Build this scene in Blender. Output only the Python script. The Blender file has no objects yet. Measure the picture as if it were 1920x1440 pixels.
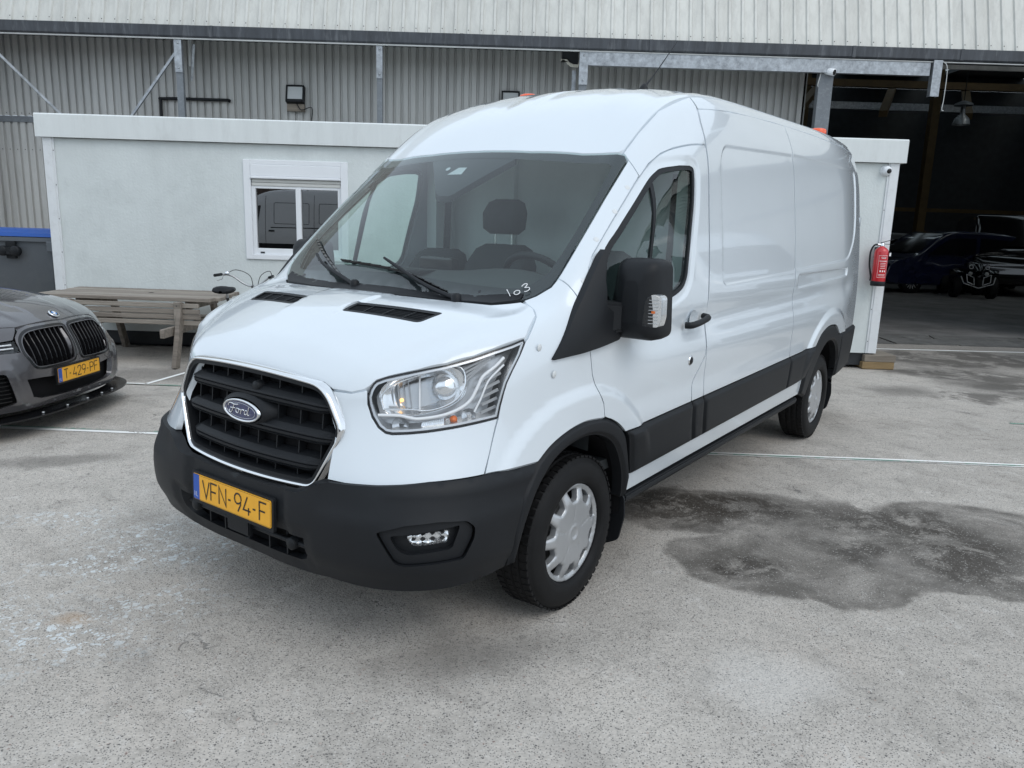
import bpy, bmesh, math, random
import numpy as np
from mathutils import Vector, Matrix, noise
from mathutils.bvhtree import BVHTree
from mathutils.geometry import delaunay_2d_cdt
random.seed(7); np.random.seed(7)
SC = bpy.context.scene
COL = SC.collection
PI = math.pi

# ------------------------------------------------------------------ camera
CAM_H, CAM_PITCH, CAM_ROLL, CAM_YAW = 1.6756, 0.2065, -0.0307, 0.0019
def make_camera():
    cp, sp = math.cos(CAM_PITCH), math.sin(CAM_PITCH)
    cy, sy = math.cos(CAM_YAW), math.sin(CAM_YAW)
    fwd = Vector((sy*cp, cy*cp, -sp)); right = Vector((cy, -sy, 0)); down = fwd.cross(right)
    cr, sr = math.cos(CAM_ROLL), math.sin(CAM_ROLL)
    r2 = cr*right + sr*down; d2 = -sr*right + cr*down
    m = Matrix((( r2.x, -d2.x, -fwd.x, 0), (r2.y, -d2.y, -fwd.y, 0), (r2.z, -d2.z, -fwd.z, CAM_H), (0, 0, 0, 1)))
    cd = bpy.data.cameras.new('camera'); co = bpy.data.objects.new('camera', cd); COL.objects.link(co)
    co.matrix_world = m
    cd.sensor_fit = 'HORIZONTAL'; cd.sensor_width = 36.0; cd.lens = 1448.82/1920*36.0
    cd.clip_start = 0.05; cd.clip_end = 1000
    SC.camera = co
make_camera()

# ------------------------------------------------------------------ sky and sun (overcast)
SUN_EL, SUN_ROT = math.radians(48), math.radians(142)
world = bpy.data.worlds.new('World'); SC.world = world; world.use_nodes = True
wt = world.node_tree; wt.nodes.clear()
sky = wt.nodes.new('ShaderNodeTexSky'); sky.sky_type = 'NISHITA'; sky.sun_disc = False
sky.sun_elevation = SUN_EL; sky.sun_rotation = SUN_ROT
sky.air_density = 1.0; sky.dust_density = 6.0; sky.ozone_density = 1.0
# closed cloud cover over the clear sky: brighter overhead than at the horizon, softly mottled
tcw = wt.nodes.new('ShaderNodeTexCoord'); sep = wt.nodes.new('ShaderNodeSeparateXYZ'); wt.links.new(tcw.outputs['Generated'], sep.inputs[0])
zen = wt.nodes.new('ShaderNodeMapRange'); zen.inputs[1].default_value = 0; zen.inputs[2].default_value = 1; zen.inputs[3].default_value = 1.08; zen.inputs[4].default_value = .92
wt.links.new(sep.outputs[2], zen.inputs[0])
cn = wt.nodes.new('ShaderNodeTexNoise'); cn.inputs['Scale'].default_value = 2.2; cn.inputs['Detail'].default_value = 5; wt.links.new(tcw.outputs['Generated'], cn.inputs['Vector'])
cm = wt.nodes.new('ShaderNodeMapRange'); cm.inputs[1].default_value = .3; cm.inputs[2].default_value = .7; cm.inputs[3].default_value = .90; cm.inputs[4].default_value = 1.10; wt.links.new(cn.outputs[0], cm.inputs[0])
mu = wt.nodes.new('ShaderNodeMath'); mu.operation = 'MULTIPLY'; wt.links.new(zen.outputs[0], mu.inputs[0]); wt.links.new(cm.outputs[0], mu.inputs[1])
cl_ = wt.nodes.new('ShaderNodeVectorMath'); cl_.operation = 'SCALE'; cl_.inputs[0].default_value = (8.0, 9.2, 10.5); wt.links.new(mu.outputs[0], cl_.inputs[3])
mixc = wt.nodes.new('ShaderNodeMix'); mixc.data_type = 'RGBA'; mixc.inputs[0].default_value = .88
wt.links.new(sky.outputs[0], mixc.inputs[6]); wt.links.new(cl_.outputs[0], mixc.inputs[7])
bg = wt.nodes.new('ShaderNodeBackground'); bg.inputs['Strength'].default_value = 0.13
wo = wt.nodes.new('ShaderNodeOutputWorld')
wt.links.new(mixc.outputs[2], bg.inputs[0]); wt.links.new(bg.outputs[0], wo.inputs[0])
sd = bpy.data.lights.new('sun', 'SUN'); sd.energy = 0.7; sd.angle = math.radians(35); sd.color = (1.0, 0.98, 0.95)
so = bpy.data.objects.new('sun', sd); COL.objects.link(so)
_sd = Vector((math.sin(SUN_ROT)*math.cos(SUN_EL), math.cos(SUN_ROT)*math.cos(SUN_EL), math.sin(SUN_EL)))
so.rotation_euler = (-_sd).to_track_quat('-Z', 'Y').to_euler(); so.location = (-4, -8, 14)
SC.view_settings.view_transform = 'Standard'; SC.view_settings.look = 'None'
SC.view_settings.gamma = 1.0; SC.view_settings.exposure = -0.08
SC.render.engine = 'CYCLES'
SC.cycles.max_bounces = 10; SC.cycles.transparent_max_bounces = 24; SC.cycles.caustics_reflective = False; SC.cycles.caustics_refractive = False
SC.cycles.use_denoising = True
# ------------------------------------------------------------------ helpers
def nodes_of(name):
    m = bpy.data.materials.new(name); m.use_nodes = True
    return m, m.node_tree, m.node_tree.nodes['Principled BSDF']
def mat(name, col, rough=0.5, metal=0.0, spec=0.5, bump=0.0, bscale=60.0, var=0.0, vscale=4.0, coat=0.0, dirt=None, dscale=3.0, damt=0.35, trans=0.0, ior=None, stretch=None, streak=0.0, objvar=0.0):
    """plain procedural material: base colour + noise variation + fine bump (+ dirt blotches)"""
    m, t, b = nodes_of(name)
    N, L = t.nodes, t.links
    b.inputs['Roughness'].default_value = rough; b.inputs['Metallic'].default_value = metal
    b.inputs['Specular IOR Level'].default_value = spec
    if coat: b.inputs['Coat Weight'].default_value = coat; b.inputs['Coat Roughness'].default_value = 0.03
    if trans: b.inputs['Transmission Weight'].default_value = trans
    if ior: b.inputs['IOR'].default_value = ior
    b.inputs['Base Color'].default_value = (*col, 1)
    tc = N.new('ShaderNodeTexCoord'); vec = tc.outputs['Object']
    if stretch:
        mp = N.new('ShaderNodeMapping'); mp.inputs['Scale'].default_value = stretch
        L.new(vec, mp.inputs[0]); vec = mp.outputs[0]
    cur = None
    if var:
        n = N.new('ShaderNodeTexNoise'); n.inputs['Scale'].default_value = vscale; n.inputs['Detail'].default_value = 6; n.inputs['Roughness'].default_value = .65
        L.new(vec, n.inputs['Vector'])
        r = N.new('ShaderNodeValToRGB')
        r.color_ramp.elements[0].position = .3; r.color_ramp.elements[1].position = .7
        r.color_ramp.elements[0].color = (*[c*(1-var) for c in col], 1); r.color_ramp.elements[1].color = (*[min(1, c*(1+var)) for c in col], 1)
        L.new(n.outputs[0], r.inputs[0]); cur = r.outputs[0]
    if dirt:
        n = N.new('ShaderNodeTexNoise'); n.inputs['Scale'].default_value = dscale; n.inputs['Detail'].default_value = 8; n.inputs['Roughness'].default_value = .7
        L.new(vec, n.inputs['Vector'])
        r = N.new('ShaderNodeMapRange'); r.inputs[1].default_value = .52; r.inputs[2].default_value = .75; r.inputs[4].default_value = damt
        L.new(n.outputs[0], r.inputs[0])
        mx = N.new('ShaderNodeMix'); mx.data_type = 'RGBA'
        L.new(r.outputs[0], mx.inputs[0])
        if cur: L.new(cur, mx.inputs[6])
        else: mx.inputs[6].default_value = (*col, 1)
        mx.inputs[7].default_value = (*dirt, 1); cur = mx.outputs[2]
    def shade(fac_socket):
        mx = N.new('ShaderNodeMix'); mx.data_type = 'RGBA'; mx.blend_type = 'MULTIPLY'; mx.inputs[0].default_value = 1.0
        if cur: L.new(cur, mx.inputs[6])
        else: mx.inputs[6].default_value = (*col, 1)
        cb = N.new('ShaderNodeCombineColor'); 
        for i in range(3): L.new(fac_socket, cb.inputs[i])
        L.new(cb.outputs[0], mx.inputs[7]); return mx.outputs[2]
    if streak:      # rain streaks: noise drawn out vertically, broken up by a broad noise
        mp = N.new('ShaderNodeMapping'); mp.inputs['Scale'].default_value = (5.5, 5.5, .35); L.new(tc.outputs['Object'], mp.inputs[0])
        n = N.new('ShaderNodeTexNoise'); n.inputs['Scale'].default_value = 1.0; n.inputs['Detail'].default_value = 8; n.inputs['Roughness'].default_value = .75; n.inputs['Distortion'].default_value = .3; L.new(mp.outputs[0], n.inputs['Vector'])
        r = N.new('ShaderNodeMapRange'); r.inputs[1].default_value = .45; r.inputs[2].default_value = .75; r.inputs[3].default_value = 1.0; r.inputs[4].default_value = 1-streak; L.new(n.outputs[0], r.inputs[0]); cur = shade(r.outputs[0])
    if objvar:      # every sheet slightly different
        oi = N.new('ShaderNodeObjectInfo'); r = N.new('ShaderNodeMapRange'); r.inputs[3].default_value = 1-objvar; r.inputs[4].default_value = 1.0; L.new(oi.outputs['Random'], r.inputs[0]); cur = shade(r.outputs[0])
    if cur: L.new(cur, b.inputs['Base Color'])
    if bump:
        n = N.new('ShaderNodeTexNoise'); n.inputs['Scale'].default_value = bscale; n.inputs['Detail'].default_value = 4
        L.new(vec, n.inputs['Vector'])
        bp = N.new('ShaderNodeBump'); bp.inputs['Strength'].default_value = bump; bp.inputs['Distance'].default_value = .01
        L.new(n.outputs[0], bp.inputs['Height']); L.new(bp.outputs[0], b.inputs['Normal'])
    return m
def glass_mat(name, tint=(.75, .85, .82), refl=1.0, ior=1.5, rough=0.0):
    """thin pane: tinted see-through plus mirror, the same from both sides"""
    m = bpy.data.materials.new(name); m.use_nodes = True; t = m.node_tree; t.nodes.clear()
    o = t.nodes.new('ShaderNodeOutputMaterial'); mx = t.nodes.new('ShaderNodeMixShader')
    tr = t.nodes.new('ShaderNodeBsdfTransparent'); tr.inputs[0].default_value = (*tint, 1)
    gl = t.nodes.new('ShaderNodeBsdfGlossy'); gl.inputs['Roughness'].default_value = rough; gl.inputs[0].default_value = (refl, refl, refl, 1)
    ge = t.nodes.new('ShaderNodeNewGeometry'); mr = t.nodes.new('ShaderNodeMapRange'); mr.inputs[3].default_value = ior; mr.inputs[4].default_value = 1/ior
    t.links.new(ge.outputs['Backfacing'], mr.inputs[0])
    fr = t.nodes.new('ShaderNodeFresnel'); t.links.new(mr.outputs[0], fr.inputs[0])
    t.links.new(fr.outputs[0], mx.inputs[0]); t.links.new(tr.outputs[0], mx.inputs[1]); t.links.new(gl.outputs[0], mx.inputs[2]); t.links.new(mx.outputs[0], o.inputs[0])
    return m
def emat(name, col, strength):
    m, t, b = nodes_of(name); b.inputs['Base Color'].default_value = (*col, 1)
    b.inputs['Emission Color'].default_value = (*col, 1); b.inputs['Emission Strength'].default_value = strength
    return m

def link(o, parent=None):
    COL.objects.link(o)
    if parent is not None: o.parent = parent
    return o
def tag(o, label=None, cat=None, group=None, kind=None):
    if label: o['label'] = label
    if cat: o['category'] = cat
    if group: o['group'] = group
    if kind: o['kind'] = kind
    return o
def empty(name, loc=(0, 0, 0), rz=0.0):
    o = bpy.data.objects.new(name, None); COL.objects.link(o); o.location = loc; o.rotation_euler = (0, 0, rz); o.empty_display_size = .1
    return o
def mesh_obj(name, verts, faces, material=None, parent=None, smooth=False, mats=None, fmats=None):
    me = bpy.data.meshes.new(name); me.from_pydata([tuple(v) for v in verts], [], faces)
    for mm in (mats or ([material] if material else [])): me.materials.append(mm)
    if fmats is not None: me.polygons.foreach_set('material_index', fmats)
    if smooth: me.polygons.foreach_set('use_smooth', [True]*len(me.polygons))
    me.update()
    return link(bpy.data.objects.new(name, me), parent)
def copy_tree(o, parent=None):
    c = o.copy(); COL.objects.link(c); c.parent = parent
    for ch in [k for k in o.children]: copy_tree(ch, c)
    return c

class MB:
    """collects shapes; build() links them as one mesh object"""
    def __init__(s, flipx=False): s.v = []; s.f = []; s.sm = []; s.flipx = flipx
    def add(s, vs, fs, smooth=False):
        n = len(s.v); s.v += [tuple(p) for p in vs]
        s.f += [tuple(i+n for i in f) for f in fs]; s.sm += [smooth]*len(fs); return s
    def box(s, a, b):
        x0, y0, z0 = [min(p, q) for p, q in zip(a, b)]; x1, y1, z1 = [max(p, q) for p, q in zip(a, b)]
        return s.add([(x0,y0,z0),(x1,y0,z0),(x1,y1,z0),(x0,y1,z0),(x0,y0,z1),(x1,y0,z1),(x1,y1,z1),(x0,y1,z1)],
                     [(3,2,1,0),(4,5,6,7),(0,1,5,4),(1,2,6,5),(2,3,7,6),(3,0,4,7)])
    def bbox(s, a, b, r=.004):
        """box with chamfered edges"""
        a = Vector([min(p, q) for p, q in zip(a, b)]); b2 = Vector([max(p, q) for p, q in zip(a, b)]) if False else None
        return s
    def obox(s, c, ax, ay, az, hx, hy, hz):
        c = Vector(c); ax = Vector(ax).normalized(); ay = Vector(ay).normalized(); az = Vector(az).normalized()
        vs = [c + ax*hx*i + ay*hy*j + az*hz*k for k in (-1, 1) for (i, j) in ((-1,-1),(1,-1),(1,1),(-1,1))]
        fs = [(3,2,1,0),(4,5,6,7),(0,1,5,4),(1,2,6,5),(2,3,7,6),(3,0,4,7)]
        if ax.cross(ay).dot(az) < 0: fs = [f[::-1] for f in fs]
        return s.add(vs, fs)
    def bar(s, p, q, w, h, up=(0, 0, 1)):
        p = Vector(p); q = Vector(q); d = (q-p); L = d.length; d.normalize(); up = Vector(up)
        sd_ = d.cross(up)
        if sd_.length < 1e-5: sd_ = d.cross(Vector((1, 0, 0)))
        sd_.normalize(); u = sd_.cross(d)
        return s.obox((p+q)/2, d, sd_, u, L/2, w/2, h/2)
    def tube(s, pts, r, n=10, cap=True, smooth=True, closed=False):
        pts = [Vector(p) for p in pts]; rr = r if hasattr(r, '__len__') else [r]*len(pts)
        rings = []; m = len(pts); prev = None
        for i, p in enumerate(pts):
            a = pts[(i-1) % m] if (closed or i) else pts[0]; b = pts[(i+1) % m] if (closed or i < m-1) else pts[-1]
            d = (b-a).normalized()
            if prev is None:
                u = d.cross(Vector((0, 0, 1)))
                if u.length < .05: u = d.cross(Vector((1, 0, 0)))
            else: u = prev - d*prev.dot(d)
            u.normalize(); w = d.cross(u); prev = u
            rings.append([p + (u*math.cos(2*PI*k/n) + w*math.sin(2*PI*k/n))*rr[i] for k in range(n)])
        vs = [q for rg in rings for q in rg]; fs = []
        for i in range(m if closed else m-1):
            j = (i+1) % m
            for k in range(n): fs.append((i*n+k, i*n+(k+1) % n, j*n+(k+1) % n, j*n+k))
        s.add(vs, fs, smooth)
        if cap and not closed:
            s.add(rings[0], [tuple(range(n))[::-1]]); s.add(rings[-1], [tuple(range(n))])
        return s
    def lathe(s, c, axis, prof, n=32, smooth=True, ref=None, a0=0.0, a1=2*PI):
        """prof: (radius, offset along axis)"""
        c = Vector(c); ax = Vector(axis).normalized(); u = Vector(ref) if ref else ax.cross(Vector((0, 0, 1)))
        if u.length < 1e-4: u = Vector((1, 0, 0))
        u = (u - ax*u.dot(ax)).normalized(); w = ax.cross(u); full = abs(a1-a0-2*PI) < 1e-6
        nn = n if full else n+1
        vs = []
        for r_, o_ in prof:
            for k in range(nn):
                a = a0+(a1-a0)*k/n; vs.append(c + ax*o_ + (u*math.cos(a)+w*math.sin(a))*max(r_, 1e-5))
        fs = []
        for i in range(len(prof)-1):
            for k in range(n):
                k2 = (k+1) % nn
                fs.append((i*nn+k, i*nn+k2, (i+1)*nn+k2, (i+1)*nn+k))
        return s.add(vs, fs, smooth)
    def prism(s, poly, o, u, v, d):
        """closed 2D polygon poly in frame (o,u,v) extruded by vector d"""
        o, u, v, d = Vector(o), Vector(u), Vector(v), Vector(d); n = len(poly)
        a = [o + u*p[0] + v*p[1] for p in poly]; b = [p + d for p in a]
        fs = [tuple(range(n))[::-1], tuple(range(n, 2*n))] + [(i, (i+1) % n, n+(i+1) % n, n+i) for i in range(n)]
        ar = sum(poly[i][0]*poly[(i+1) % n][1]-poly[(i+1) % n][0]*poly[i][1] for i in range(n))
        if (ar > 0) != (u.cross(v).dot(d) > 0): fs = [f[::-1] for f in fs]
        return s.add(a+b, fs)
    def ngon(s, pts): return s.add(pts, [tuple(range(len(pts)))])
    def build(s, name, material=None, parent=None, bevel=0.0, segs=1):
        vs, fs = s.v, s.f
        if s.flipx: vs = [(-p[0], p[1], p[2]) for p in vs]; fs = [f[::-1] for f in fs]
        o = mesh_obj(name, vs, fs, material, parent)
        o.data.polygons.foreach_set('use_smooth', s.sm)
        if bevel:
            bm = bmesh.new(); bm.from_mesh(o.data)
            bmesh.ops.bevel(bm, geom=[e for e in bm.edges if len(e.link_faces) == 2 and e.calc_face_angle(0) > .6], offset=bevel, segments=segs, affect='EDGES', clamp_overlap=True)
            bm.to_mesh(o.data); bm.free()
        return o

def spline(pts, n=8, closed=False):
    """Catmull-Rom through 2D/3D points"""
    P = [np.array(p, float) for p in pts]; m = len(P); out = []
    for i in range(m if closed else m-1):
        p0 = P[(i-1) % m] if (closed or i) else 2*P[0]-P[1]; p1 = P[i]; p2 = P[(i+1) % m]
        p3 = P[(i+2) % m] if (closed or i < m-2) else 2*P[-1]-P[-2]
        for k in range(n):
            t = k/n; out.append(.5*((2*p1)+(-p0+p2)*t+(2*p0-5*p1+4*p2-p3)*t*t+(-p0+3*p1-3*p2+p3)*t**3))
    if not closed: out.append(P[-1])
    return [tuple(p) for p in out]
def rnd(poly, r, n=5):
    """round the corners of a closed 2D polygon; r is one radius or a list"""
    out = []; m = len(poly)
    for i in range(m):
        p = np.array(poly[i], float); a = np.array(poly[i-1], float); b = np.array(poly[(i+1) % m], float)
        rr = r[i] if hasattr(r, '__len__') else r
        da, db = a-p, b-p; la, lb = np.linalg.norm(da), np.linalg.norm(db)
        q = min(rr, la*.48, lb*.48)
        if q <= 1e-5: out.append(tuple(p)); continue
        s0, s1 = p+da/la*q, p+db/lb*q
        for k in range(n+1):
            t = k/n; out.append(tuple((1-t)**2*s0+2*t*(1-t)*p+t*t*s1))
    return out
def lerp_tab(x, tab):
    """smooth (pchip-like) table lookup"""
    xs = [t[0] for t in tab]; ys = [t[1] for t in tab]
    if x <= xs[0]: return ys[0]
    if x >= xs[-1]: return ys[-1]
    i = max(k for k in range(len(xs)-1) if xs[k] <= x)
    def slope(k):
        if k == 0 or k == len(xs)-1: return (ys[1]-ys[0])/(xs[1]-xs[0]) if k == 0 else (ys[-1]-ys[-2])/(xs[-1]-xs[-2])
        a = (ys[k]-ys[k-1])/(xs[k]-xs[k-1]); b = (ys[k+1]-ys[k])/(xs[k+1]-xs[k])
        return 0 if a*b <= 0 else 2*a*b/(a+b)
    h = xs[i+1]-xs[i]; t = (x-xs[i])/h; m0, m1 = slope(i)*h, slope(i+1)*h
    return (2*t**3-3*t*t+1)*ys[i]+(t**3-2*t*t+t)*m0+(-2*t**3+3*t*t)*ys[i+1]+(t**3-t*t)*m1
def inpoly(pts, poly):
    pts = np.asarray(pts); x, y = pts[:, 0], pts[:, 1]; ins = np.zeros(len(pts), bool); n = len(poly)
    for i in range(n):
        x0, y0 = poly[i]; x1, y1 = poly[(i+1) % n]
        if y0 == y1: continue
        c = ((y0 > y) != (y1 > y)) & (x < (x1-x0)*(y-y0)/(y1-y0)+x0); ins ^= c
    return ins
def polydist(pts, poly, closed=True):
    """distance of points to a polyline"""
    pts = np.asarray(pts, float); d = np.full(len(pts), 1e9); n = len(poly)
    for i in range(n if closed else n-1):
        a = np.array(poly[i], float); b = np.array(poly[(i+1) % n], float); ab = b-a; L = ab@ab
        if L < 1e-14: continue
        t = np.clip(((pts-a)@ab)/L, 0, 1); d = np.minimum(d, np.hypot(*(pts-(a+t[:, None]*ab)).T))
    return d
def sdf(pts, poly):
    d = polydist(pts, poly); return np.where(inpoly(pts, poly), -d, d)
def resample(poly, h, closed=True):
    out = []; n = len(poly)
    for i in range(n if closed else n-1):
        a = np.array(poly[i], float); b = np.array(poly[(i+1) % n], float); L = np.linalg.norm(b-a)
        if L < 1e-6: continue
        k = max(1, int(math.ceil(L/h)))
        for j in range(k): out.append(tuple(a+(b-a)*j/k))
    if not closed: out.append(tuple(poly[-1]))
    return out
def smooth01(t): t = np.clip(t, 0, 1); return t*t*(3-2*t)

def triangulate(outline, holes, h, lines=(), bh=None):
    """constrained triangulation of a 2D polygon with holes, filled with a grid of spacing h"""
    bh = bh or h
    loops = [resample(outline, bh)] + [resample(q, bh) for q in holes]
    V = []; E = []
    for lp in loops:
        n = len(V); V += lp; E += [(n+i, n+(i+1) % len(lp)) for i in range(len(lp))]
    for ln in lines:
        lp = resample(ln, bh, closed=False); okp = inpoly(lp, loops[0]) & (polydist(lp, loops[0]) > .003)
        for q in loops[1:]: okp &= ~inpoly(lp, q) & (polydist(lp, q) > .003)
        n = len(V); V += lp; keepv = okp; E += [(n+i, n+i+1) for i in range(len(lp)-1) if okp[i] and okp[i+1]]
        V = V[:n]+[p if k else V[0] for p, k in zip(lp, okp)]
    A = np.array(loops[0]); lo, hi = A.min(0), A.max(0)
    nx = int((hi[0]-lo[0])/h)+2; ny = int((hi[1]-lo[1])/(h*.866))+2
    gx, gy = np.meshgrid(np.arange(nx), np.arange(ny)); G = np.stack([lo[0]+(gx+.5*(gy % 2))*h, lo[1]+gy*h*.866], -1).reshape(-1, 2)
    ok = inpoly(G, loops[0]) & (polydist(G, loops[0]) > .55*bh)
    for lp in loops[1:]: ok &= ~inpoly(G, lp) & (polydist(G, lp) > .55*bh)
    for ln in lines: ok &= polydist(G, ln, False) > .4*bh
    V += [tuple(p) for p in G[ok]]
    r = delaunay_2d_cdt([Vector(p) for p in V], E, [], 0, 1e-6)
    P = np.array([tuple(p) for p in r[0]]); F = np.array([f for f in r[2] if len(f) == 3])
    c = P[F].mean(1); keep = inpoly(c, loops[0])
    for lp in loops[1:]: keep &= ~inpoly(c, lp)
    F = F[keep]
    a = P[F]; cr = (a[:, 1, 0]-a[:, 0, 0])*(a[:, 2, 1]-a[:, 0, 1])-(a[:, 1, 1]-a[:, 0, 1])*(a[:, 2, 0]-a[:, 0, 0])
    F = F[np.abs(cr) > 1e-10]; cr = cr[np.abs(cr) > 1e-10]
    F[cr < 0] = F[cr < 0][:, ::-1]
    used = np.unique(F); remap = -np.ones(len(P), int); remap[used] = np.arange(len(used))
    return P[used], remap[F]
def boundary_edges(F):
    from collections import Counter
    e = Counter()
    for f in F:
        for i in range(3): e[tuple(sorted((f[i], f[(i+1) % 3])))] += 1
    out = []
    for f in F:
        for i in range(3):
            a, b = f[i], f[(i+1) % 3]
            if e[tuple(sorted((a, b)))] == 1: out.append((a, b))
    return out
# ------------------------------------------------------------------ white van: master surface (x rearward, y to its left, z up)
SIDE_Z = [(.22, .93), (.32, .965), (.45, .988), (.75, 1.018), (1.0, 1.026), (1.25, 1.020), (1.5, 1.003), (1.8, .972), (2.1, .928), (2.3, .89), (2.42, .85)]
def side_y(x, z):
    y = lerp_tab(z, SIDE_Z)
    y -= .05*smooth01((1.5-x)/1.0)*smooth01((z-.55)/.5)          # fender drawn in above the bumper line
    y -= .085*smooth01((x-4.9)/1.25)**1.3                          # tail drawn in
    return y
LOW  = [(0, 0), (.002, .22), (.016, .45), (.058, .66), (.13, .80), (.235, .90), (.37, .958), (.57, .985)]
HIGH = [(0, 0), (.006, .20), (.032, .40), (.095, .56), (.195, .70), (.33, .82), (.49, .912), (.66, .96)]
FRONT_X = [(.22, .17), (.30, .07), (.42, .02), (.55, .0), (.68, .01), (.78, .035), (.9, .066), (1.0, .088), (1.12, .125), (1.2, .16)]
def front_pt(c, z):
    t = float(smooth01((z-.55)/.45)); x0 = lerp_tab(z, FRONT_X)
    x = LOW[c][0]*(1-t)+HIGH[c][0]*t; y = LOW[c][1]*(1-t)+HIGH[c][1]*t
    k = lerp_tab(z, [(.22, .93), (.32, .975), (.45, .995), (.6, 1.0)])
    fade = 1 - c/7*.9
    return (x + x0*fade + (0 if c < 4 else .0), y*k, z)
SHOULDER = [(.118, 0, 1.112), (.122, .2, 1.108), (.142, .4, 1.098), (.205, .565, 1.110), (.305, .70, 1.145), (.43, .81, 1.188), (.585, .872, 1.235), (.745, .905, 1.285),
            (.90, .912, 1.345), (.99, .90, 1.43), (1.15, .878, 1.585), (1.42, .838, 1.83), (1.66, .808, 2.035), (1.95, .80, 2.235), (2.30, .80, 2.352), (2.8, .80, 2.398), (3.6, .80, 2.415),
            (4.5, .808, 2.428), (5.1, .80, 2.428), (5.5, .785, 2.42), (5.80, .765, 2.405), (5.92, .752, 2.392)]
SIDE_X = [s[0] for s in SHOULDER[8:]]
CENTRE = [(.118, 1.112), (.27, 1.215), (.47, 1.302), (.74, 1.348), (.80, 1.395), (1.0, 1.60), (1.27, 1.845), (1.53, 2.055), (1.83, 2.275), (2.22, 2.418), (2.75, 2.475), (3.6, 2.492), (4.5, 2.50), (5.1, 2.495), (5.5, 2.485), (5.80, 2.47), (5.92, 2.46)]
FRACT = [0, .26, .51, .72, .88, 1.0]
NR = 9
def build_cage(SHOULDER, CENTRE, front_pt, side_y, zb=.24, zmax=1.22):
    nf = 8; J = 5; ncol = len(SHOULDER)
    V = []; idx = {}
    def put(key, p):
        idx[key] = len(V); V.append(Vector(p)); return idx[key]
    def fs_pt(c, r):
        zt = SHOULDER[c][2]
        f = r/NR
        z = zb+(zt-zb)*f
        if r == NR: return SHOULDER[c]
        if c < nf:
            p = front_pt(c, min(z, zmax))
            # blend to the shoulder point
            k = float(smooth01((f-.70)/.30)); q = SHOULDER[c]
            return (p[0]*(1-k*.5)+q[0]*k*.5, p[1]*(1-k*.35)+q[1]*k*.35, z)
        x = SHOULDER[c][0]
        return (x, side_y(x, z), z)
    for c in range(ncol):
        for r in range(NR+1): put(('s', c, r, 1), fs_pt(c, r))
    for c in range(1, ncol):
        for r in range(NR+1):
            p = fs_pt(c, r); put(('s', c, r, -1), (p[0], -p[1], p[2]))
    for r in range(NR+1): idx[('s', 0, r, -1)] = idx[('s', 0, r, 1)]
    # top: station i pairs with shoulder column J+i
    nst = ncol-J
    def tkey(i, j, s):
        if i == 0: return ('s', j, NR, s)
        if j == J: return ('s', J+i, NR, s)
        return ('t', i, j, s if j else 1)
    for i in range(1, nst):
        xc, zc = CENTRE[i]; xs, ys, zs = SHOULDER[J+i]
        pw = 2.2 if i <= 7 else 2.8
        for j in range(J):
            f = FRACT[j]; p = (xc+(xs-xc)*f**2.0, ys*f, zc+(zs-zc)*f**pw)
            put(('t', i, j, 1), p)
            if j: put(('t', i, j, -1), (p[0], -p[1], p[2]))
    F = []
    for c in range(ncol-1):
        for r in range(NR):
            a, b, d, e = [idx[('s', c+k, r+l, 1)] for k, l in ((0,0),(1,0),(1,1),(0,1))]; F.append((a, b, d, e))
            a, b, d, e = [idx[('s', c+k, r+l, -1)] for k, l in ((0,0),(1,0),(1,1),(0,1))]; F.append((e, d, b, a))
    for i in range(nst-1):
        for j in range(J):
            q = [idx[tkey(i+k, j+l, 1)] for k, l in ((0,0),(0,1),(1,1),(1,0))]; F.append(tuple(q))
            q = [idx[tkey(i+k, j+l, -1)] for k, l in ((0,0),(0,1),(1,1),(1,0))]; F.append(tuple(q[::-1]))
    return V, F
def subdivided(V, F, level, iters=2):
    me = bpy.data.meshes.new('cage'); me.from_pydata([tuple(v) for v in V], [], F); me.update()
    o = bpy.data.objects.new('cage', me); COL.objects.link(o)
    md = o.modifiers.new('s', 'SUBSURF'); md.levels = 1; md.boundary_smooth = 'ALL'; md.use_limit_surface = True
    T = np.array([tuple(v) for v in V]); cur = T.copy(); n = len(V)
    def ev():
        dg = bpy.context.evaluated_depsgraph_get(); return o.evaluated_get(dg).data
    for _ in range(iters):
        me.vertices.foreach_set('co', cur.ravel()); me.update(); o.update_tag()
        bpy.context.view_layer.update()
        m2 = ev(); a = np.empty(len(m2.vertices)*3); m2.vertices.foreach_get('co', a); a = a.reshape(-1, 3)[:n]
        cur += .6*(T-a)
    me.vertices.foreach_set('co', cur.ravel()); me.update(); md.levels = level; o.update_tag(); bpy.context.view_layer.update()
    m2 = ev(); vs = [v.co.copy() for v in m2.vertices]; ps = [tuple(p.vertices) for p in m2.polygons]
    bpy.data.objects.remove(o); bpy.data.meshes.remove(me)
    return vs, ps

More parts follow.
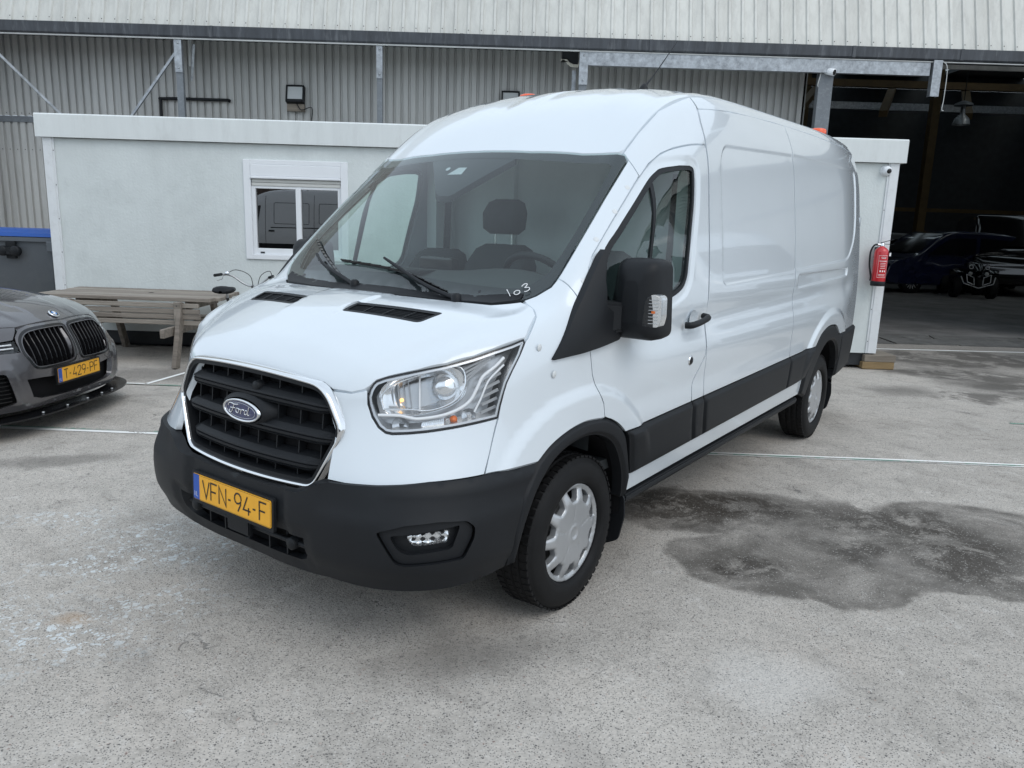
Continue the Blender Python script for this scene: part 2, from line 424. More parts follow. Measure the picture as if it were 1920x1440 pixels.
class Proj:
    """2D drawing plane (u,v) whose points are pressed onto a master surface along d"""
    def __init__(s, bvh, u, v, d, far=6.0):
        s.bvh = bvh; s.u = Vector(u); s.v = Vector(v); s.d = Vector(d).normalized(); s.far = far
        s.flip = s.u.cross(s.v).dot(-s.d) < 0
    def to2d(s, p): p = Vector(p); return (p.dot(s.u), p.dot(s.v))
    def cast(s, a, b):
        o = s.u*a+s.v*b-s.d*s.far
        h = s.bvh.ray_cast(o, s.d)
        if h[0] is None:
            best = None
            for k in range(60):
                q = o+s.d*(s.far-1.5+3.0*k/59); n = s.bvh.find_nearest(q)
                if best is None or n[3] < best[3]: best = n; bq = q
            return best[0].copy(), best[1]
        return h[0], h[1]
def smooth_frame(P2, proj, e=.022):
    """points on the master, smooth normals there and the two tangents of the drawing plane"""
    out = []
    for a, b in P2:
        p = proj.cast(a, b)[0]
        ta = (proj.cast(a+e, b)[0]-proj.cast(a-e, b)[0])/(2*e); tb = (proj.cast(a, b+e)[0]-proj.cast(a, b-e)[0])/(2*e)
        n = ta.cross(tb)
        if n.length < 1e-9: n = -proj.d.copy()
        n.normalize()
        d_ = (p-proj.axis_pt(p)) if hasattr(proj, 'axis_pt') else -proj.d
        if n.dot(d_) < 0: n = -n
        out.append((p, n, ta, tb))
    return out
def project_mesh(P2, proj, offset=0.0, relief=None, normals=False):
    P2 = np.asarray(P2, float); fr_ = smooth_frame(P2, proj); k = relief(P2) if relief is not None else np.zeros(len(P2))
    pts = [p+n*(offset+float(r)) for (p, n, ta, tb), r in zip(fr_, k)]
    if not normals: return pts
    nn = [n for p, n, ta, tb in fr_]
    if relief is not None:
        e = .0035
        ga = (relief(P2+[e, 0])-relief(P2-[e, 0]))/(2*e); gb = (relief(P2+[0, e])-relief(P2-[0, e]))/(2*e); nn = []
        for (p, n, ta, tb), x, y in zip(fr_, ga, gb):
            # surface gradient of the relief height
            A, B_, C_ = ta.dot(ta), ta.dot(tb), tb.dot(tb); D = max(A*C_-B_*B_, 1e-6)
            g = ta*((C_*x-B_*y)/D)+tb*((A*y-B_*x)/D); q = n-g; q.normalize(); nn.append(q)
    return pts, nn
class Flip:
    """van frame -> object frame: local x forward"""
    x = True
def region(name, parent, material, outline, proj, holes=(), h=.05, bh=None, offset=0.0, thick=.015, relief=None, lines=(), mirror=False, smooth=True, rimdir=None, flipx=True, custom=True):
    """panel cut from the master surface: an outline in a drawing plane, pressed on, with a folded-in rim"""
    P, F = triangulate(outline, list(holes), h, lines, bh)
    W, NN = project_mesh(P, proj, offset, relief, True)
    F = [tuple(int(i) for i in f) for f in F]
    fl = proj.flip
    faces = [f[::-1] if fl else f for f in F]
    verts = [Vector(p) for p in W]; sm = [smooth]*len(faces); vn = list(NN); rimf = []
    if thick:
        rd = Vector(rimdir) if rimdir is not None else proj.d
        be = boundary_edges(faces); m1 = {}; m2 = {}
        def g(i):
            if i not in m1:
                m1[i] = len(verts); verts.append(verts[i].copy()); m2[i] = len(verts); verts.append(verts[i]+rd*thick); vn.extend([Vector((0, 0, 0)), Vector((0, 0, 0))])
            return m1[i], m2[i]
        for a, b in be:
            a1, a2 = g(a); b1, b2 = g(b); faces.append((b1, a1, a2, b2)); sm.append(True); fn = (verts[a1]-verts[b1]).cross(verts[a2]-verts[b1])
            for q in (a1, a2, b1, b2): vn[q] = vn[q]+fn
    objs = []
    for s in ((1, -1) if mirror else (1,)):
        vs = [((-p.x if flipx else p.x), p.y*s, p.z) for p in verts]
        neg = flipx != (s < 0)
        fs = [f[::-1] for f in faces] if neg else faces
        o = mesh_obj(name, vs, fs, material, parent); o.data.polygons.foreach_set('use_smooth', sm)
        # smooth normals taken from the master; the rim keeps its own (edge normals follow the face winding)
        cn = []
        for i, q in enumerate(vn):
            q = q.normalized() if q.length > 1e-12 else Vector((0, 0, 1)); cn.append((-q.x if flipx else q.x, q.y*s, q.z))
        if smooth and custom: o.data.normals_split_custom_set_from_vertices(cn)
        objs.append(o)
    return objs if mirror else objs[0]
_cv, _cf = build_cage(SHOULDER, CENTRE, front_pt, side_y)
VAN_V, VAN_F = subdivided(_cv, _cf, 4)
VAN_BVH = BVHTree.FromPolygons(VAN_V, VAN_F)
LEFT = Proj(VAN_BVH, (1, 0, 0), (0, 0, 1), (0, -1, 0))
TOP = Proj(VAN_BVH, (1, 0, 0), (0, 1, 0), (0, 0, -1))
FRONT = Proj(VAN_BVH, (0, 1, 0), (0, 0, 1), (1, 0, 0))
_c = math.sqrt(.5)
CORNER = Proj(VAN_BVH, (_c, _c, 0), (0, 0, 1), (_c, -_c, 0))     # looks at the left front corner diagonally
VAN_LOC, VAN_ANG = (-1.0926, 2.9426, 0), 0.9385 + PI               # local +x = forward
LEFT45 = Proj(VAN_BVH, (1, 0, 0), (0, -_c, _c), (0, -_c, -_c))
class Wrap(Proj):
    def axis_pt(s, p): return Vector((s.cx, s.cy, p.z))
    def __init__(s, bvh, cx, cy, r, z=None): s.bvh = bvh; s.cx, s.cy, s.r = cx, cy, r; s.flip = True; s.d = Vector((.7, -.7, 0))
    def to2d(s, p): return (math.atan2(p[1]-s.cy, s.cx-p[0])*s.r, p[2])
    def cast(s, a, b):
        f = a/s.r; dr = Vector((math.cos(f), -math.sin(f), 0)); o = Vector((s.cx, s.cy, b))-dr*3
        h = s.bvh.ray_cast(o, dr)
        if h[0] is None: h = s.bvh.find_nearest(o+dr*2.3)
        n = h[1] if h[1].dot(dr) < 0 else -h[1]
        return h[0].copy(), n
class Fn(Proj):
    """drawing plane lifted by a plain function"""
    def __init__(s, fn, u, v, d): s.fn = fn; s.u, s.v, s.d = Vector(u), Vector(v), Vector(d); s.flip = s.u.cross(s.v).dot(-s.d) < 0
    def cast(s, a, b): return Vector(s.fn(a, b)), -s.d
_a = math.radians(42)
TOPF = Proj(VAN_BVH, (math.cos(_a), 0, math.sin(_a)), (0, 1, 0), (math.sin(_a), 0, -math.cos(_a)))   # looks down on the bonnet from ahead
WRAP = Wrap(VAN_BVH, .75, .45, .7)
def inset(poly, d):
    """shrink a closed polygon by d"""
    P = np.array(poly, float); n = len(P)
    ar = sum(P[i][0]*P[(i+1) % n][1]-P[(i+1) % n][0]*P[i][1] for i in range(n)); s = 1 if ar > 0 else -1
    out = []
    for i in range(n):
        e0 = P[i]-P[i-1]; e1 = P[(i+1) % n]-P[i]
        e0 = e0/(np.linalg.norm(e0)+1e-9); e1 = e1/(np.linalg.norm(e1)+1e-9)
        n0 = np.array([-e0[1], e0[0]])*s; n1 = np.array([-e1[1], e1[0]])*s; m = n0+n1; L = m@m
        out.append(tuple(P[i]+(m*2/L*d if L > .5 else n0*d)))
    return out
# ------------------------------------------------------------------ white van: materials and parts
M = {}
M['paint'] = mat('white_paint', (.655, .705, .745), .22, spec=.5, coat=1.0, var=.012, vscale=2.0)
M['plastic'] = mat('black_plastic', (.0115, .0128, .015), .50, spec=.25, bump=.06, bscale=900, var=.12, vscale=3)
M['gloss_black'] = mat('gloss_black', (.008, .008, .009), .12)
M['dark'] = mat('dark_cavity', (.006, .006, .007), .8, spec=.2)
M['chrome'] = mat('chrome', (.78, .79, .80), .07, 1.0)
M['satin'] = mat('satin_silver', (.46, .47, .48), .36, .55, var=.05)
M['rubber'] = mat('tyre_rubber', (.009, .009, .0095), .62, spec=.22, bump=.15, bscale=260, var=.25, vscale=9)
M['ws_glass'] = glass_mat('windscreen_glass', (.80, .89, .87), 1.0, 1.56)
M['side_glass'] = glass_mat('side_glass', (.60, .72, .68), 1.0, 1.52)
M['lamp_glass'] = glass_mat('lamp_lens', (.96, .97, .98), .9, 1.45)
M['frit'] = mat('frit_black', (.012, .012, .016), .35)
M['dash'] = mat('dash_plastic', (.045, .05, .052), .65, bump=.1, bscale=400)
M['seat'] = mat('seat_cloth', (.035, .04, .043), .9, bump=.25, bscale=300, var=.2, vscale=20)
M['trim_grey'] = mat('cab_lining', (.70, .73, .73), .75, var=.05)
M['plate_yellow'] = mat('plate_yellow', (.86, .42, .025), .42, var=.05, vscale=30)
M['plate_blue'] = mat('plate_blue', (.02, .09, .42), .4)
M['ink'] = mat('plate_black', (.008, .008, .008), .45)
M['white_ink'] = mat('white_ink', (.85, .85, .85), .5)
M['blue_enamel'] = mat('blue_enamel', (.008, .018, .10), .15, coat=1.0)
M['amber'] = mat('amber_bulb', (.75, .16, .02), .25)
M['beacon'] = mat('orange_beacon', (.85, .10, .02), .25, coat=.5)
M['reflector'] = mat('lamp_reflector', (.86, .87, .88), .16, .85)
M['lamp_grey'] = mat('lamp_bezel', (.55, .56, .57), .25, .6)
M['bulb'] = emat('warm_bulb', (1.0, .55, .18), 2.0)
M['decal_spot'] = mat('clear_plug', (.66, .68, .68), .35)

van = empty('cargo_van', VAN_LOC, VAN_ANG)
tag(van, 'white high roof cargo van with black bumper and side cladding, parked in the middle', 'van')
def onL(x, z): return LEFT.cast(x, z)[0]
def onT(x, y): return TOP.cast(x, y)[0]
def vb(): return MB(flipx=True)
def sym(half):
    """half outline (x,y) from the centre line outwards and back -> closed symmetric outline"""
    return [tuple(p) for p in half] + [(p[0], -p[1]) for p in half[::-1] if abs(p[1]) > 1e-6]
def sdf_step(poly, depth, w): return lambda P: depth*smooth01(.5-sdf(P, poly)/w)

def ringl(poly, *ds):
    """closed guide lines at fixed distances inside (+) or outside (-) a polygon"""
    out = []
    for d in ds: q = inset(poly, d); out.append(q+[q[0]])
    return out
# --- side drawing lines (x, z)
def ZT(x): return .757+(x-1.35)*.0205
def ZB(x): return .520+(x-1.45)*.022
def ZS(x): return .424+(x-1.44)*.014
AO = [(.684, .757), (.77, .81), (.887, .851), (1.0, .866), (1.143, .856), (1.243, .820), (1.32, .770), (1.36, .725)]
AI = [(1.412, .41), (1.405, .455), (1.362, .573), (1.263, .708), (1.133, .778), (1.0, .796), (.871, .775), (.765, .72), (.68, .635), (.62, .53), (.585, .42), (.578, .365)]
RZ = [(2.2, 2.275), (2.42, 2.305), (3.1, 2.35), (4.2, 2.372), (5.3, 2.37), (5.9, 2.355)]
RECM = rnd([(2.43, 1.37), (3.85, 1.405), (3.85, 2.175), (2.50, 2.12), (2.42, 2.03)], [.06, 0, 0, .08, .1], 6)
RECR = rnd([(3.64, 1.41), (5.22, 1.455), (5.60, 1.66), (5.66, 2.19), (3.64, 2.175)], [0, .12, .2, .06, 0], 6)
SLOT = rnd([(3.83, 1.285), (5.22, 1.325), (5.22, 1.385), (3.83, 1.375)], .02, 3)
def side_relief(P):
    P = np.asarray(P, float); x, z = P[:, 0], P[:, 1]
    d = np.zeros(len(P))
    # soft waist channel that runs from the front door to the tail
    zc = 1.19+.012*(x-2.0); w = smooth01((x-1.15)/.5)*smooth01((5.6-x)/.4)
    d += -.016*w*np.exp(-((z-zc)/.085)**2)
    d += .007*w*np.exp(-((z-zc+.18)/.10)**2)
    # sill flare just above the cladding
    d += .010*smooth01((.90-z)/.12)*smooth01((x-1.3)/.2)*smooth01((4.2-x)/.2)
    # wheel arch brows
    for cx, cz, r0, a in ((1.0, .36, .635, .017), (4.78, .36, .70, .020)):
        r = np.hypot((x-cx)*(.93 if cx > 3 else 1), z-cz); d += a*smooth01((r0-r)/.06+.5)*smooth01((z-.55)/.2)
    return d
def mid_relief(P): return side_relief(P)+sdf_step(RECM, -.008, .02)(P)
def rear_relief(P): return side_relief(P)+sdf_step(RECR, -.008, .02)(P)+sdf_step(SLOT, -.010, .014)(P)
G = .0025   # half a shut-line gap
def brow(cx, r0, k): return [[(cx+(r0+d)*math.cos(a)/k, .36+(r0+d)*math.sin(a)) for a in np.linspace(.25, PI-.25, 40)] for d in (-.032, -.016, 0, .016, .032)]
BROW_F, BROW_R = brow(1.0, .635, 1.0), brow(4.78, .70, .93)

def P_(name, m, poly, **k):
    k.setdefault('mirror', True); k.setdefault('parent', van)
    par = k.pop('parent'); pr = k.pop('proj', LEFT)
    return region(name, par, m, poly, pr, **k)
# --- front doors
door_out = [(1.037, 1.165), (1.06, 1.053), (1.098, .97), (1.129, .923), (1.143, .861)]+[q for q in spline(AO, 5) if 1.15 < q[0] < 1.325]+[(1.335, ZT(1.34))] + \
           [(x, ZT(x)) for x in (1.6, 1.9)] + [(2.072, ZT(2.07)), (2.066, .852), (2.085, .89), (2.205, 1.005), (2.213, 1.05), (2.222, 1.35), (2.228, 1.7), (2.238, 2.085), (2.225, 2.098)] + \
           spline([(2.15, 2.092), (2.049, 2.080), (1.895, 2.050), (1.789, 2.016), (1.682, 1.960), (1.543, 1.862), (1.321, 1.686), (1.156, 1.547), (1.111, 1.497), (1.079, 1.440)], 4) + [(1.06, 1.33)]
win = spline([(1.125, 1.38), (1.205, 1.552), (1.342, 1.668), (1.481, 1.776), (1.626, 1.885), (1.700, 1.930), (1.765, 1.955), (1.918, 1.976)], 4) + \
      spline([(2.03, 1.982), (2.068, 1.972), (2.080, 1.94), (2.070, 1.80), (2.03, 1.65), (1.992, 1.50), (1.972, 1.43), (1.925, 1.378), (1.83, 1.345), (1.72, 1.325)], 4) + [(1.45, 1.305), (1.12, 1.295)]
door_objs = P_('front_door', M['paint'], inset(door_out, G), holes=[win], h=.028, lines=ringl(inset(win, -.035), .017, .0085, 0, -.0085, -.017)+BROW_F, relief=lambda P: side_relief(P)*smooth01((1.3-np.asarray(P)[:, 1])/.2*1+.2)+sdf_step(inset(win, -.035), -.010, .03)(P), thick=.03)
win_in = inset(win, .022)
for dob, s in zip(door_objs, (1, -1)):
    def sub(name, m, poly, **k):
        """part of one door only"""
        o = P_(name, m, poly, **k); keep = o[0] if s > 0 else o[1]; drop = o[1] if s > 0 else o[0]
        me = drop.data; bpy.data.objects.remove(drop); bpy.data.meshes.remove(me); keep.parent = dob; return keep
    sub('window_seal', M['plastic'], inset(win, -.002), holes=[win_in], offset=-.013, h=.05, thick=.025)
    sub('door_glass', M['side_glass'], inset(win, .012), offset=-.020, h=.10, thick=0)
    sub('window_divider', M['plastic'], [(1.645, 1.90), (1.672, 1.915), (1.535, 1.30), (1.508, 1.30)], offset=-.016, h=.05, thick=.012)
# handle + lock on the left door, same on the right
for dob, s in zip(door_objs, (1, -1)):
    b = vb(); p0 = onL(2.035, 1.205)
    pts = [(1.93, p0.y+.004, 1.190), (1.945, p0.y+.038, 1.193), (2.03, p0.y+.05, 1.205), (2.12, p0.y+.044, 1.218), (2.145, p0.y+.006, 1.222)]
    pts = spline(pts, 4); pts = [(p[0], p[1]*s, p[2]) for p in pts]
    b.tube(pts, [.017]*len(pts), 8).build('door_handle', M['plastic'], dob)
    b = vb(); c = onL(2.03, 1.212); b.lathe((c.x, (c.y+.002)*s, c.z), (0, s, 0), [(.0, -.012), (.035, -.010), (.048, .0005), (.052, .001)], 20).build('handle_cup', M['paint'], dob)
    b = vb(); c = onL(2.015, 1.0); b.lathe((c.x, (c.y-.004)*s, c.z), (0, s, 0), [(.026, 0), (.026, .012), (.020, .016)], 20); lk = b.build('lock_ring', M['chrome'], dob)
    b = vb(); b.lathe((c.x, (c.y-.004)*s, c.z), (0, s, 0), [(.020, .013), (.016, .019), (0, .020)], 20).build('lock_barrel', M['plastic'], dob)

# --- fenders, pillars, upper cab
fender = [(.700, .916, 1.236), (.798, .886, 1.31), (.831, .851, 1.332), (.872, .770, 1.359), (.907, .807, 1.379), (.955, .847, 1.416), (.994, .856, 1.452), (1.003, .957, 1.371), (1.06, .975, 1.35)]
fender = [LEFT45.to2d(p) for p in fender] + [LEFT45.to2d(onL(x, z)) for x, z in [(1.037, 1.165), (1.06, 1.053), (1.098, .97), (1.129, .923), (1.143, .861)]+spline(AO[:5], 5)[-1::-1]+[(.60, .758), (.50, .757)]] + \
         [LEFT45.to2d(p) for p in [(.428, .935, .757), (.463, .927, .827), (.521, .92, .952), (.534, .918, .996), (.553, .92, 1.048), (.568, .921, 1.082), (.598, .924, 1.126), (.642, .925, 1.179), (.684, .919, 1.228)]]
def rel45(P):
    xz = np.array([[q.x, q.z] for q in (LEFT45.cast(a, b)[0] for a, b in P)]); return side_relief(xz)
P_('fender', M['paint'], inset(fender, G), proj=LEFT45, h=.02, relief=rel45, thick=.02)
ap = [(.994, .856, 1.452), (1.166, .852, 1.609), (1.384, .838, 1.797), (1.602, .824, 1.975), (1.592, .892, 1.905), (1.543, .893, 1.864), (1.321, .908, 1.686), (1.156, .918, 1.547), (1.111, .931, 1.497), (1.08, .949, 1.444), (1.06, .96, 1.39), (1.003, .957, 1.371)]
P_('windscreen_pillar', M['paint'], inset([LEFT45.to2d(p) for p in ap], G), proj=LEFT45, h=.03, thick=.02)
DITCH = [(1.613, .789), (1.75, .787), (1.95, .785), (2.30, .787)]
up = [LEFT45.to2d(onT(*p)) for p in DITCH] + [LEFT45.to2d(onL(x, z)) for x, z in [(2.30, 2.30), (2.262, 2.22), (2.245, 2.102), (2.15, 2.096), (2.049, 2.084), (1.895, 2.054), (1.789, 2.020), (1.682, 1.964), (1.592, 1.899)]] + [LEFT45.to2d((1.602, .824, 1.975))]
P_('cab_side_panel', M['paint'], inset(up, G), proj=LEFT45, h=.035, thick=.02)
RX = [2.31, 2.8, 3.5, 4.2, 4.9, 5.4, 5.75, 5.90]
def ditch_y(x): return lerp_tab(x, [(2.3, .787), (2.8, .788), (3.6, .79), (4.5, .795), (5.1, .787), (5.5, .77), (5.9, .742)])
rail = [LEFT45.to2d(onT(x, ditch_y(x))) for x in RX] + [LEFT45.to2d(onL(x, lerp_tab(x, RZ))) for x in RX[::-1]]
P_('roof_rail', M['paint'], inset(rail, G), proj=LEFT45, h=.05, thick=.02)

# --- cargo sides
mid = [(2.235, ZT(2.24))] + [(x, ZT(x)) for x in (2.7, 3.2)] + [(3.745, ZT(3.745)), (3.745, lerp_tab(3.745, RZ))] + [(x, lerp_tab(x, RZ)) for x in (3.1, 2.7, 2.42, 2.31)] + [(2.275, 2.22), (2.250, 2.08), (2.240, 1.7), (2.233, 1.35), (2.224, 1.05)]
P_('side_panel', M['paint'], inset(mid, G), h=.035, relief=mid_relief, lines=ringl(RECM, .011, .0055, .0, -.0055, -.011), thick=.02)
bp_ = [(2.075, ZT(2.08)), (2.232, ZT(2.23)), (2.222, 1.05), (2.213, 1.005), (2.09, .885), (2.07, .855)]
P_('sill_pillar_panel', M['paint'], inset(bp_, G), h=.03, relief=side_relief, thick=.02)
RAO = spline([(4.20, .60), (4.27, .72), (4.356, .823), (4.452, .900), (4.60, .944), (4.76, .950), (4.90, .928), (5.0, .875), (5.05, .848)], 4)
rear_q = [(3.75, ZT(3.75)), (4.05, ZT(4.05)), (4.345, ZT(4.345))] + RAO[11:] + [(5.4, .846), (5.86, .843), (5.885, 1.4), (5.89, 2.0), (5.88, 2.33), (5.84, lerp_tab(5.84, RZ)), (5.3, lerp_tab(5.3, RZ)), (4.2, lerp_tab(4.2, RZ)), (3.75, lerp_tab(3.75, RZ))]
P_('rear_quarter_panel', M['paint'], inset(rear_q, G), h=.035, relief=rear_relief, lines=ringl(RECR, .011, .0055, .0, -.0055, -.011)+ringl(SLOT, .008, .004, 0, -.004, -.008)+BROW_R, thick=.02)
sill = [(1.452, ZB(1.45)+.002), (1.44, ZS(1.44))] + [(x, ZS(x)) for x in (2.2, 3.0, 3.7)] + [(4.23, ZS(4.23)), (4.20, ZB(4.2))] + [(x, ZB(x)) for x in (3.5, 2.8, 2.1)]
P_('sill', M['paint'], sill, h=.06, thick=.03)
# --- black cladding
def edge_soft(poly, h0, w): return lambda P: h0*smooth01(-sdf(P, poly)/w)
def clad(name, poly, h0=.016, h=.03):
    poly = inset(poly, G); P_(name, M['plastic'], poly, h=h, offset=.004, relief=lambda P: edge_soft(poly, h0, .022)(P)+side_relief(P), lines=ringl(poly, .007, .014, .022), thick=.015)
clad('door_cladding', [(1.365, .728), (1.34, ZT(1.34))]+[(x, ZT(x)) for x in (1.6, 1.9)]+[(2.075, ZT(2.075)), (2.10, .65), (2.145, ZB(2.145)), (1.8, ZB(1.8)), (1.453, ZB(1.453)), (1.42, .60)])
clad('pillar_cladding', [(2.08, ZT(2.08)), (2.225, ZT(2.225)), (2.25, .65), (2.288, ZB(2.288)), (2.15, ZB(2.15)), (2.105, .65)])
clad('side_cladding', [(2.23, ZT(2.23)), (3.0, ZT(3.)), (3.74, ZT(3.74)), (3.74, ZB(3.74)), (3.0, ZB(3.0)), (2.293, ZB(2.293)), (2.255, .65)])
clad('rear_cladding', [(3.745, ZT(3.745)), (4.35, ZT(4.35)), (4.25, .70), (4.20, ZB(4.2)), (3.745, ZB(3.745))])
AOs = spline(AO, 5); AIs = spline(AI, 5)
arch_f = [(.536, .365), (.543, .5), (.591, .639)]+AOs+[(1.415, .60), (1.450, .515), (1.448, .41)]+AIs
P_('arch_trim', M['plastic'], arch_f, h=.03, offset=.004, relief=lambda P: edge_soft(arch_f, .018, .02)(P), lines=ringl(arch_f, .007, .014, .021), thick=.05)
arch_r = [(4.20, ZS(4.2)), (4.20, .60)]+RAO[1:]+[(5.15, .847), (5.2, .46), (5.18, .43)]+[(4.78+.44*math.cos(a), .37+.45*math.sin(a)) for a in np.linspace(.13, PI-.1, 18)]
P_('rear_arch_trim', M['plastic'], arch_r, h=.03, offset=.004, relief=lambda P: edge_soft(arch_r, .018, .02)(P), lines=ringl(arch_r, .007, .014, .021), thick=.05)
rb = [(5.155, .847), (5.5, .846), (5.90, .843), (5.90, .47), (5.3, .455), (5.205, .455)]
P_('rear_bumper', M['plastic'], rb, h=.05, offset=.004, relief=lambda P: edge_soft(rb, .018, .02)(P), lines=ringl(rb, .007, .014, .021), thick=.05)
# step below the sill, mud flaps, wheel wells
for s in (1, -1):
    b = vb()
    prof = [(.955, .405), (.985, .400), (.990, .380), (.975, .352), (.90, .340), (.86, .36), (.88, .405)]
    b.prism([(p[0]*s, p[1]) for p in prof], (1.47, 0, 0), (0, 1, 0), (0, 0, 1), (2.72, 0, .035))
    b.build('side_step', M['plastic'], van, bevel=.006, segs=2)
    for x0 in (1.455, 5.19):
        b = vb(); poly = rnd([(.80, .42), (.985, .40), (.992, .30), (.965, .17), (.90, .135), (.80, .14)], .02, 3)
        b.prism([(p[0]*s, p[1]) for p in poly], (x0, 0, 0), (0, 1, 0), (0, 0, 1), (.012, 0, 0)).build('mud_flap', M['plastic'], van)
    for cx, r in ((1.0, .43), (4.78, .455)):
        b = vb(); n = 20; ang = np.linspace(-.12, PI+.02, n+1)
        vs = [(cx+r*math.cos(a), y*s, .365+r*math.sin(a)) for y in (.975, .50) for a in ang]
        b.add(vs, [(i, i+1, n+1+i+1, n+1+i) for i in range(n)], True)
        b.add([(cx, .50*s, .365)]+vs[n+1:], [(0, i+1, i+2) for i in range(n)])
        b.build('wheel_well', M['dark'], van)
# --- roof, tail
roofo = sym([(1.498, 0), (1.501, .16), (1.512, .33), (1.555, .60), (1.606, .765), (1.63, .781), (1.75, .781), (1.95, .779), (2.30, .781)]+[(x, ditch_y(x)-.006) for x in RX[1:]]+[(5.91, .60), (5.915, 0)])
GRV = [[(1.80, y0), (2.05, y0*1.0), (2.45, y0), (5.6, y0)] for y0 in (.13, .40, .62)]
def roof_relief(P):
    P = np.asarray(P, float); d = np.zeros(len(P))
    for y0 in (.0, .27, .54):
        for s in (1, -1):
            if y0 == 0 and s < 0: continue
            w = smooth01((P[:, 0]-1.78)/.25)*smooth01((5.75-P[:, 0])/.15); t = np.abs(P[:, 1]-s*y0)
            d += .006*w*smooth01((.085-t)/.02)
    return d
P_('roof', M['paint'], roofo, proj=TOP, h=.055, mirror=False, relief=roof_relief, thick=.02)
tail = [(0, .47)]+[(onL(5.86, z).y-.012, z) for z in (.47, .84, 1.2, 1.6, 2.0, 2.25, 2.34)]+[(.74, 2.385), (.60, 2.42), (0, 2.44)]
for s in (1, -1):
    b = vb(); b.prism([(p[0]*s, p[1]) for p in inset(tail, .004)], (5.865, 0, 0), (0, 1, 0), (0, 0, 1), (.075, 0, 0)); rd_ = b.build('rear_door', M['paint'], van, bevel=.03, segs=3)
    b = vb(); b.box((5.94, .845*s, 1.0), (5.965, .905*s, 1.45)).build('tail_lamp', M['beacon'], rd_, bevel=.008)
b = vb(); b.box((5.80, -.93, .44), (6.0, .93, .60)).build('rear_step_bumper', M['plastic'], van, bevel=.02, segs=2)
# side hinge seen at the tail edge
b = vb(); b.box((5.87, .86, 1.72), (5.93, .905, 1.82)).build('door_hinge', M['paint'], van, bevel=.01, segs=2)

# --- bonnet
hood_half = [(.098, 0), (.104, .15), (.114, .28), (.131, .40), (.134, .444), (.157, .521), (.181, .562), (.192, .577), (.213, .592), (.244, .628), (.309, .707), (.383, .779), (.474, .838), (.548, .869), (.63, .896), (.690, .914), (.702, .912),
             (.798, .883), (.828, .850), (.855, .790), (.860, .765), (.791, .663), (.755, .52), (.727, .387), (.705, .2), (.697, 0)]
VENT = [(.430, .157), (.487, .545), (.600, .578), (.531, .147)]
HOODZ = {0: 1.078, 1: 1.078, 2: 1.076, 3: 1.070, 4: 1.049, 5: 1.047, 6: 1.058, 7: 1.072, 8: 1.096, 9: 1.112}
def h2(x, y, z=None):
    p = onT(x, y)
    return TOPF.to2d((x, y, z if z is not None else p.z))
hh = [h2(p[0], p[1], HOODZ.get(i)) for i, p in enumerate(hood_half)]
hood = inset([tuple(p) for p in hh]+[(p[0], -p[1]) for p in hh[::-1] if abs(p[1]) > 1e-6], G)
ventL = rnd([h2(*p) for p in VENT], .022, 3); ventR = [(p[0], -p[1]) for p in ventL]
def hood_relief(P):
    P = np.asarray(P, float); x = np.array([TOPF.cast(*q)[0].x for q in P]); y = np.abs(P[:, 1])
    t = smooth01((.15+.13*np.clip(x-.43, -.4, .5)-y)/.012+.5)*smooth01((x-.30)/.12)*smooth01((.72-x)/.03)*.006       # raised tongue between the vents
    yb = .50+.55*np.clip(x-.12, 0, 1); t += .014*smooth01((yb-y)/.10+.5)*smooth01((x-.12)/.12)*smooth01((.80-x)/.2)   # central dome with a soft edge
    t += .008*np.exp(-((y-(.74+.20*(x-.3)))/.05)**2)*smooth01((x-.25)/.1)
    return t
P_('bonnet', M['paint'], hood, proj=TOPF, holes=[ventL, ventR], h=.025, relief=hood_relief, mirror=False, thick=.025)
for vn in (ventL, ventR):
    s = 1 if vn is ventL else -1
    fr_ = P_('bonnet_vent', M['plastic'], inset(vn, .001), proj=TOPF, holes=[inset(vn, .018)], h=.03, mirror=False, offset=.012, thick=.03)
    P_('vent_floor', M['dark'], inset(vn, .006), proj=TOPF, h=.1, mirror=False, offset=-.028, thick=0, parent=fr_)
    b = vb(); A, B_, C_, D_ = [Vector((p[0], p[1]*s, 0)) for p in VENT]
    for k in range(1, 8):
        t = k/8; p, q = A.lerp(D_, t), B_.lerp(C_, t); p2, q2 = p.lerp(q, .05), p.lerp(q, .95)
        pts = [onT(*(p2.lerp(q2, j/6).xy))+Vector((0, 0, .002)) for j in range(7)]
        for i in range(6): b.bar(pts[i], pts[i+1], .006, .012)
    for k in (1, 2, 3):
        t = k/4; p, q = A.lerp(B_, t), D_.lerp(C_, t); p2, q2 = p.lerp(q, .1), p.lerp(q, .9); b.bar(onT(*p2.xy)+Vector((0, 0, .004)), onT(*q2.xy)+Vector((0, 0, .004)), .006, .014)
    b.build('vent_slats', M['plastic'], fr_)

# --- windscreen
ws_half = [(1.492, 0), (1.496, .16), (1.506, .33), (1.549, .60), (1.600, .765), (1.612, .80), (1.597, .818), (1.384, .832), (1.166, .846), (1.010, .852), (.957, .842), (.909, .802), (.868, .757), (.797, .663), (.760, .52), (.732, .387), (.710, .2), (.702, 0)]
cl_half = [(1.452, 0), (1.462, .33), (1.500, .60), (1.535, .735), (1.530, .770), (1.490, .785), (1.201, .808), (1.047, .805), (.981, .785), (.915, .717), (.875, .55), (.848, .33), (.838, 0)]
P_('windscreen', M['ws_glass'], sym(ws_half), proj=TOP, h=.06, mirror=False, offset=.001, thick=0)
sensor = [(1.50, -.30), (1.215, .0), (1.209, .06), (1.50, .30)]
clear = spline(sym(cl_half), 2, closed=True)
P_('windscreen_frit', M['frit'], inset(sym(ws_half), .002), proj=TOP, holes=[clear], h=.06, mirror=False, offset=-.006, thick=0)
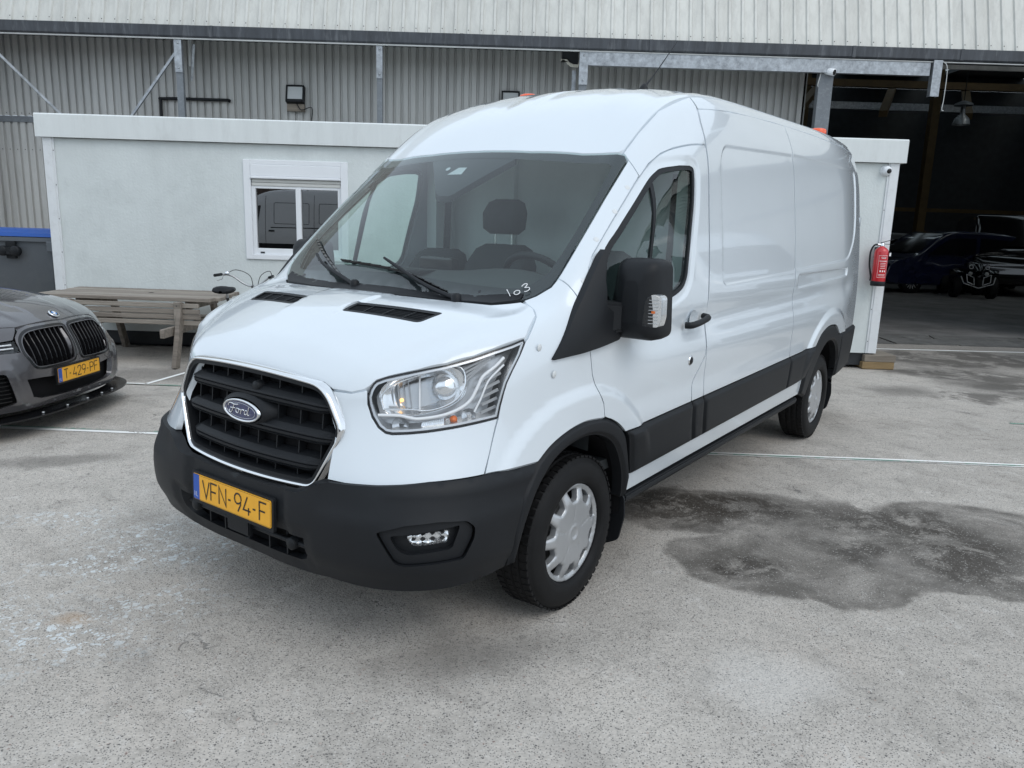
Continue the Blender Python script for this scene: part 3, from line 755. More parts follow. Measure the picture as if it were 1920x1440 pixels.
sf = P_('sensor_cover', M['frit'], rnd([(1.47, -.29), (1.235, -.055), (1.215, -.02), (1.215, .06), (1.47, .28)], .02, 3), proj=TOP, h=.06, mirror=False, offset=-.007, thick=.03)
P_('camera_window', M['lamp_grey'], [(1.345, -.075), (1.39, -.035), (1.39, .02), (1.345, .02)], proj=TOP, h=.06, mirror=False, offset=-.0055, thick=0, parent=sf)
cc = onT(1.385, -.10); b = vb(); b.lathe(cc+Vector((0, 0, -.005)), (-.65, 0, .75), [(.014, 0), (0, .0008)], 12).build('sensor_eye', M['lamp_grey'], sf)
# cowl and wipers
cow = sym([(.785, 0), (.79, .3), (.83, .55), (.885, .70), (.905, .755), (.868, .757), (.797, .663), (.760, .52), (.732, .387), (.710, .2), (.702, 0)])
P_('scuttle_panel', M['plastic'], inset(cow, .004), proj=TOP, h=.05, mirror=False, offset=.006, thick=.02)
def glass_pt(x, y, up_=.02): p, n = TOP.cast(x, y); n = n if n.z > 0 else -n; return p+n*up_
for arm, blade in ((((.76, .50), (.80, .30), (.875, -.02)), ((.80, .42), (.84, .1), (.885, -.34))), (((.765, -.13), (.86, -.42), (.93, -.56)), ((.80, -.24), (.93, -.52), (1.06, -.735)))):
    b = vb(); p0, p1, p2 = arm
    pts = [glass_pt(*p0, .012), glass_pt(*p1, .035), glass_pt(*p2, .034)]; b.tube(spline(pts, 4), [.010]*4+[.008]*4+[.006], 6)
    b.lathe(glass_pt(*p0, .0), (0, 0, 1), [(.022, 0), (.022, .025), (.012, .034), (0, .035)], 12); wa = b.build('wiper_arm', M['plastic'], van)
    b = vb(); bp = spline([glass_pt(*q, .010) for q in blade], 6); b.tube(bp, .005, 5)
    for i in range(len(bp)-1): b.bar(Vector(bp[i])+Vector((-.006, 0, .008)), Vector(bp[i+1])+Vector((-.004, 0, .006)), .012, .006)
    b.build('wiper_blade', M['gloss_black'], wa)
# chalk number on the glass
def strokes_on(b, strokes, f, r):
    for st in strokes: b.tube([f(*q) for q in st], r, 5)
n103 = [[(0, 1), (.05, 0)], spline([(.42, .55), (.30, .45), (.27, .2), (.36, .02), (.52, .12), (.55, .4), (.42, .55)], 3), spline([(.70, .80), (.85, .95), (.98, .85), (.88, .62), (.82, .55), (1.0, .45), (1.02, .22), (.85, .08), (.76, .15)], 3)]
b = vb()
strokes_on(b, n103, lambda u, v: glass_pt(.862+.049*u+.024*v, .706+.069*u-.030*v, .013), .0019)
b.build('chalk_number', M['white_ink'], van)

# --- grille
def gx(y, z): return .034+(z-.676)*.105+.20*y*y
GR = Fn(lambda y, z: (gx(y, z), y, z), (0, 1, 0), (0, 0, 1), (1, 0, 0))
go = rnd([(-.411, .676), (.411, .676), (.535, .905), (.440, 1.070), (-.440, 1.070), (-.535, .905)], [.045, .045, .05, .07, .07, .05], 6)
go = [(y, z+.028*(1-(y/.45)**2)*(1 if z > .9 else -.35) if abs(y) < .45 and (z > 1.03 or z < .72) else z) for y, z in resample(go, .04)]
gi = inset(go, .020)
go = resample(go, .022)
def frame_loop(d, o): return [(gx(y, z)-o, y, z) for y, z in inset(go, d)]
b = vb(); n_go = len(go); lps = [frame_loop(d, o) for d, o in ((-.001, -.02), (0, .006), (.002, .012), (.006, .0165), (.011, .0165), (.015, .011), (.0165, .003), (.017, -.02))]
b.add([p for l in lps for p in l], [(i*n_go+k, i*n_go+(k+1) % n_go, (i+1)*n_go+(k+1) % n_go, (i+1)*n_go+k) for i in range(len(lps)-1) for k in range(n_go)], True); b.build('grille_frame', M['chrome'], van)
gi = inset(go, .016)
grl = region('grille', van, M['plastic'], inset(gi, -.004), GR, holes=[inset(gi, .016)], h=.03, offset=.004, thick=.07)
region('grille_back', grl, M['dark'], inset(go, .003), GR, h=.1, offset=-.065, thick=0)
def gspan(z):
    k = inset(gi, .002); ys = [a[0]+(b_[0]-a[0])*(z-a[1])/(b_[1]-a[1]) for a, b_ in zip(k, k[1:]+k[:1]) if (a[1]-z)*(b_[1]-z) <= 0 and a[1] != b_[1]]
    return max(ys)
for zc in (.975, .862, .757):
    prof = [(.060, .040), (.022, .028), (.002, .013), (.000, .006), (.007, .004), (.007, .001), (.000, -.001), (.000, -.010), (.007, -.012), (.007, -.015), (.001, -.017), (.012, -.026), (.055, -.030)]
    ym = gspan(zc)-.012; ny = 28; b = vb(); vs = []
    for i in range(ny+1):
        y = -ym+2*ym*i/ny; e = min(1, (ym-abs(y))/.05); dz = .016*(1-(y/.5)**2)*((zc-.80)/.2)
        for px, pz in prof: vs.append((gx(y, zc)+px*1.0+.02*(1-e), y, zc+dz+pz*(.55+.45*e)))
    m = len(prof); fs = [(i*m+k, i*m+k+1, (i+1)*m+k+1, (i+1)*m+k) for i in range(ny) for k in range(m-1)]
    b.add(vs, fs, False).build('grille_bar', M['plastic'], grl)
for yy in (-.40, -.29, -.17, -.06, .06, .17, .29, .40):
    b = vb(); zz = (.70, 1.06) if abs(yy) < .41 else (.75, 1.0)
    b.add([(gx(yy, z)+dx, yy+dy, z) for z in zz for dx in (.028, .064) for dy in (-.003, .003)], [(0,1,5,4),(0,4,6,2),(1,3,7,5)]).build('grille_fin', M['plastic'], grl)
# radar/camera knob above the badge
b = vb(); b.lathe((gx(0, 1.01)+.035, .06, 1.015), (-1, 0, 0), [(.022, 0), (.022, .03), (.016, .036), (0, .037)], 14).build('camera_knob', M['plastic'], grl)
# badge: black mount, chrome rim, blue oval, script
bz = .912; bx = gx(0, bz)-.012
b = vb(); prof = []
def oval(cx, ry, rz, n=40, y0=0., z0=bz): return [(cx, y0+ry*math.cos(2*PI*k/n), z0+rz*math.sin(2*PI*k/n)) for k in range(n)]
def loft(b, rings, smooth=True):
    n = len(rings[0]); vs = [p for r_ in rings for p in r_]
    b.add(vs, [(i*n+k, i*n+(k+1) % n, (i+1)*n+(k+1) % n, (i+1)*n+k) for i in range(len(rings)-1) for k in range(n)], smooth); return b
b = vb(); loft(b, [oval(bx+.07, .17, .085), oval(bx+.015, .145, .065), oval(bx+.004, .122, .050)]); mount = b.build('badge_mount', M['plastic'], grl)
b = vb(); loft(b, [oval(bx+.010, .118, .046), oval(bx-.006, .117, .0455), oval(bx-.009, .113, .042), oval(bx-.006, .107, .037), oval(bx-.003, .106, .0365)]); b.build('badge_rim', M['chrome'], mount)
b = vb(); rr = oval(bx-.004, .107, .0375); b.add([(bx-.0055, 0, bz)]+rr, [(0, i+1, (i+1) % 40+1) for i in range(40)], True).build('badge_face', M['blue_enamel'], mount)
b = vb(); rr = [(bx-.0058, .094*math.cos(a), bz+.0300*math.sin(a)) for a in np.linspace(0, 2*PI, 40, endpoint=False)]; b.tube(rr, .0009, 4, closed=True)
script = [spline([(-.080, .010), (-.074, .020), (-.060, .023), (-.040, .020), (-.020, .022), (-.010, .024)], 4), spline([(-.040, .020), (-.047, .006), (-.055, -.008), (-.064, -.016), (-.074, -.014), (-.075, -.008), (-.068, -.008)], 4), spline([(-.066, .003), (-.050, .004), (-.032, .006)], 3),
          spline([(-.014, .006), (-.026, .004), (-.030, -.006), (-.022, -.013), (-.012, -.008), (-.010, .002), (-.014, .006), (-.004, .003), (.004, .004)], 4),
          spline([(.006, .006), (.004, -.004), (.000, -.014)], 3), spline([(.004, -.004), (.010, .004), (.020, .006), (.022, .002)], 3),
          spline([(.046, .004), (.036, .005), (.028, -.003), (.030, -.012), (.040, -.010), (.048, .001)], 4), spline([(.060, .024), (.054, .010), (.048, -.004), (.050, -.013), (.060, -.009)], 4)]
for st in script: b.tube([(bx-.0065, q[0]*.98, bz+q[1]*.98) for q in st], .0026, 6)
b.build('badge_script', M['chrome'], mount)

# --- lower white fascia between grille, lamps and bumper
fas = [(.131, .40, 1.06), (.131, .444, 1.046), (.157, .521, 1.045), (.181, .563, 1.057), (.186, .574, 1.060), (.178, .582, 1.01), (.178, .604, .965), (.181, .633, .930), (.190, .660, .912), (.204, .681, .908), (.24, .726, .911), (.289, .775, .917), (.371, .839, .929), (.467, .896, .944), (.519, .918, .952),
       (.463, .927, .827), (.425, .934, .757), (.24, .829, .750), (.122, .696, .736), (.075, .591, .732), (.05, .50, .735), (.09, .49, .9), (.12, .40, 1.04)]
P_('front_panel', M['paint'], inset([WRAP.to2d(p) for p in fas], G), proj=WRAP, h=.03, thick=.025)
# --- bumper (left half drawn, mirrored and welded)
def half_weld(name, m, outline, proj, parent=van, **k):
    """half panel from the centre line outwards, mirrored and welded into one mesh"""
    a = region(name, parent, m, outline, proj, mirror=False, custom=False, **k)
    bm = bmesh.new(); bm.from_mesh(a.data)
    bmesh.ops.delete(bm, geom=[f for f in bm.faces if all(abs(v.co.y) < .0015 for v in f.verts)], context='FACES')
    for v in bm.verts:
        if abs(v.co.y) < .0015: v.co.y = 0
    r = bmesh.ops.duplicate(bm, geom=bm.verts[:]+bm.edges[:]+bm.faces[:])
    for g in r['geom']:
        if isinstance(g, bmesh.types.BMVert): g.co.y *= -1
    bmesh.ops.reverse_faces(bm, faces=[g for g in r['geom'] if isinstance(g, bmesh.types.BMFace)])
    bmesh.ops.remove_doubles(bm, verts=[v for v in bm.verts if abs(v.co.y) < .001], dist=.0004)
    bm.to_mesh(a.data); bm.free(); return a
W2 = WRAP.to2d
def on_wrap(poly3): return [W2(p) for p in poly3]
C0 = lambda z: W2(FRONT.cast(0, z)[0])
def fr(y, z): return W2(FRONT.cast(y, z)[0])
bump = [C0(.315), fr(.2, .32), fr(.4, .335), W2((.056, .494, .345)), W2((.088, .641, .343)), W2((.159, .79, .345)), W2((.313, .914, .349)), W2((.527, .963, .363)),
        W2((.536, .970, .42)), W2((.543, .98, .5)), W2((.591, .983, .639)), W2((.684, .985, .757)), W2((.446, .942, .755)), W2((.24, .829, .748)), W2((.122, .696, .734)), W2((.075, .591, .730)), W2((.052, .52, .728)), fr(.47, .712), fr(.43, .685), fr(.38, .668), fr(.2, .660), C0(.657)]
intake = [C0(.492), fr(.2, .493), fr(.41, .497), fr(.408, .42), fr(.39, .395), fr(.35, .378), fr(.2, .368), C0(.366)]
fog_o = rnd(on_wrap([(.088, .721, .583), (.145, .803, .611), (.228, .881, .620), (.316, .933, .613), (.346, .947, .585), (.341, .947, .545), (.305, .931, .474), (.138, .800, .463), (.121, .777, .473), (.096, .742, .545)]), .012, 2)
fog_i = rnd(on_wrap([(.108, .761, .569), (.30, .926, .598), (.268, .915, .514), (.145, .813, .499), (.123, .785, .518)]), .014, 3)
PLREC = [fr(-.02, .672), fr(.315, .672), fr(.325, .48), fr(-.02, .48)]
def bump_relief(P):
    P = np.asarray(P, float); z = P[:, 1]; d = np.zeros(len(P))
    d += .022*smooth01((z-.36)/.10)*smooth01((.765-z)/.05)            # main volume stands proud of the fascia
    d += -.016*sdf_step(PLREC, 1.0, .03)(P)                           # shallow pocket behind the plate
    a0 = np.exp(-((z-(.53-.10*np.clip((P[:, 0]-.1)/.5, -1, 1)))/.03)**2)
    d += -.007*smooth01((z-.62)/.02)*smooth01((P[:, 0]+.02)/.1)*smooth01((.72-z)/.02)
    d += -.012*sdf_step(inset(intake, -.03), 1.0, .03)(P)*(P[:, 0] < .05)
    return d
# the intake touches the centre line, so it is a notch in the outline instead of a hole
bump_u = [intake[0], intake[1], intake[2], intake[3], intake[4], intake[5], intake[6], intake[7]] + bump[0:]
bumper = half_weld('front_bumper', M['plastic'], bump_u, WRAP, holes=[fog_o], h=.026, thick=.05, relief=bump_relief)
bl_ = vb()
yb = [(-.43+.86*i/16) for i in range(17)]
bl_.add([(FRONT.cast(y, .43)[0].x+.075, y, z) for z in (.35, .51) for y in yb], [(i, i+1, 18+i, 17+i) for i in range(16)]).build('intake_back', M['dark'], bumper)
b = vb(); b.tube([(FRONT.cast(y, .44)[0].x+.02, y, .445) for y in yb], .011, 8).build('intake_bar', M['plastic'], bumper)
for y in (-.32, .32):
    b = vb(); x0 = FRONT.cast(y, .44)[0].x; b.lathe((x0+.03, y, .445), (-1, 0, 0), [(.026, 0), (.026, .03), (.020, .036), (0, .037)], 16).build('intake_knob', M['plastic'], bumper)
b = vb(); b.box((.005, -.075, .405), (.03, .075, .50)).build('sensor_bracket', M['plastic'], bumper, bevel=.006, segs=2)
for y in (-.26, -.15, .15, .26):
    b = vb(); x0 = FRONT.cast(y, .43)[0].x; b.box((x0+.03, y-.004, .37), (x0+.07, y+.004, .50)).build('intake_fin', M['plastic'], bumper)
c_ = WRAP.cast(fr(.55, .50)[0], .50)
for s in (1, -1):
    b = vb(); nn = c_[1].copy(); b.lathe(((c_[0]+nn*.014).x, (c_[0]+nn*.014).y*s, c_[0].z), (nn.x, nn.y*s, nn.z), [(.034, 0), (.034, .004), (.030, .005), (.030, .003), (0, .003)], 20).build('tow_cover', M['plastic'], bumper)
for fo in region('fog_bezel', van, M['plastic'], inset(fog_o, .002), WRAP, holes=[fog_i], h=.025, offset=.006, thick=.05, mirror=True):
    s = 1 if fo.data.vertices[0].co.y > 0 else -1
    def one(name, m, poly, **k):
        r_ = region(name, fo, m, poly, WRAP, mirror=True, **k); kp, dr = (r_[0], r_[1]) if s > 0 else (r_[1], r_[0])
        me = dr.data; bpy.data.objects.remove(dr); bpy.data.meshes.remove(me); return kp
    one('fog_pocket', M['plastic'], inset(fog_i, -.008), h=.03, offset=-.022, thick=0)
    fl = rnd(on_wrap([(.143, .810, .567), (.267, .913, .581), (.262, .910, .555), (.253, .908, .538), (.163, .835, .530), (.150, .818, .545)]), .008, 2)
    one('fog_lamp_body', M['reflector'], fl, h=.012, offset=-.020, thick=0, relief=lambda P: .006*np.sin(P[:, 0]*170)+.004*np.sin(P[:, 1]*260))
    one('fog_lamp_lens', M['lamp_glass'], fl, h=.03, offset=-.006, thick=.014)

# --- headlamps
HL = [(.213, .590, 1.090), (.232, .616, 1.103), (.264, .656, 1.116), (.332, .733, 1.139), (.382, .780, 1.152), (.472, .839, 1.177), (.545, .872, 1.198), (.625, .900, 1.217), (.676, .914, 1.231), (.678, .917, 1.223), (.642, .923, 1.177), (.598, .922, 1.124), (.568, .919, 1.080), (.553, .918, 1.046), (.534, .916, .996), (.521, .916, .957),
      (.467, .896, .950), (.371, .839, .935), (.289, .775, .923), (.240, .726, .917), (.204, .681, .914), (.190, .660, .918), (.182, .636, .934), (.180, .606, .970), (.180, .587, 1.010), (.182, .581, 1.036), (.192, .583, 1.063), (.204, .587, 1.082)]
hl = [CORNER.to2d(p) for p in HL]
def c2(x, y, z): return CORNER.to2d((x, y, z))
# inner drawing frame of the lamp: u along (0..1 inner->outer), v up (0..1)
def lampuv(u, v):
    lo = lerp_tab(u, [(0, .93), (.12, .916), (1, .957)]); hi = lerp_tab(u, [(0, 1.085), (.35, 1.14), (1, 1.232)])
    a0, a1 = c2(.182, .581, 0)[0], c2(.600, .918, 0)[0]
    return (a0+(a1-a0)*u, lo+(hi-lo)*v)
def lamp_parts(s):
    def one(name, m, poly, par=None, **k):
        r_ = region(name, par or van, m, poly, CORNER, mirror=True, **k); kp, dr = (r_[0], r_[1]) if s > 0 else (r_[1], r_[0])
        me = dr.data; bpy.data.objects.remove(dr); bpy.data.meshes.remove(me); return kp
    root = one('headlamp', M['lamp_grey'], hl, holes=[inset(hl, .010)], h=.02, offset=-.003, thick=.09)
    one('lamp_bowl', M['lamp_grey'], inset(hl, .004), par=root, h=.03, offset=-.085, thick=0)
    one('lamp_gasket', M['gloss_black'], inset(hl, -.004), par=root, holes=[inset(hl, .002)], h=.02, offset=-.001, thick=.02)
    one('lamp_cover', M['lamp_glass'], inset(hl, .001), par=root, h=.03, offset=.001, thick=0)
    def at(u, v, dep):
        p, n = CORNER.cast(*lampuv(u, v)); n = n if n.dot(CORNER.d) < 0 else -n; q = p+n*dep; return Vector((q.x, q.y*s, q.z))
    ax = Vector((-.82, .55*s, .10)).normalized()
    # one broad oval reflector with a bulb, a divider and a projector
    c = at(.37, .62, -.062); uu = (at(.60, .64, -.05)-at(.14, .60, -.05)).normalized(); zz = (at(.37, .92, -.05)-at(.37, .32, -.05)); zz = (zz-uu*zz.dot(uu)).normalized(); fw_ = uu.cross(zz); fw_ = fw_ if fw_.x < 0 else -fw_
    b = MB(flipx=True); n = 36; rg = []
    for k_, dp in ((.02, -.05), (.35, -.043), (.65, -.026), (.88, -.002), (1.0, .018), (1.04, .020)):
        rg.append([c+fw_*dp+uu*(.155*k_*math.copysign(abs(math.cos(t))**.75, math.cos(t)))+zz*(.078*k_*math.copysign(abs(math.sin(t))**.75, math.sin(t))) for t in np.linspace(0, 2*PI, n, endpoint=False)])
    loft(b, rg); bowl = b.build('main_reflector', M['reflector'], root)
    b = MB(flipx=True)
    for k in range(5): b.bar(c-uu*(.145-.022*k)+fw_*(-.018-.003*k)-zz*.055, c-uu*(.125-.020*k)+fw_*(-.016)+zz*.055, .004, .012, up=fw_)
    b.build('reflector_facets', M['satin'], bowl)
    b = MB(flipx=True); b.bar(c-uu*.030-zz*.068+fw_*(-.008), c+uu*.004+zz*.070+fw_*(-.008), .006, .035, up=fw_); b.build('divider', M['white_ink'], bowl)
    b = MB(flipx=True); b.tube([c-uu*.085-zz*.01+fw_*(-.04), c-uu*.085-zz*.01+fw_*(-.010)], [.009, .006], 10); b.build('bulb', M['bulb'], bowl)
    b = MB(flipx=True)
    for k in range(9): t = -.056+.014*k; b.bar(c+uu*(.020-.1*abs(t)*.2)+zz*t+fw_*(-.006), c+uu*(.070-.25*abs(t))+zz*t+fw_*(-.004), .010, .012, up=fw_)
    b.build('lens_ribs', M['lamp_glass'], bowl)
    b = MB(flipx=True); b.lathe(c+uu*.085+fw_*(-.025), fw_, [(.050, -.012), (.052, .006), (.046, .018), (.030, .030), (0, .036)], 24); b.build('projector', M['reflector'], bowl)
    # bright strips
    def strip(name, uv, r, m, dep=-.012):
        b = MB(flipx=True); pts = spline([at(u, v, dep) for u, v in uv], 4); b.tube(pts, r, 6); b.build(name, m, root)
    strip('light_strip', [(.06, .30), (.20, .29), (.27, .24), (.34, .20), (.50, .20), (.62, .25), (.70, .34), (.75, .50), (.79, .64), (.88, .73), (.95, .82)], .0065, M['white_ink'])
    strip('inner_strip', [(.73, .16), (.78, .34), (.83, .55), (.90, .66), (.95, .72)], .004, M['white_ink'])
    strip('edge_strip', [(.12, .955), (.35, .955), (.60, .955), (.85, .955)], .004, M['chrome'])
    strip('bowl_rim', [(.09, .42), (.08, .66), (.14, .86), (.30, .93), (.52, .94), (.64, .86), (.67, .62), (.62, .42), (.52, .33), (.40, .31), (.30, .36), (.20, .40), (.09, .42)], .0035, M['chrome'], -.022)
    b = MB(flipx=True)
    for k in range(6):
        t = k/5; b.bar(at(.79+.03*t, .12+.11*k, -.028), at(.90+.045*t, .16+.115*k, -.024), .006, .010)
    b.build('marker_fins', M['satin'], root)
    b = MB(flipx=True)
    for k in range(4): b.bar(at(.66, .62+.07*k, -.03), at(.80+.03*k, .80+.035*k, -.026), .005, .008)
    b.build('upper_fins', M['satin'], root)
    # indicator row
    b = MB(flipx=True)
    for k in range(12): b.bar(at(.36+.014*k, .05, -.03), at(.37+.014*k, .15, -.03), .006, .006)
    b.build('indicator_prisms', M['reflector'], root)
    b = MB(flipx=True); c = at(.585, .11, -.026); b.lathe(c, ax, [(.013, -.02), (.015, -.004), (.011, .008), (0, .012)], 14); b.build('indicator_bulb', M['amber'], root)
    b = MB(flipx=True); c = at(.21, .13, -.03); b.lathe(c, ax, [(.010, -.018), (.030, 0), (.032, .006)], 16); b.build('side_reflector', M['reflector'], root)
    b = MB(flipx=True); c = at(.70, .12, -.03); b.lathe(c, ax, [(.010, -.018), (.026, 0), (.028, .006)], 16); b.build('corner_reflector', M['reflector'], root)
    return root
lamp_parts(1); lamp_parts(-1)

# --- number plates: plain stroke alphabet (unit cell .6 wide, 1 high)
GL = {'V': [[(0, 1), (.3, 0), (.6, 1)]], 'F': [[(0, 0), (0, 1), (.55, 1)], [(0, .52), (.45, .52)]], 'N': [[(0, 0), (0, 1), (.6, 0), (.6, 1)]],
      '9': [[(.58, .66), (.55, .86), (.42, .98), (.30, 1), (.15, .96), (.04, .82), (.02, .66), (.08, .50), (.22, .42), (.40, .46), (.54, .56), (.58, .66), (.52, .40), (.30, 0)]],
      '4': [[(.45, 0), (.45, .42)], [(.36, 1), (.02, .24), (.62, .24)]], '-': [[(.08, .45), (.38, .45)]], 'T': [[(.3, 0), (.3, 1)], [(0, 1), (.6, 1)]],
      '2': [[(.04, .74), (.08, .90), (.22, 1), (.40, 1), (.55, .88), (.55, .68), (.44, .50), (.02, 0), (.60, 0)]], 'P': [[(0, 0), (0, 1), (.36, 1), (.54, .90), (.57, .72), (.50, .54), (.34, .46), (0, .46)]],
      'L': [[(0, 1), (0, 0), (.5, 0)]], 'O': [[(.3, 0), (.08, .12), (0, .5), (.08, .88), (.3, 1), (.52, .88), (.6, .5), (.52, .12), (.3, 0)]], 'P2': []}
FS = -1   # the van frame is left-handed
def flat_stroke(b, pts, w, o, u, v, lift):
    """flat ribbon along a polyline in the (u,v) plane"""
    o, u, v = Vector(o), Vector(u), Vector(v); nrm = u.cross(v)*FS
    P = [np.array(p, float) for p in pts]; L_, R_ = [], []
    for i, p in enumerate(P):
        d0 = P[i]-P[i-1] if i else P[1]-P[0]; d1 = P[i+1]-P[i] if i < len(P)-1 else P[-1]-P[-2]
        d0 = d0/(np.linalg.norm(d0)+1e-9); d1 = d1/(np.linalg.norm(d1)+1e-9); n0 = np.array([-d0[1], d0[0]]); n1 = np.array([-d1[1], d1[0]]); m = n0+n1; q = max(m@m, .5)
        off = m/q*w; L_.append(p+off); R_.append(p-off)
    vs = [o+u*float(q[0])+v*float(q[1])+nrm*lift for q in L_+R_]; n = len(P)
    b.add(vs, [(n+i, n+i+1, i+1, i) for i in range(n-1)])
def number_plate(parent, text, o, u, v, w=.52, h=.11, name='number_plate', flipx=True, mm=M):
    """o centre, u to the right as read, v up; normal u x v faces the reader"""
    o, u, v = Vector(o), Vector(u).normalized(), Vector(v).normalized(); n = u.cross(v).normalized()*FS
    outline = rnd([(-w/2, -h/2), (w/2, -h/2), (w/2, h/2), (-w/2, h/2)], .009, 3)
    hold = MB(flipx=flipx); hold.prism(rnd([(-w/2-.012, -h/2-.016), (w/2+.012, -h/2-.016), (w/2+.012, h/2+.010), (-w/2-.012, h/2+.010)], .01, 3), o-n*.016, u, v, n*.014); ho = hold.build('plate_holder', mm['plastic'], parent)
    pl = MB(flipx=flipx); pl.prism(outline, o-n*.002, u, v, n*.003); po = pl.build(name, mm['plate_yellow'], parent)
    bb = MB(flipx=flipx); bb.prism(rnd([(-w/2+.001, -h/2+.001), (-w/2+.044, -h/2+.001), (-w/2+.044, h/2-.001), (-w/2+.001, h/2-.001)], [.007, 0, 0, .007], 3), o+n*.001, u, v, n*.0006); bb.build('country_band', mm['plate_blue'], po)
    nl = MB(flipx=flipx)
    for k, ch in enumerate('NL'):
        for st in GL[ch]: flat_stroke(nl, [(-w/2+.009+k*.0155+p[0]*.018, -h/2+.014+p[1]*.020) for p in st], .0017, o, u, v, .0022)
    nl.build('country_code', mm['white_ink'], po)
    ch_h = .074; adv = .0; tb = MB(flipx=flipx); x = -w/2+.062; widths = {'-': .036}
    tot = sum(widths.get(c, .047) for c in text)+.0105*(len(text)-1); x = -w/2+.046+(w-.046-tot)/2
    for c in text:
        cw = widths.get(c, .047)
        for st in GL[c]: flat_stroke(tb, [(x+p[0]/.6*cw*(1 if c != '-' else .95)*(1), -ch_h/2+p[1]*ch_h) for p in st], .0070, o, u, v, .0022)
        x += cw+.0105
    tb.build('plate_text', mm['ink'], po)
    bd = MB(flipx=flipx)
    iu = inset(outline, .003)
    flat_stroke(bd, iu+[iu[0]], .0010, o, u, v, .0019); bd.build('plate_border', mm['ink'], po)
    return po
number_plate(van, 'VFN-94-F', (-.022, 0, .557), (0, 1, 0), (0.03, 0, 1))

# --- mirrors
for s in (1, -1):
    o_ = P_('mirror_sail', M['plastic'], rnd([(.787, 1.146), (1.087, 1.173), (1.24, 1.193), (1.215, 1.30), (1.112, 1.335), (1.142, 1.45), (1.212, 1.562), (1.17, 1.530), (1.088, 1.452)], [.01, .01, .03, .03, .02, .01, .008, .01, .01], 3), h=.03, offset=.012, thick=.03, relief=lambda P: .014*smooth01((P[:, 0]-.82)/.25))
    kp, dr = (o_[0], o_[1]) if s > 0 else (o_[1], o_[0]); me = dr.data; bpy.data.objects.remove(dr); bpy.data.meshes.remove(me)
    # housing: rounded box lofted front to back
    def ring(x, y0, y1, z0, z1, r, sl=0.0, n=6):
        poly = rnd([(y0, z0), (y1, z0), (y1-sl*.35, z1), (y0+sl, z1)], r, n); return [(x, p[0]*s, p[1]) for p in poly]
    b = vb()
    D = -.040
    rings = [ring(1.205, 1.075+D, 1.165+D, 1.27, 1.45, .03, .02), ring(1.212, 1.040+D, 1.195+D, 1.235, 1.495, .04, .03), ring(1.232, 1.008+D, 1.225+D, 1.208, 1.525, .05, .04), ring(1.265, .990+D, 1.242+D, 1.196, 1.540, .05, .045), ring(1.33, .990+D, 1.246+D, 1.195, 1.542, .05, .045), ring(1.385, .995+D, 1.242+D, 1.20, 1.537, .045, .045)]
    loft(b, rings); b.add(rings[0], [tuple(range(len(rings[0])))], True)
    mh = b.build('mirror_housing', M['plastic'], van)
    b = vb(); b.add(ring(1.378, 1.01+D, 1.228+D, 1.21, 1.528, .04, .04), [tuple(range(28))]).build('mirror_glass', M['chrome'], mh)
    b = vb()
    b.add([(x, y*s, z) for x, y, z in [(1.10, .985, 1.20), (1.27, .985, 1.20), (1.27, .985, 1.36), (1.10, .985, 1.36), (1.205, 1.06, 1.235), (1.30, 1.06, 1.235), (1.30, 1.06, 1.352), (1.205, 1.06, 1.352)]], [(0,1,5,4),(1,2,6,5),(2,3,7,6),(3,0,4,7),(4,5,6,7)])
    b.build('mirror_arm', M['plastic'], mh, bevel=.012, segs=2)
    # lower band and indicator
    sig = [(1.140, 1.262), (1.203, 1.258), (1.211, 1.30), (1.209, 1.385), (1.19, 1.398), (1.162, 1.392), (1.147, 1.37)]
    b = vb(); sg = rnd(sig, .012, 3)
    def sx(y): return 1.220+.9*max(0, y-1.14)**1.25
    b.add([(sx(p[0])-.004, p[0]*s, p[1]) for p in sg]+[(sx(p[0])+.05, (p[0])*s, p[1]) for p in sg], [tuple(range(len(sg)))]+[(i, (i+1) % len(sg), len(sg)+(i+1) % len(sg), len(sg)+i) for i in range(len(sg))]); ind = b.build('mirror_indicator', M['reflector'], mh)
    b = vb(); loft(b, [[(sx(p[0])+.02, p[0]*s*1.002, p[1]) for p in inset(sg, -.003)], [(sx(p[0])-.010, p[0]*s*1.002, p[1]) for p in inset(sg, -.002)], [(sx(p[0])-.014, p[0]*s*1.002, p[1]) for p in inset(sg, .004)]]); b.add([(sx(p[0])-.014, p[0]*s*1.002, p[1]) for p in inset(sg, .004)], [tuple(range(len(sg)))]); b.build('indicator_lens', M['lamp_glass'], ind)
    b = vb(); b.box((1.222, 1.178*s, 1.318), (1.235, 1.190*s, 1.328)).build('indicator_chip', M['amber'], ind)
    b = vb()
    for k in range(8): z_ = 1.275+.014*k; b.bar((sx(1.165)-.007, 1.165*s, z_), (sx(1.20)-.006, 1.20*s, z_), .003, .003)
    b.build('lens_lines', M['lamp_grey'], ind)

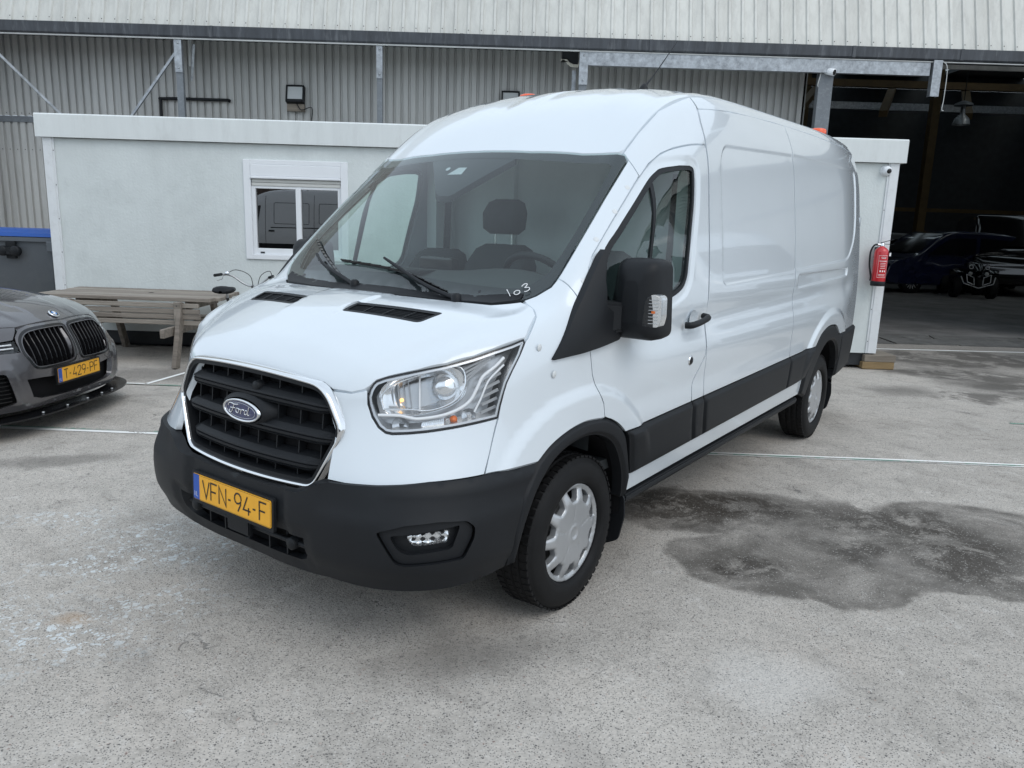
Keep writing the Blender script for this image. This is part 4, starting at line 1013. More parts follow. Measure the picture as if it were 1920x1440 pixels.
# --- wheels
def hub_cap(c, s, parent):
    """ten-window wheel cover, pressed as a shallow dish"""
    R_ = .227; out = [(R_*math.cos(a), R_*math.sin(a)) for a in np.linspace(0, 2*PI, 72, endpoint=False)]
    holes = []
    for k in range(10):
        a = 2*PI*(k+.5)/10; w0, w1, r0, r1 = .095, .205, .148, .197
        q = [(r1*math.cos(a-w1), r1*math.sin(a-w1)), (r1*1.01*math.cos(a), r1*1.01*math.sin(a)), (r1*math.cos(a+w1), r1*math.sin(a+w1)), (r0*math.cos(a+w0*1.3), r0*math.sin(a+w0*1.3)), (r0*math.cos(a-w0*1.3), r0*math.sin(a-w0*1.3))]
        holes.append(rnd(q, .006, 2))
    def rel(P):
        P = np.asarray(P); r = np.hypot(P[:, 0], P[:, 1]); a = np.arctan2(P[:, 1], P[:, 0])
        d = .024*smooth01((.234-r)/.09) + .004*smooth01((.045-r)/.012) - .006*smooth01((.030-r)/.01)
        ph = np.abs(((a/(2*PI)*5+.25) % 1)-.5)*2; d += -.0045*smooth01((.06-ph*r/.1)/.05)*smooth01((r-.05)/.02)*smooth01((.15-r)/.03)
        dh = np.min([polydist(P, h_) for h_ in holes], axis=0); d += -.007*smooth01((.010-dh)/.010)
        d += .008*smooth01((r-.206)/.006)*smooth01((.229-r)/.004)
        return d
    P, F = triangulate(out, holes, .008, bh=.007); dz = rel(P); n = len(P)
    vs = [(c[0]+P[i][0], c[1]+s*dz[i], c[2]+P[i][1]) for i in range(n)]; fs = [tuple(int(j) for j in (f if s < 0 else f[::-1])) for f in F]
    be = boundary_edges(fs); m = len(vs); vs += [(p[0], p[1]-s*.026, p[2]) for p in vs]; fs2 = fs+[(b_, a_, m+a_, m+b_) for a_, b_ in be]
    b = vb(); b.v = vs; b.f = fs2; b.sm = [True]*len(fs)+[False]*len(be)
    return b.build('wheel_cover', M['satin'], parent)
_tyre_mesh = {}
def wheel(x, s, parent, yo=.985, name='wheel', R_=.345, wd=.225):
    w = bpy.data.objects.new(name, None); link(w, parent); w.location = (-x, 0, 0); w.empty_display_size = .1
    y0 = yo*s; c = Vector((0, y0, R_))
    b = vb()
    prof = [(.218, -.032), (.228, -.010), (.236, -.002), (.262, .001), (.285, -.001), (.310, -.006), (.322, -.014), (.326, -.019), (.3335, -.022), (.339, -.028)]
    prof += [(R_, -.042), (R_, -.058), (R_-.008, -.059), (R_-.008, -.066), (R_, -.067), (R_, -.098), (R_-.008, -.099), (R_-.008, -.107), (R_, -.108), (R_, -.14), (R_-.008, -.141), (R_-.008, -.149), (R_, -.15), (R_, -.185), (.330, -.205), (.29, -wd), (.22, -wd+.01)]
    b.lathe(c, (0, s, 0), prof, 72, smooth=True)
    # tread blocks on the outer shoulder and rib sipes
    nb = 58
    for k in range(nb):
        a = 2*PI*k/nb; d = Vector((math.cos(a), 0, math.sin(a))); t = Vector((-math.sin(a), 0, math.cos(a)))
        for (o0, o1, hh) in ((-.020, -.056, .0045), (-.070, -.096, .003), (-.112, -.138, .003), (-.152, -.186, .0045)):
            q = c+d*(R_-.001 if o0 != -.020 else R_-.003)+Vector((0, s*(o0+o1)/2, 0)); b.obox(q, t, (0, 1, 0), d, .0125*R_/.345, abs(o1-o0)/2, hh)
    b.build('tyre', M['rubber'], w)
    b = vb(); b.lathe(c, (0, s, 0), [(.224, -.018), (.216, -.03), (.205, -.06), (.195, -.15), (0, -.15)], 40); b.build('rim', M['dark'], w)
    hub_cap((c.x, c.y-s*.034, c.z), s, w)
    b = vb(); b.lathe(c+Vector((0, -.14*s, 0)), (0, s, 0), [(.15, 0), (.15, .02), (.06, .025), (.055, .08), (0, .085)], 24).build('brake_disc', M['lamp_grey'], w)
    return w
for x in (1.023, 4.773):
    for s in (1, -1): wheel(x, s, van)

# --- underbody and cab interior
b = vb(); b.box((1.50, -.86, .36), (4.25, .86, .46)); b.box((.55, -.5, .34), (5.75, .5, .46)); b.box((5.25, -.86, .42), (5.85, .86, .50)); b.build('underbody', M['dark'], van)
b = vb(); b.box((1.0, -.93, .55), (2.35, .93, .60)); b.build('cab_floor', M['dash'], van)
b = vb()
secs = [(.84, 1.20), (.86, 1.335), (1.0, 1.385), (1.18, 1.432), (1.28, 1.425), (1.345, 1.36), (1.33, 1.22), (1.22, 1.05), (1.20, .70)]
loft(b, [[(x_, y, z-.03*(abs(y)/.92)**3+(.035*math.exp(-((y-.46)/.22)**2) if .95 < x_ < 1.35 and z > 1.3 else 0)) for x_, z in secs] for y in np.linspace(-.92, .92, 25)], True)
n_ = len(secs); b.f = [f for f in b.f if not (any(i % n_ == 0 for i in f) and any(i % n_ == n_-1 for i in f))]; b.sm = [True]*len(b.f)
b.build('dashboard', M['dash'], van)
b = vb(); b.box((1.23, -.16, 1.40), (1.30, .06, 1.49)); b.build('dash_screen', M['gloss_black'], van, bevel=.01)
b = vb(); b.box((1.05, -.20, 1.418), (1.20, .02, 1.43)); b.build('dash_tray', M['plastic'], van)
b = vb(); cw = Vector((1.40, .49, 1.37)); aw = Vector((.80, 0, .60)).normalized(); u_ = Vector((0, 1, 0)); v_ = aw.cross(u_)
b.tube([cw+(u_*math.cos(t)+v_*math.sin(t))*.195 for t in np.linspace(0, 2*PI, 32, endpoint=False)], .017, 8, closed=True)
b.lathe(cw-aw*.02, aw, [(.085, -.02), (.085, .01), (.05, .03), (0, .032)], 20); b.bar(cw-u_*.19, cw+u_*.19, .035, .02, up=aw); b.tube([cw, cw-aw*.3], .04, 10); b.build('steering_wheel', M['plastic'], van)
def soft_box(b, rings): loft(b, rings); b.add(rings[-1], [tuple(range(len(rings[-1])))[::-1]], True); b.add(rings[0], [tuple(range(len(rings[0])))], True)
def rr_(z, x0, x1, y0, y1, r=.05): return [(p[0], p[1], z) for p in rnd([(x0, y0), (x1, y0), (x1, y1), (x0, y1)], r, 4)]
def seat(y0, wd, top, head, parent=van):
    b = vb(); a = y0-wd/2; e = y0+wd/2
    soft_box(b, [rr_(.62, 1.55, 2.0, a, e), rr_(.95, 1.45, 2.02, a-.01, e+.01), rr_(1.02, 1.48, 2.0, a, e), rr_(1.04, 1.55, 1.95, a+.04, e-.04)]); st_ = b.build('seat', M['seat'], parent)
    b = vb(); soft_box(b, [rr_(1.0, 1.80, 1.95, a, e), rr_(1.25, 1.80, 1.99, a-.01, e+.01), rr_(top-.12, 1.86, 2.03, a+.01, e-.01), rr_(top-.03, 1.90, 2.05, a+.05, e-.05, .06), rr_(top, 1.94, 2.03, a+.10, e-.10, .04)]); b.build('backrest', M['seat'], st_)
    if head:
        b = vb(); h0 = top+.06; soft_box(b, [rr_(h0, 1.93, 2.02, y0-.09, y0+.09, .04), rr_(h0+.03, 1.90, 2.04, y0-.125, y0+.125, .05), rr_(h0+.12, 1.90, 2.05, y0-.13, y0+.13, .05), rr_(h0+.18, 1.93, 2.05, y0-.11, y0+.11, .05), rr_(h0+.20, 1.96, 2.03, y0-.07, y0+.07, .03)]); b.build('headrest', M['seat'], st_)
        for dy in (-.06, .06): b = vb(); b.tube([(1.97, y0+dy, top-.02), (1.97, y0+dy, h0+.03)], .007, 6); b.build('headrest_post', M['chrome'], st_)
seat(-.17, .46, 1.545, True); seat(.47, .48, 1.54, False); seat(-.66, .42, 1.50, False)
b = vb(); b.prism([(-.93, .5), (.93, .5), (.95, 1.3), (.90, 1.9), (.80, 2.22), (-.80, 2.22), (-.90, 1.9), (-.95, 1.3)], (2.30, 0, 0), (0, 1, 0), (0, 0, 1), (.03, 0, 0)); b.box((2.26, -.35, 1.1), (2.30, -.32, 2.2)); b.box((2.26, .32, 1.1), (2.30, .35, 2.2)); b.build('bulkhead', M['trim_grey'], van)
b = vb(); b.box((1.75, -.70, 2.06), (2.30, .70, 2.08)); b.build('headliner', M['trim_grey'], van)
for s in (1, -1):
    b = vb(); b.box((1.46, .93*s, .84), (2.30, .955*s, 1.27)).build('door_lining', M['dash'], van)
    b = vb(); b.box((2.12, .84*s, 1.25), (2.30, .92*s, 2.05)).build('pillar_lining', M['trim_grey'], van)
    b = vb(); b.bar((2.2, .80*s, 1.95), (2.15, .80*s, .8), .05, .006, up=(1, 0, 0)); b.build('seat_belt', M['seat'], van)
# --- roof fittings
for (x, y, ft) in ((5.28, .62, .0), (2.95, -.72, .062)):
    p = onT(x, y); b = vb(); b.lathe(p+Vector((0, 0, -.01)), (0, 0, 1), [(.075, 0), (.075, .03+ft), (.065, .035+ft)], 20); bb_ = b.build('beacon_base', M['plastic'], van)
    b = vb(); b.lathe(p+Vector((0, 0, .02+ft)), (0, 0, 1), [(.070, 0), (.070, .030), (.062, .042), (.04, .048), (0, .05)], 20); b.build('beacon_dome', M['beacon'], bb_)
p = onT(2.52, .40); b = vb(); b.lathe(p, (.2, 0, 1), [(.03, -.01), (.026, .012), (.012, .035), (0, .04)], 14)
tip = p+Vector((.40, .0, .34)); b.tube([p+Vector((.01, 0, .02)), p.lerp(tip, .3), tip], [.007, .0035, .0025], 6); b.build('antenna', M['plastic'], van)
# tow bar / protective film plugs on the pillar
for (x, z) in ((1.06, 1.40), (1.215, 1.61), (1.37, 1.735), (1.50, 1.86)):
    q, n_ = LEFT45.cast(x, (-.0+z-.895)*_c); b = vb(); n_ = n_ if n_.y > 0 else -n_
    b.lathe(q, n_, [(.013, .0), (.011, .0012), (0, .0014)], 14).build('pillar_plug', M['decal_spot'], van)
for (x, z) in ((.80, 1.09), (.735, 1.20)):
    q, n_ = LEFT.cast(x, z); b = vb(); b.lathe(q, (0, 1, 0), [(.015, .004), (.013, .0055), (0, .006)], 14).build('fender_plug', M['decal_spot'], van)
# ------------------------------------------------------------------ ground
def ground_material():
    m, t, b = nodes_of('yard_surface'); N, L = t.nodes, t.links
    tc = N.new('ShaderNodeTexCoord'); P = tc.outputs['Object']
    def noise(scale, detail=4, rough=.6, vec=P, dist=0.0):
        n = N.new('ShaderNodeTexNoise'); n.inputs['Scale'].default_value = scale; n.inputs['Detail'].default_value = detail; n.inputs['Roughness'].default_value = rough; n.inputs['Distortion'].default_value = dist; L.new(vec, n.inputs['Vector']); return n.outputs[0]
    def vor(scale, feat='F1', vec=P, rnd_=1.0):
        n = N.new('ShaderNodeTexVoronoi'); n.feature = feat; n.inputs['Scale'].default_value = scale; n.inputs['Randomness'].default_value = rnd_; L.new(vec, n.inputs['Vector']); return n
    def rng(v, a, b_, c=0., d=1., smooth=False):
        n = N.new('ShaderNodeMapRange'); n.inputs[1].default_value = a; n.inputs[2].default_value = b_; n.inputs[3].default_value = c; n.inputs[4].default_value = d
        if smooth: n.interpolation_type = 'SMOOTHSTEP'
        L.new(v, n.inputs[0]); return n.outputs[0]
    def mth(op, a, b_):
        n = N.new('ShaderNodeMath'); n.operation = op
        for i, q in enumerate((a, b_)):
            if isinstance(q, (int, float)): n.inputs[i].default_value = q
            else: L.new(q, n.inputs[i])
        return n.outputs[0]
    def mix(f, a, b_):
        n = N.new('ShaderNodeMix'); n.data_type = 'RGBA'
        if isinstance(f, (int, float)): n.inputs[0].default_value = f
        else: L.new(f, n.inputs[0])
        for i, q in ((6, a), (7, b_)):
            if isinstance(q, tuple): n.inputs[i].default_value = (*q, 1)
            else: L.new(q, n.inputs[i])
        return n.outputs[2]
    # matrix and wear
    big = noise(.55, 5, .6); mid = noise(3.2, 6, .65); fine = noise(46, 4, .7)
    col = mix(rng(big, .32, .68), (.475, .435, .388), (.65, .60, .54))
    col = mix(rng(mid, .35, .72, 0, .55), col, (.45, .415, .375))
    col = mix(rng(fine, .35, .7, 0, .5), col, (.26, .242, .22))
    tint = noise(1.1, 4, .5); col = mix(rng(tint, .55, .75, 0, .35), col, (.52, .455, .395))
    pat = noise(.9, 7, .68, dist=.4); col = mix(rng(pat, .50, .66, 0, .55), col, (.30, .275, .245))
    pat2 = noise(7.5, 6, .7, dist=.6); col = mix(rng(pat2, .54, .66, 0, .5), col, (.25, .23, .205)); col = mix(rng(pat2, .30, .42, .45, 0), col, (.68, .65, .61))
    # aggregate: pale, dark and reddish stones of two sizes
    v1 = vor(120); v2 = vor(72); v3 = vor(165)
    r1 = N.new('ShaderNodeSeparateColor'); L.new(v1.outputs['Color'], r1.inputs[0]); r2 = N.new('ShaderNodeSeparateColor'); L.new(v2.outputs['Color'], r2.inputs[0]); r3 = N.new('ShaderNodeSeparateColor'); L.new(v3.outputs['Color'], r3.inputs[0])
    s1 = mth('MULTIPLY', rng(r1.outputs[0], .82, .88), rng(v1.outputs['Distance'], .30, .45, 1, 0)); col = mix(mth('MULTIPLY', s1, .75), col, (.60, .57, .53))
    s2 = mth('MULTIPLY', rng(r2.outputs[1], .84, .90), rng(v2.outputs['Distance'], .22, .36, 1, 0)); col = mix(mth('MULTIPLY', s2, .85), col, (.075, .073, .072))
    s3 = mth('MULTIPLY', rng(r3.outputs[2], .72, .80), rng(v3.outputs['Distance'], .32, .48, 1, 0)); col = mix(mth('MULTIPLY', s3, .8), col, (.10, .098, .096))
    s4 = mth('MULTIPLY', rng(r2.outputs[2], .985, .99), rng(v2.outputs['Distance'], .3, .42, 1, 0)); col = mix(mth('MULTIPLY', s4, .3), col, (.40, .25, .20))
    # blot masks: ellipses whose edge is disturbed by noise
    dn = N.new('ShaderNodeTexNoise'); dn.inputs['Scale'].default_value = 2.6; dn.inputs['Detail'].default_value = 5; L.new(P, dn.inputs['Vector'])
    off = N.new('ShaderNodeVectorMath'); off.operation = 'SUBTRACT'; off.inputs[1].default_value = (.5, .5, .5); L.new(dn.outputs['Color'], off.inputs[0])
    def blot(cx, cy, rx, ry, ang=0., amp=.40, soft=.13):
        sc = N.new('ShaderNodeVectorMath'); sc.operation = 'SCALE'; sc.inputs[3].default_value = amp; L.new(off.outputs[0], sc.inputs[0])
        ad = N.new('ShaderNodeVectorMath'); L.new(P, ad.inputs[0]); L.new(sc.outputs[0], ad.inputs[1])
        mp = N.new('ShaderNodeMapping'); mp.vector_type = 'TEXTURE'; mp.inputs['Location'].default_value = (cx, cy, 0); mp.inputs['Rotation'].default_value = (0, 0, ang); mp.inputs['Scale'].default_value = (rx, ry, 50); L.new(ad.outputs[0], mp.inputs[0])
        ln = N.new('ShaderNodeVectorMath'); ln.operation = 'LENGTH'; L.new(mp.outputs[0], ln.inputs[0]); return rng(ln.outputs['Value'], 1-soft, 1+soft*.4, 1, 0, True)
    def union(*ms):
        o = ms[0]
        for q in ms[1:]: o = mth('MAXIMUM', o, q)
        return o
    damp = union(blot(1.25, 4.45, .72, .40, .10), blot(1.25, 3.70, .42, .38, .0), blot(1.95, 3.95, .85, .50, .12), blot(2.70, 4.15, .70, .58, .0), blot(1.75, 3.50, .45, .22, 0), blot(2.3, 3.65, .45, .28, 0))
    wetn = noise(3.6, 8, .72, dist=.35)
    wet = mth('MULTIPLY', union(blot(1.20, 4.5, .62, .34, .1, .6, .5), blot(1.24, 3.68, .22, .17, 0, .5, .5), blot(2.25, 4.35, .60, .30, -.3, .7, .6), blot(1.92, 3.86, .20, .16, 0, .5, .5), blot(2.42, 3.85, .40, .38, -.6, .6, .6)), rng(wetn, .44, .50))
    dmod = rng(noise(2.4, 7, .7, dist=.5), .36, .58, .45, 1.0); damp = mth('MULTIPLY', damp, dmod)
    col = mix(mth('MULTIPLY', damp, .90), col, mix(.5, (.125, .112, .098), mix(s1, (.08, .072, .062), (.50, .48, .45))))  # pale specks set into the damp and wet colours are painted glints
    col = mix(mth('MULTIPLY', wet, .85), col, mix(s1, (.050, .041, .033), (.40, .38, .35)))
    oil_and_blots = union(blot(-3.05, 5.02, .42, .17, .35, .3, .6), blot(5.5, 8.7, .75, .9, .3, .7, .7), blot(5.3, 9.6, .9, .35, 0, .6, .7), blot(4.3, 8.2, .5, .3, 0, .5, .7), blot(-3.7, 7.9, 1.0, .42, 0, .5, .7), blot(6.6, 10.9, 2.4, 1.9, .1, 1.2, .8), blot(6.2, 8.6, 1.2, .35, -.3, .8, .8), blot(-.1, 2.75, .55, .22, .3, .5, 1.0), blot(.1, 3.6, .6, .4, .9, .5, 1.0))  # oil and dirt stains, then two soft dark blots by the van's front
    col = mix(mth('MULTIPLY', oil_and_blots, .55), col, (.105, .098, .088))
    seep = mth('MULTIPLY', union(blot(5.6, 9.3, 1.1, .55, -.35, .9, .4), blot(6.3, 8.4, 1.2, .45, -.3, .9, .4), blot(6.4, 10.6, 1.6, .8, 0, 1.0, .4), blot(5.0, 8.0, .7, .25, .2, .7, .4)), rng(noise(1.9, 7, .68, dist=.5), .44, .52)); col = mix(mth('MULTIPLY', seep, .75), col, (.075, .068, .06))
    tyre_lane = noise(1.0, 3, .5, dist=.2)
    # flaked old paint
    fl = mth('MULTIPLY', rng(noise(19, 6, .7, dist=.9), .525, .54), rng(noise(2.3, 3, .6), .40, .56))
    fe = vor(26, 'DISTANCE_TO_EDGE'); fl = mth('MULTIPLY', fl, rng(fe.outputs['Distance'], .05, .10)); fl = mth('MULTIPLY', fl, union(blot(-1.95, 3.15, .75, .75, .2, .5, .5), blot(-1.45, 3.70, .60, .25, .3, .4, .5), blot(-2.2, 3.9, .6, .3, 0, .4, .5)))
    col = mix(mth('MULTIPLY', fl, .8), col, (.66, .70, .71))
    rust = blot(-1.80, 2.93, .10, .06, .3, .2, .8); col = mix(mth('MULTIPLY', rust, .4), col, (.42, .27, .15))
    fl2 = blot(1.03, 2.68, .30, .22, .2, .4, .9); col = mix(mth('MULTIPLY', fl2, .30), col, (.66, .64, .61))
    # faint tyre sweeps
    wv_ = N.new('ShaderNodeTexWave'); wv_.wave_type = 'RINGS'; wv_.rings_direction = 'Z'; wv_.inputs['Scale'].default_value = .55; wv_.inputs['Distortion'].default_value = 1.2; wv_.inputs['Detail'].default_value = 3
    mpw = N.new('ShaderNodeMapping'); mpw.inputs['Location'].default_value = (6.5, 1.5, 0); L.new(P, mpw.inputs[0]); L.new(mpw.outputs[0], wv_.inputs['Vector'])
    tm = mth('MULTIPLY', rng(wv_.outputs['Fac'], .80, .95), rng(noise(1.3, 5, .65), .48, .66)); col = mix(mth('MULTIPLY', tm, .28), col, (.17, .158, .145))
    # hairline cracks
    ck = vor(.55, 'DISTANCE_TO_EDGE', rnd_=.9); dv = N.new('ShaderNodeVectorMath'); sc2 = N.new('ShaderNodeVectorMath'); sc2.operation = 'SCALE'; sc2.inputs[3].default_value = .6; L.new(off.outputs[0], sc2.inputs[0]); L.new(P, dv.inputs[0]); L.new(sc2.outputs[0], dv.inputs[1]); L.new(dv.outputs[0], ck.inputs['Vector'])
    cr = mth('MULTIPLY', rng(ck.outputs['Distance'], .0010, .0045, 1, 0), rng(noise(2.6, 5, .7), .55, .62)); col = mix(mth('MULTIPLY', cr, .6), col, (.09, .088, .085))
    L.new(col, b.inputs['Base Color'])
    rgh = mth('SUBTRACT', .90, mth('MULTIPLY', wet, .45)); rgh = mth('SUBTRACT', rgh, mth('MULTIPLY', damp, .12)); L.new(rgh, b.inputs['Roughness'])
    b.inputs['Specular IOR Level'].default_value = .35
    hgt = mth('ADD', mth('MULTIPLY', fine, .5), mth('ADD', mth('MULTIPLY', v1.outputs['Distance'], -.8), mth('MULTIPLY', v2.outputs['Distance'], -.5)))
    hgt = mth('SUBTRACT', hgt, mth('MULTIPLY', cr, 1.5))
    bp = N.new('ShaderNodeBump'); bp.inputs['Strength'].default_value = .55; bp.inputs['Distance'].default_value = .004; L.new(hgt, bp.inputs['Height']); L.new(bp.outputs[0], b.inputs['Normal'])
    return m
g = mesh_obj('ground', [(-300, -300, 0), (300, -300, 0), (300, 300, 0), (-300, 300, 0)], [(0, 1, 2, 3)], ground_material()); tag(g, kind='structure')
def line_material(name, col, keep):
    """worn road paint: chipped away by noise"""
    m, t, b = nodes_of(name); N, L = t.nodes, t.links; tc = N.new('ShaderNodeTexCoord')
    n = N.new('ShaderNodeTexNoise'); n.inputs['Scale'].default_value = 38; n.inputs['Detail'].default_value = 6; n.inputs['Roughness'].default_value = .7; L.new(tc.outputs['Object'], n.inputs['Vector'])
    n2 = N.new('ShaderNodeTexNoise'); n2.inputs['Scale'].default_value = 3; L.new(tc.outputs['Object'], n2.inputs['Vector'])
    ad = N.new('ShaderNodeMath'); L.new(n.outputs[0], ad.inputs[0]); L.new(n2.outputs[0], ad.inputs[1])
    r = N.new('ShaderNodeMapRange'); r.inputs[1].default_value = keep; r.inputs[2].default_value = keep+.07; L.new(ad.outputs[0], r.inputs[0])
    mx = N.new('ShaderNodeMix'); mx.data_type = 'RGBA'; mx.inputs[6].default_value = (*col, 1); mx.inputs[7].default_value = (.44, .41, .375, 1); L.new(r.outputs[0], mx.inputs[0]); L.new(mx.outputs[2], b.inputs['Base Color']); b.inputs['Roughness'].default_value = .8
    return m
LW = line_material('worn_white_line', (.90, .90, .87), 1.20); LG = line_material('worn_green_line', (.16, .30, .23), .99)
def paint_line(p, q, w, m, name='parking_line', z=.004):
    p, q = Vector(p), Vector(q); d = (q-p).normalized(); n = Vector((-d.y, d.x))*w/2; k = max(2, int((q-p).length/.25)); vs = []; random.seed(int(abs(p.x*77+p.y*31)))
    for i in range(k+1):
        c = p.lerp(q, i/k); j1, j2 = random.uniform(-.004, .004), random.uniform(-.004, .004); vs += [(c.x+n.x*(1+j1*20), c.y+n.y*(1+j1*20), z), (c.x-n.x*(1+j2*20), c.y-n.y*(1+j2*20), z)]
    tag(mesh_obj(name, vs, [(2*i, 2*i+1, 2*i+3, 2*i+2) for i in range(k)], m), kind='structure')
paint_line((-9, 5.90), (3.0, 5.60), .075, LW); paint_line((3.0, 5.60), (9.5, 5.30), .075, LW); paint_line((-9, 5.965), (9.5, 5.37), .022, LG, z=.008)
paint_line((-9, 7.47), (-3.60, 7.46), .05, LW); paint_line((-3.60, 7.46), (-3.35, 8.55), .05, LW); paint_line((-3.9, 7.43), (-2.2, 7.38), .03, LG, z=.008)
paint_line((4.7, 11.30), (12, 11.55), .06, LW); paint_line((4.6, 6.9), (9, 6.55), .04, LG)

# ------------------------------------------------------------------ warehouse
WH = {}
WH['wall'] = mat('wall_cladding', (.50, .50, .48), .45, .1, streak=.35, objvar=.16, var=.10, vscale=1.5, dirt=(.16, .155, .14), dscale=1.6, damt=.35, stretch=(1, 1, .25))
WH['roof'] = mat('roof_cladding', (.63, .63, .59), .5, .05, streak=.30, objvar=.10, var=.05, vscale=1.2, dirt=(.36, .35, .31), dscale=2.4, damt=.45, stretch=(1.5, .3, .3))
WH['galv'] = mat('galvanised_steel', (.34, .36, .38), .42, .7, var=.35, vscale=14, dirt=(.55, .57, .58), dscale=22, damt=.6)
WH['gutter'] = mat('weathered_gutter', (.055, .060, .068), .5, .3, var=.35, vscale=3, dirt=(.22, .23, .24), dscale=4, damt=.6, stretch=(2.5, 1, .4))
WH['steel'] = mat('grey_steel', (.16, .175, .19), .5, .3, var=.15, dirt=(.34, .36, .37), dscale=26, damt=.5)
WH['lightpipe'] = mat('pale_conduit', (.52, .53, .52), .5, var=.1)
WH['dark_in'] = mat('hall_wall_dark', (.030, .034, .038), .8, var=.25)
WH['yellow'] = mat('yellow_steel', (.10, .062, .018), .6, var=.25)
WH['screw'] = mat('screw_head', (.05, .05, .05), .5, .5)
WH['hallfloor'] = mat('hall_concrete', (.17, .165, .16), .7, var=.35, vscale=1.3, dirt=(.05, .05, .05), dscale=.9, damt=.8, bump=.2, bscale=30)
WH['foam'] = mat('torn_foam', (.62, .60, .52), .9, var=.3, vscale=30)
ware = empty('warehouse', (0, 13.2, 0)); tag(ware, 'long warehouse with grey ribbed wall, pale ribbed roof edge and dark open doorway', 'building')
def W0(v): return (v[0], v[1]-13.2, v[2])
def wb(): 
    class B(MB):
        def build(s, *a, **k): s.v = [W0(p) for p in s.v]; return MB.build(s, *a, **k)
    return B()
def ribs(n, pitch, flat, slope, depth):
    """trapezoid profile: list of (x, out)"""
    pr = []
    for i in range(n):
        x = i*pitch; pr += [(x, depth), (x+flat, depth), (x+flat+slope, 0), (x+pitch-slope, 0)]
    return pr+[(n*pitch, depth)]
WY = 13.2
def sheet_mesh(name, prof, z0, z1, material, up=(0, 0, 1), out=(0, -1, 0)):
    up, out = Vector(up), Vector(out); vs = [Vector((x, 0, 0))+out*d+up*z for x, d in prof for z in (z0, z1)]
    me = bpy.data.meshes.new(name); me.from_pydata([tuple(v) for v in vs], [], [(2*i, 2*i+2, 2*i+3, 2*i+1) for i in range(len(prof)-1)]); me.materials.append(material); return me
pw = .1225; prW = ribs(8, pw, .074, .010, .030); SWID = 8*pw
mu_ = sheet_mesh('wall_sheet', prW, 3.13, 4.75, WH['wall']); ml_ = sheet_mesh('wall_sheet', prW, 0, 3.03, WH['wall'])
xs = [4.62-SWID*(k+1) for k in range(16)]
for x in xs:
    for me, dy in ((mu_, 0), (ml_, .0)):
        o = bpy.data.objects.new('wall_sheet', me); link(o, ware); o.location = (x, dy, 0)
b = wb(); b.box((-11, WY-.045, 3.03), (4.62, WY+.02, 3.125)); b.build('wall_flashing', WH['steel'], ware)
b = wb()
for x in xs:
    for i in range(8):
        for z in (3.17, 2.60, 1.3): b.lathe((x+i*pw+.04, WY-.032, z), (0, -1, 0), [(.008, 0), (.006, .005), (0, .006)], 6)
so_ = b.build('screws', WH['screw'], ware); so_['kind'] = 'stuff'
# sloping roof edge above the gutter
RP = math.radians(73); rup = Vector((0, math.cos(RP), math.sin(RP))); rout = Vector((0, -math.sin(RP), math.cos(RP)))
pr_ = .1940; prR = [(0, 0)]
for i in range(5): x = i*pr_; prR += [(x+.130, 0), (x+.142, .024), (x+.175, .024), (x+.187, 0), (x+pr_, 0)]
mr_ = sheet_mesh('roof_sheet', prR, 0, 3.2, WH['roof'], rup, rout)
RW = 5*pr_
for k in range(37):
    o = bpy.data.objects.new('roof_sheet', mr_); link(o, ware); o.location = (-12+k*RW, 12.28-13.2, 4.355); o.rotation_euler = (0, 0, 0)
b = wb()
for k in range(184):
    p = Vector((-12+k*pr_+.158, 12.28, 4.355))+rup*(.085+random.uniform(-.008, .008))+rout*.022; b.lathe(p, rout, [(.009, 0), (.007, .006), (0, .007)], 6)
b.build('screws', WH['screw'], ware)['kind'] = 'stuff'
b = wb(); b.prism([(12.20, 4.37), (12.20, 4.225), (12.22, 4.205), (12.36, 4.205), (12.36, 4.215), (12.225, 4.218), (12.215, 4.37)], (-12, 0, 0), (0, 1, 0), (0, 0, 1), (36, 0, 0)); b.build('gutter', WH['gutter'], ware)
for x in (-8.4, -4.6, -.9, 1.9, 4.9, 6.5, 8.8): b = wb(); b.box((x, 12.192, 4.215), (x+.05, 12.205, 4.372)); b.build('gutter_joint', WH['gutter'], ware)
b = wb(); b.tube([(-12, 12.235, 4.19), (.86, 12.235, 4.19)], .013, 8); b.tube([(.86, 12.235, 4.19), (14, 12.235, 4.185)], .010, 8); b.build('gutter_bead', WH['lightpipe'], ware)
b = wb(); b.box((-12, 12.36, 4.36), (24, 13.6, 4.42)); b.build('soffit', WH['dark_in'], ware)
# galvanised posts, braces and beam
def chan(b, x, y, z0, z1, w=.09, d=.07, t=.006):
    b.box((x-w/2, y, z0), (x+w/2, y+t, z1)); b.box((x-w/2, y+t, z0), (x-w/2+t, y+d, z1)); b.box((x+w/2-t, y+t, z0), (x+w/2, y+d, z1))
for x, w in ((-5.10, .11), (-2.10, .09), (.945, .13), (-8.35, .11)):
    b = wb(); chan(b, x, 12.26, 0, 3.80, w*.9); po = b.build('post', WH['steel'], ware)
    b = wb(); chan(b, x, 12.245, 3.72, 4.205, w)
    for z in (3.78, 4.13): b.lathe((x, 12.245, z), (0, -1, 0), [(.014, 0), (.014, .012), (0, .013)], 8)
    b.build('post_bracket', WH['galv'], po)
for p, q in (((-7.82, 12.3, 3.92), (-7.0, 12.9, 2.85)), ((-5.14, 12.3, 4.02), (-5.95, 12.35, 3.02)), ((-4.94, 12.45, 4.16), (-5.06, 12.6, 3.66))):
    b = wb(); b.bar(p, q, .035, .035); b.build('brace', WH['galv'], ware)
b = wb(); b.box((1.01, 12.24, 3.995), (6.10, 12.25, 4.185)); b.box((1.01, 12.25, 3.995), (6.10, 12.33, 4.01)); b.box((1.01, 12.25, 4.17), (6.10, 12.33, 4.185)); b.build('lintel_beam', WH['galv'], ware)
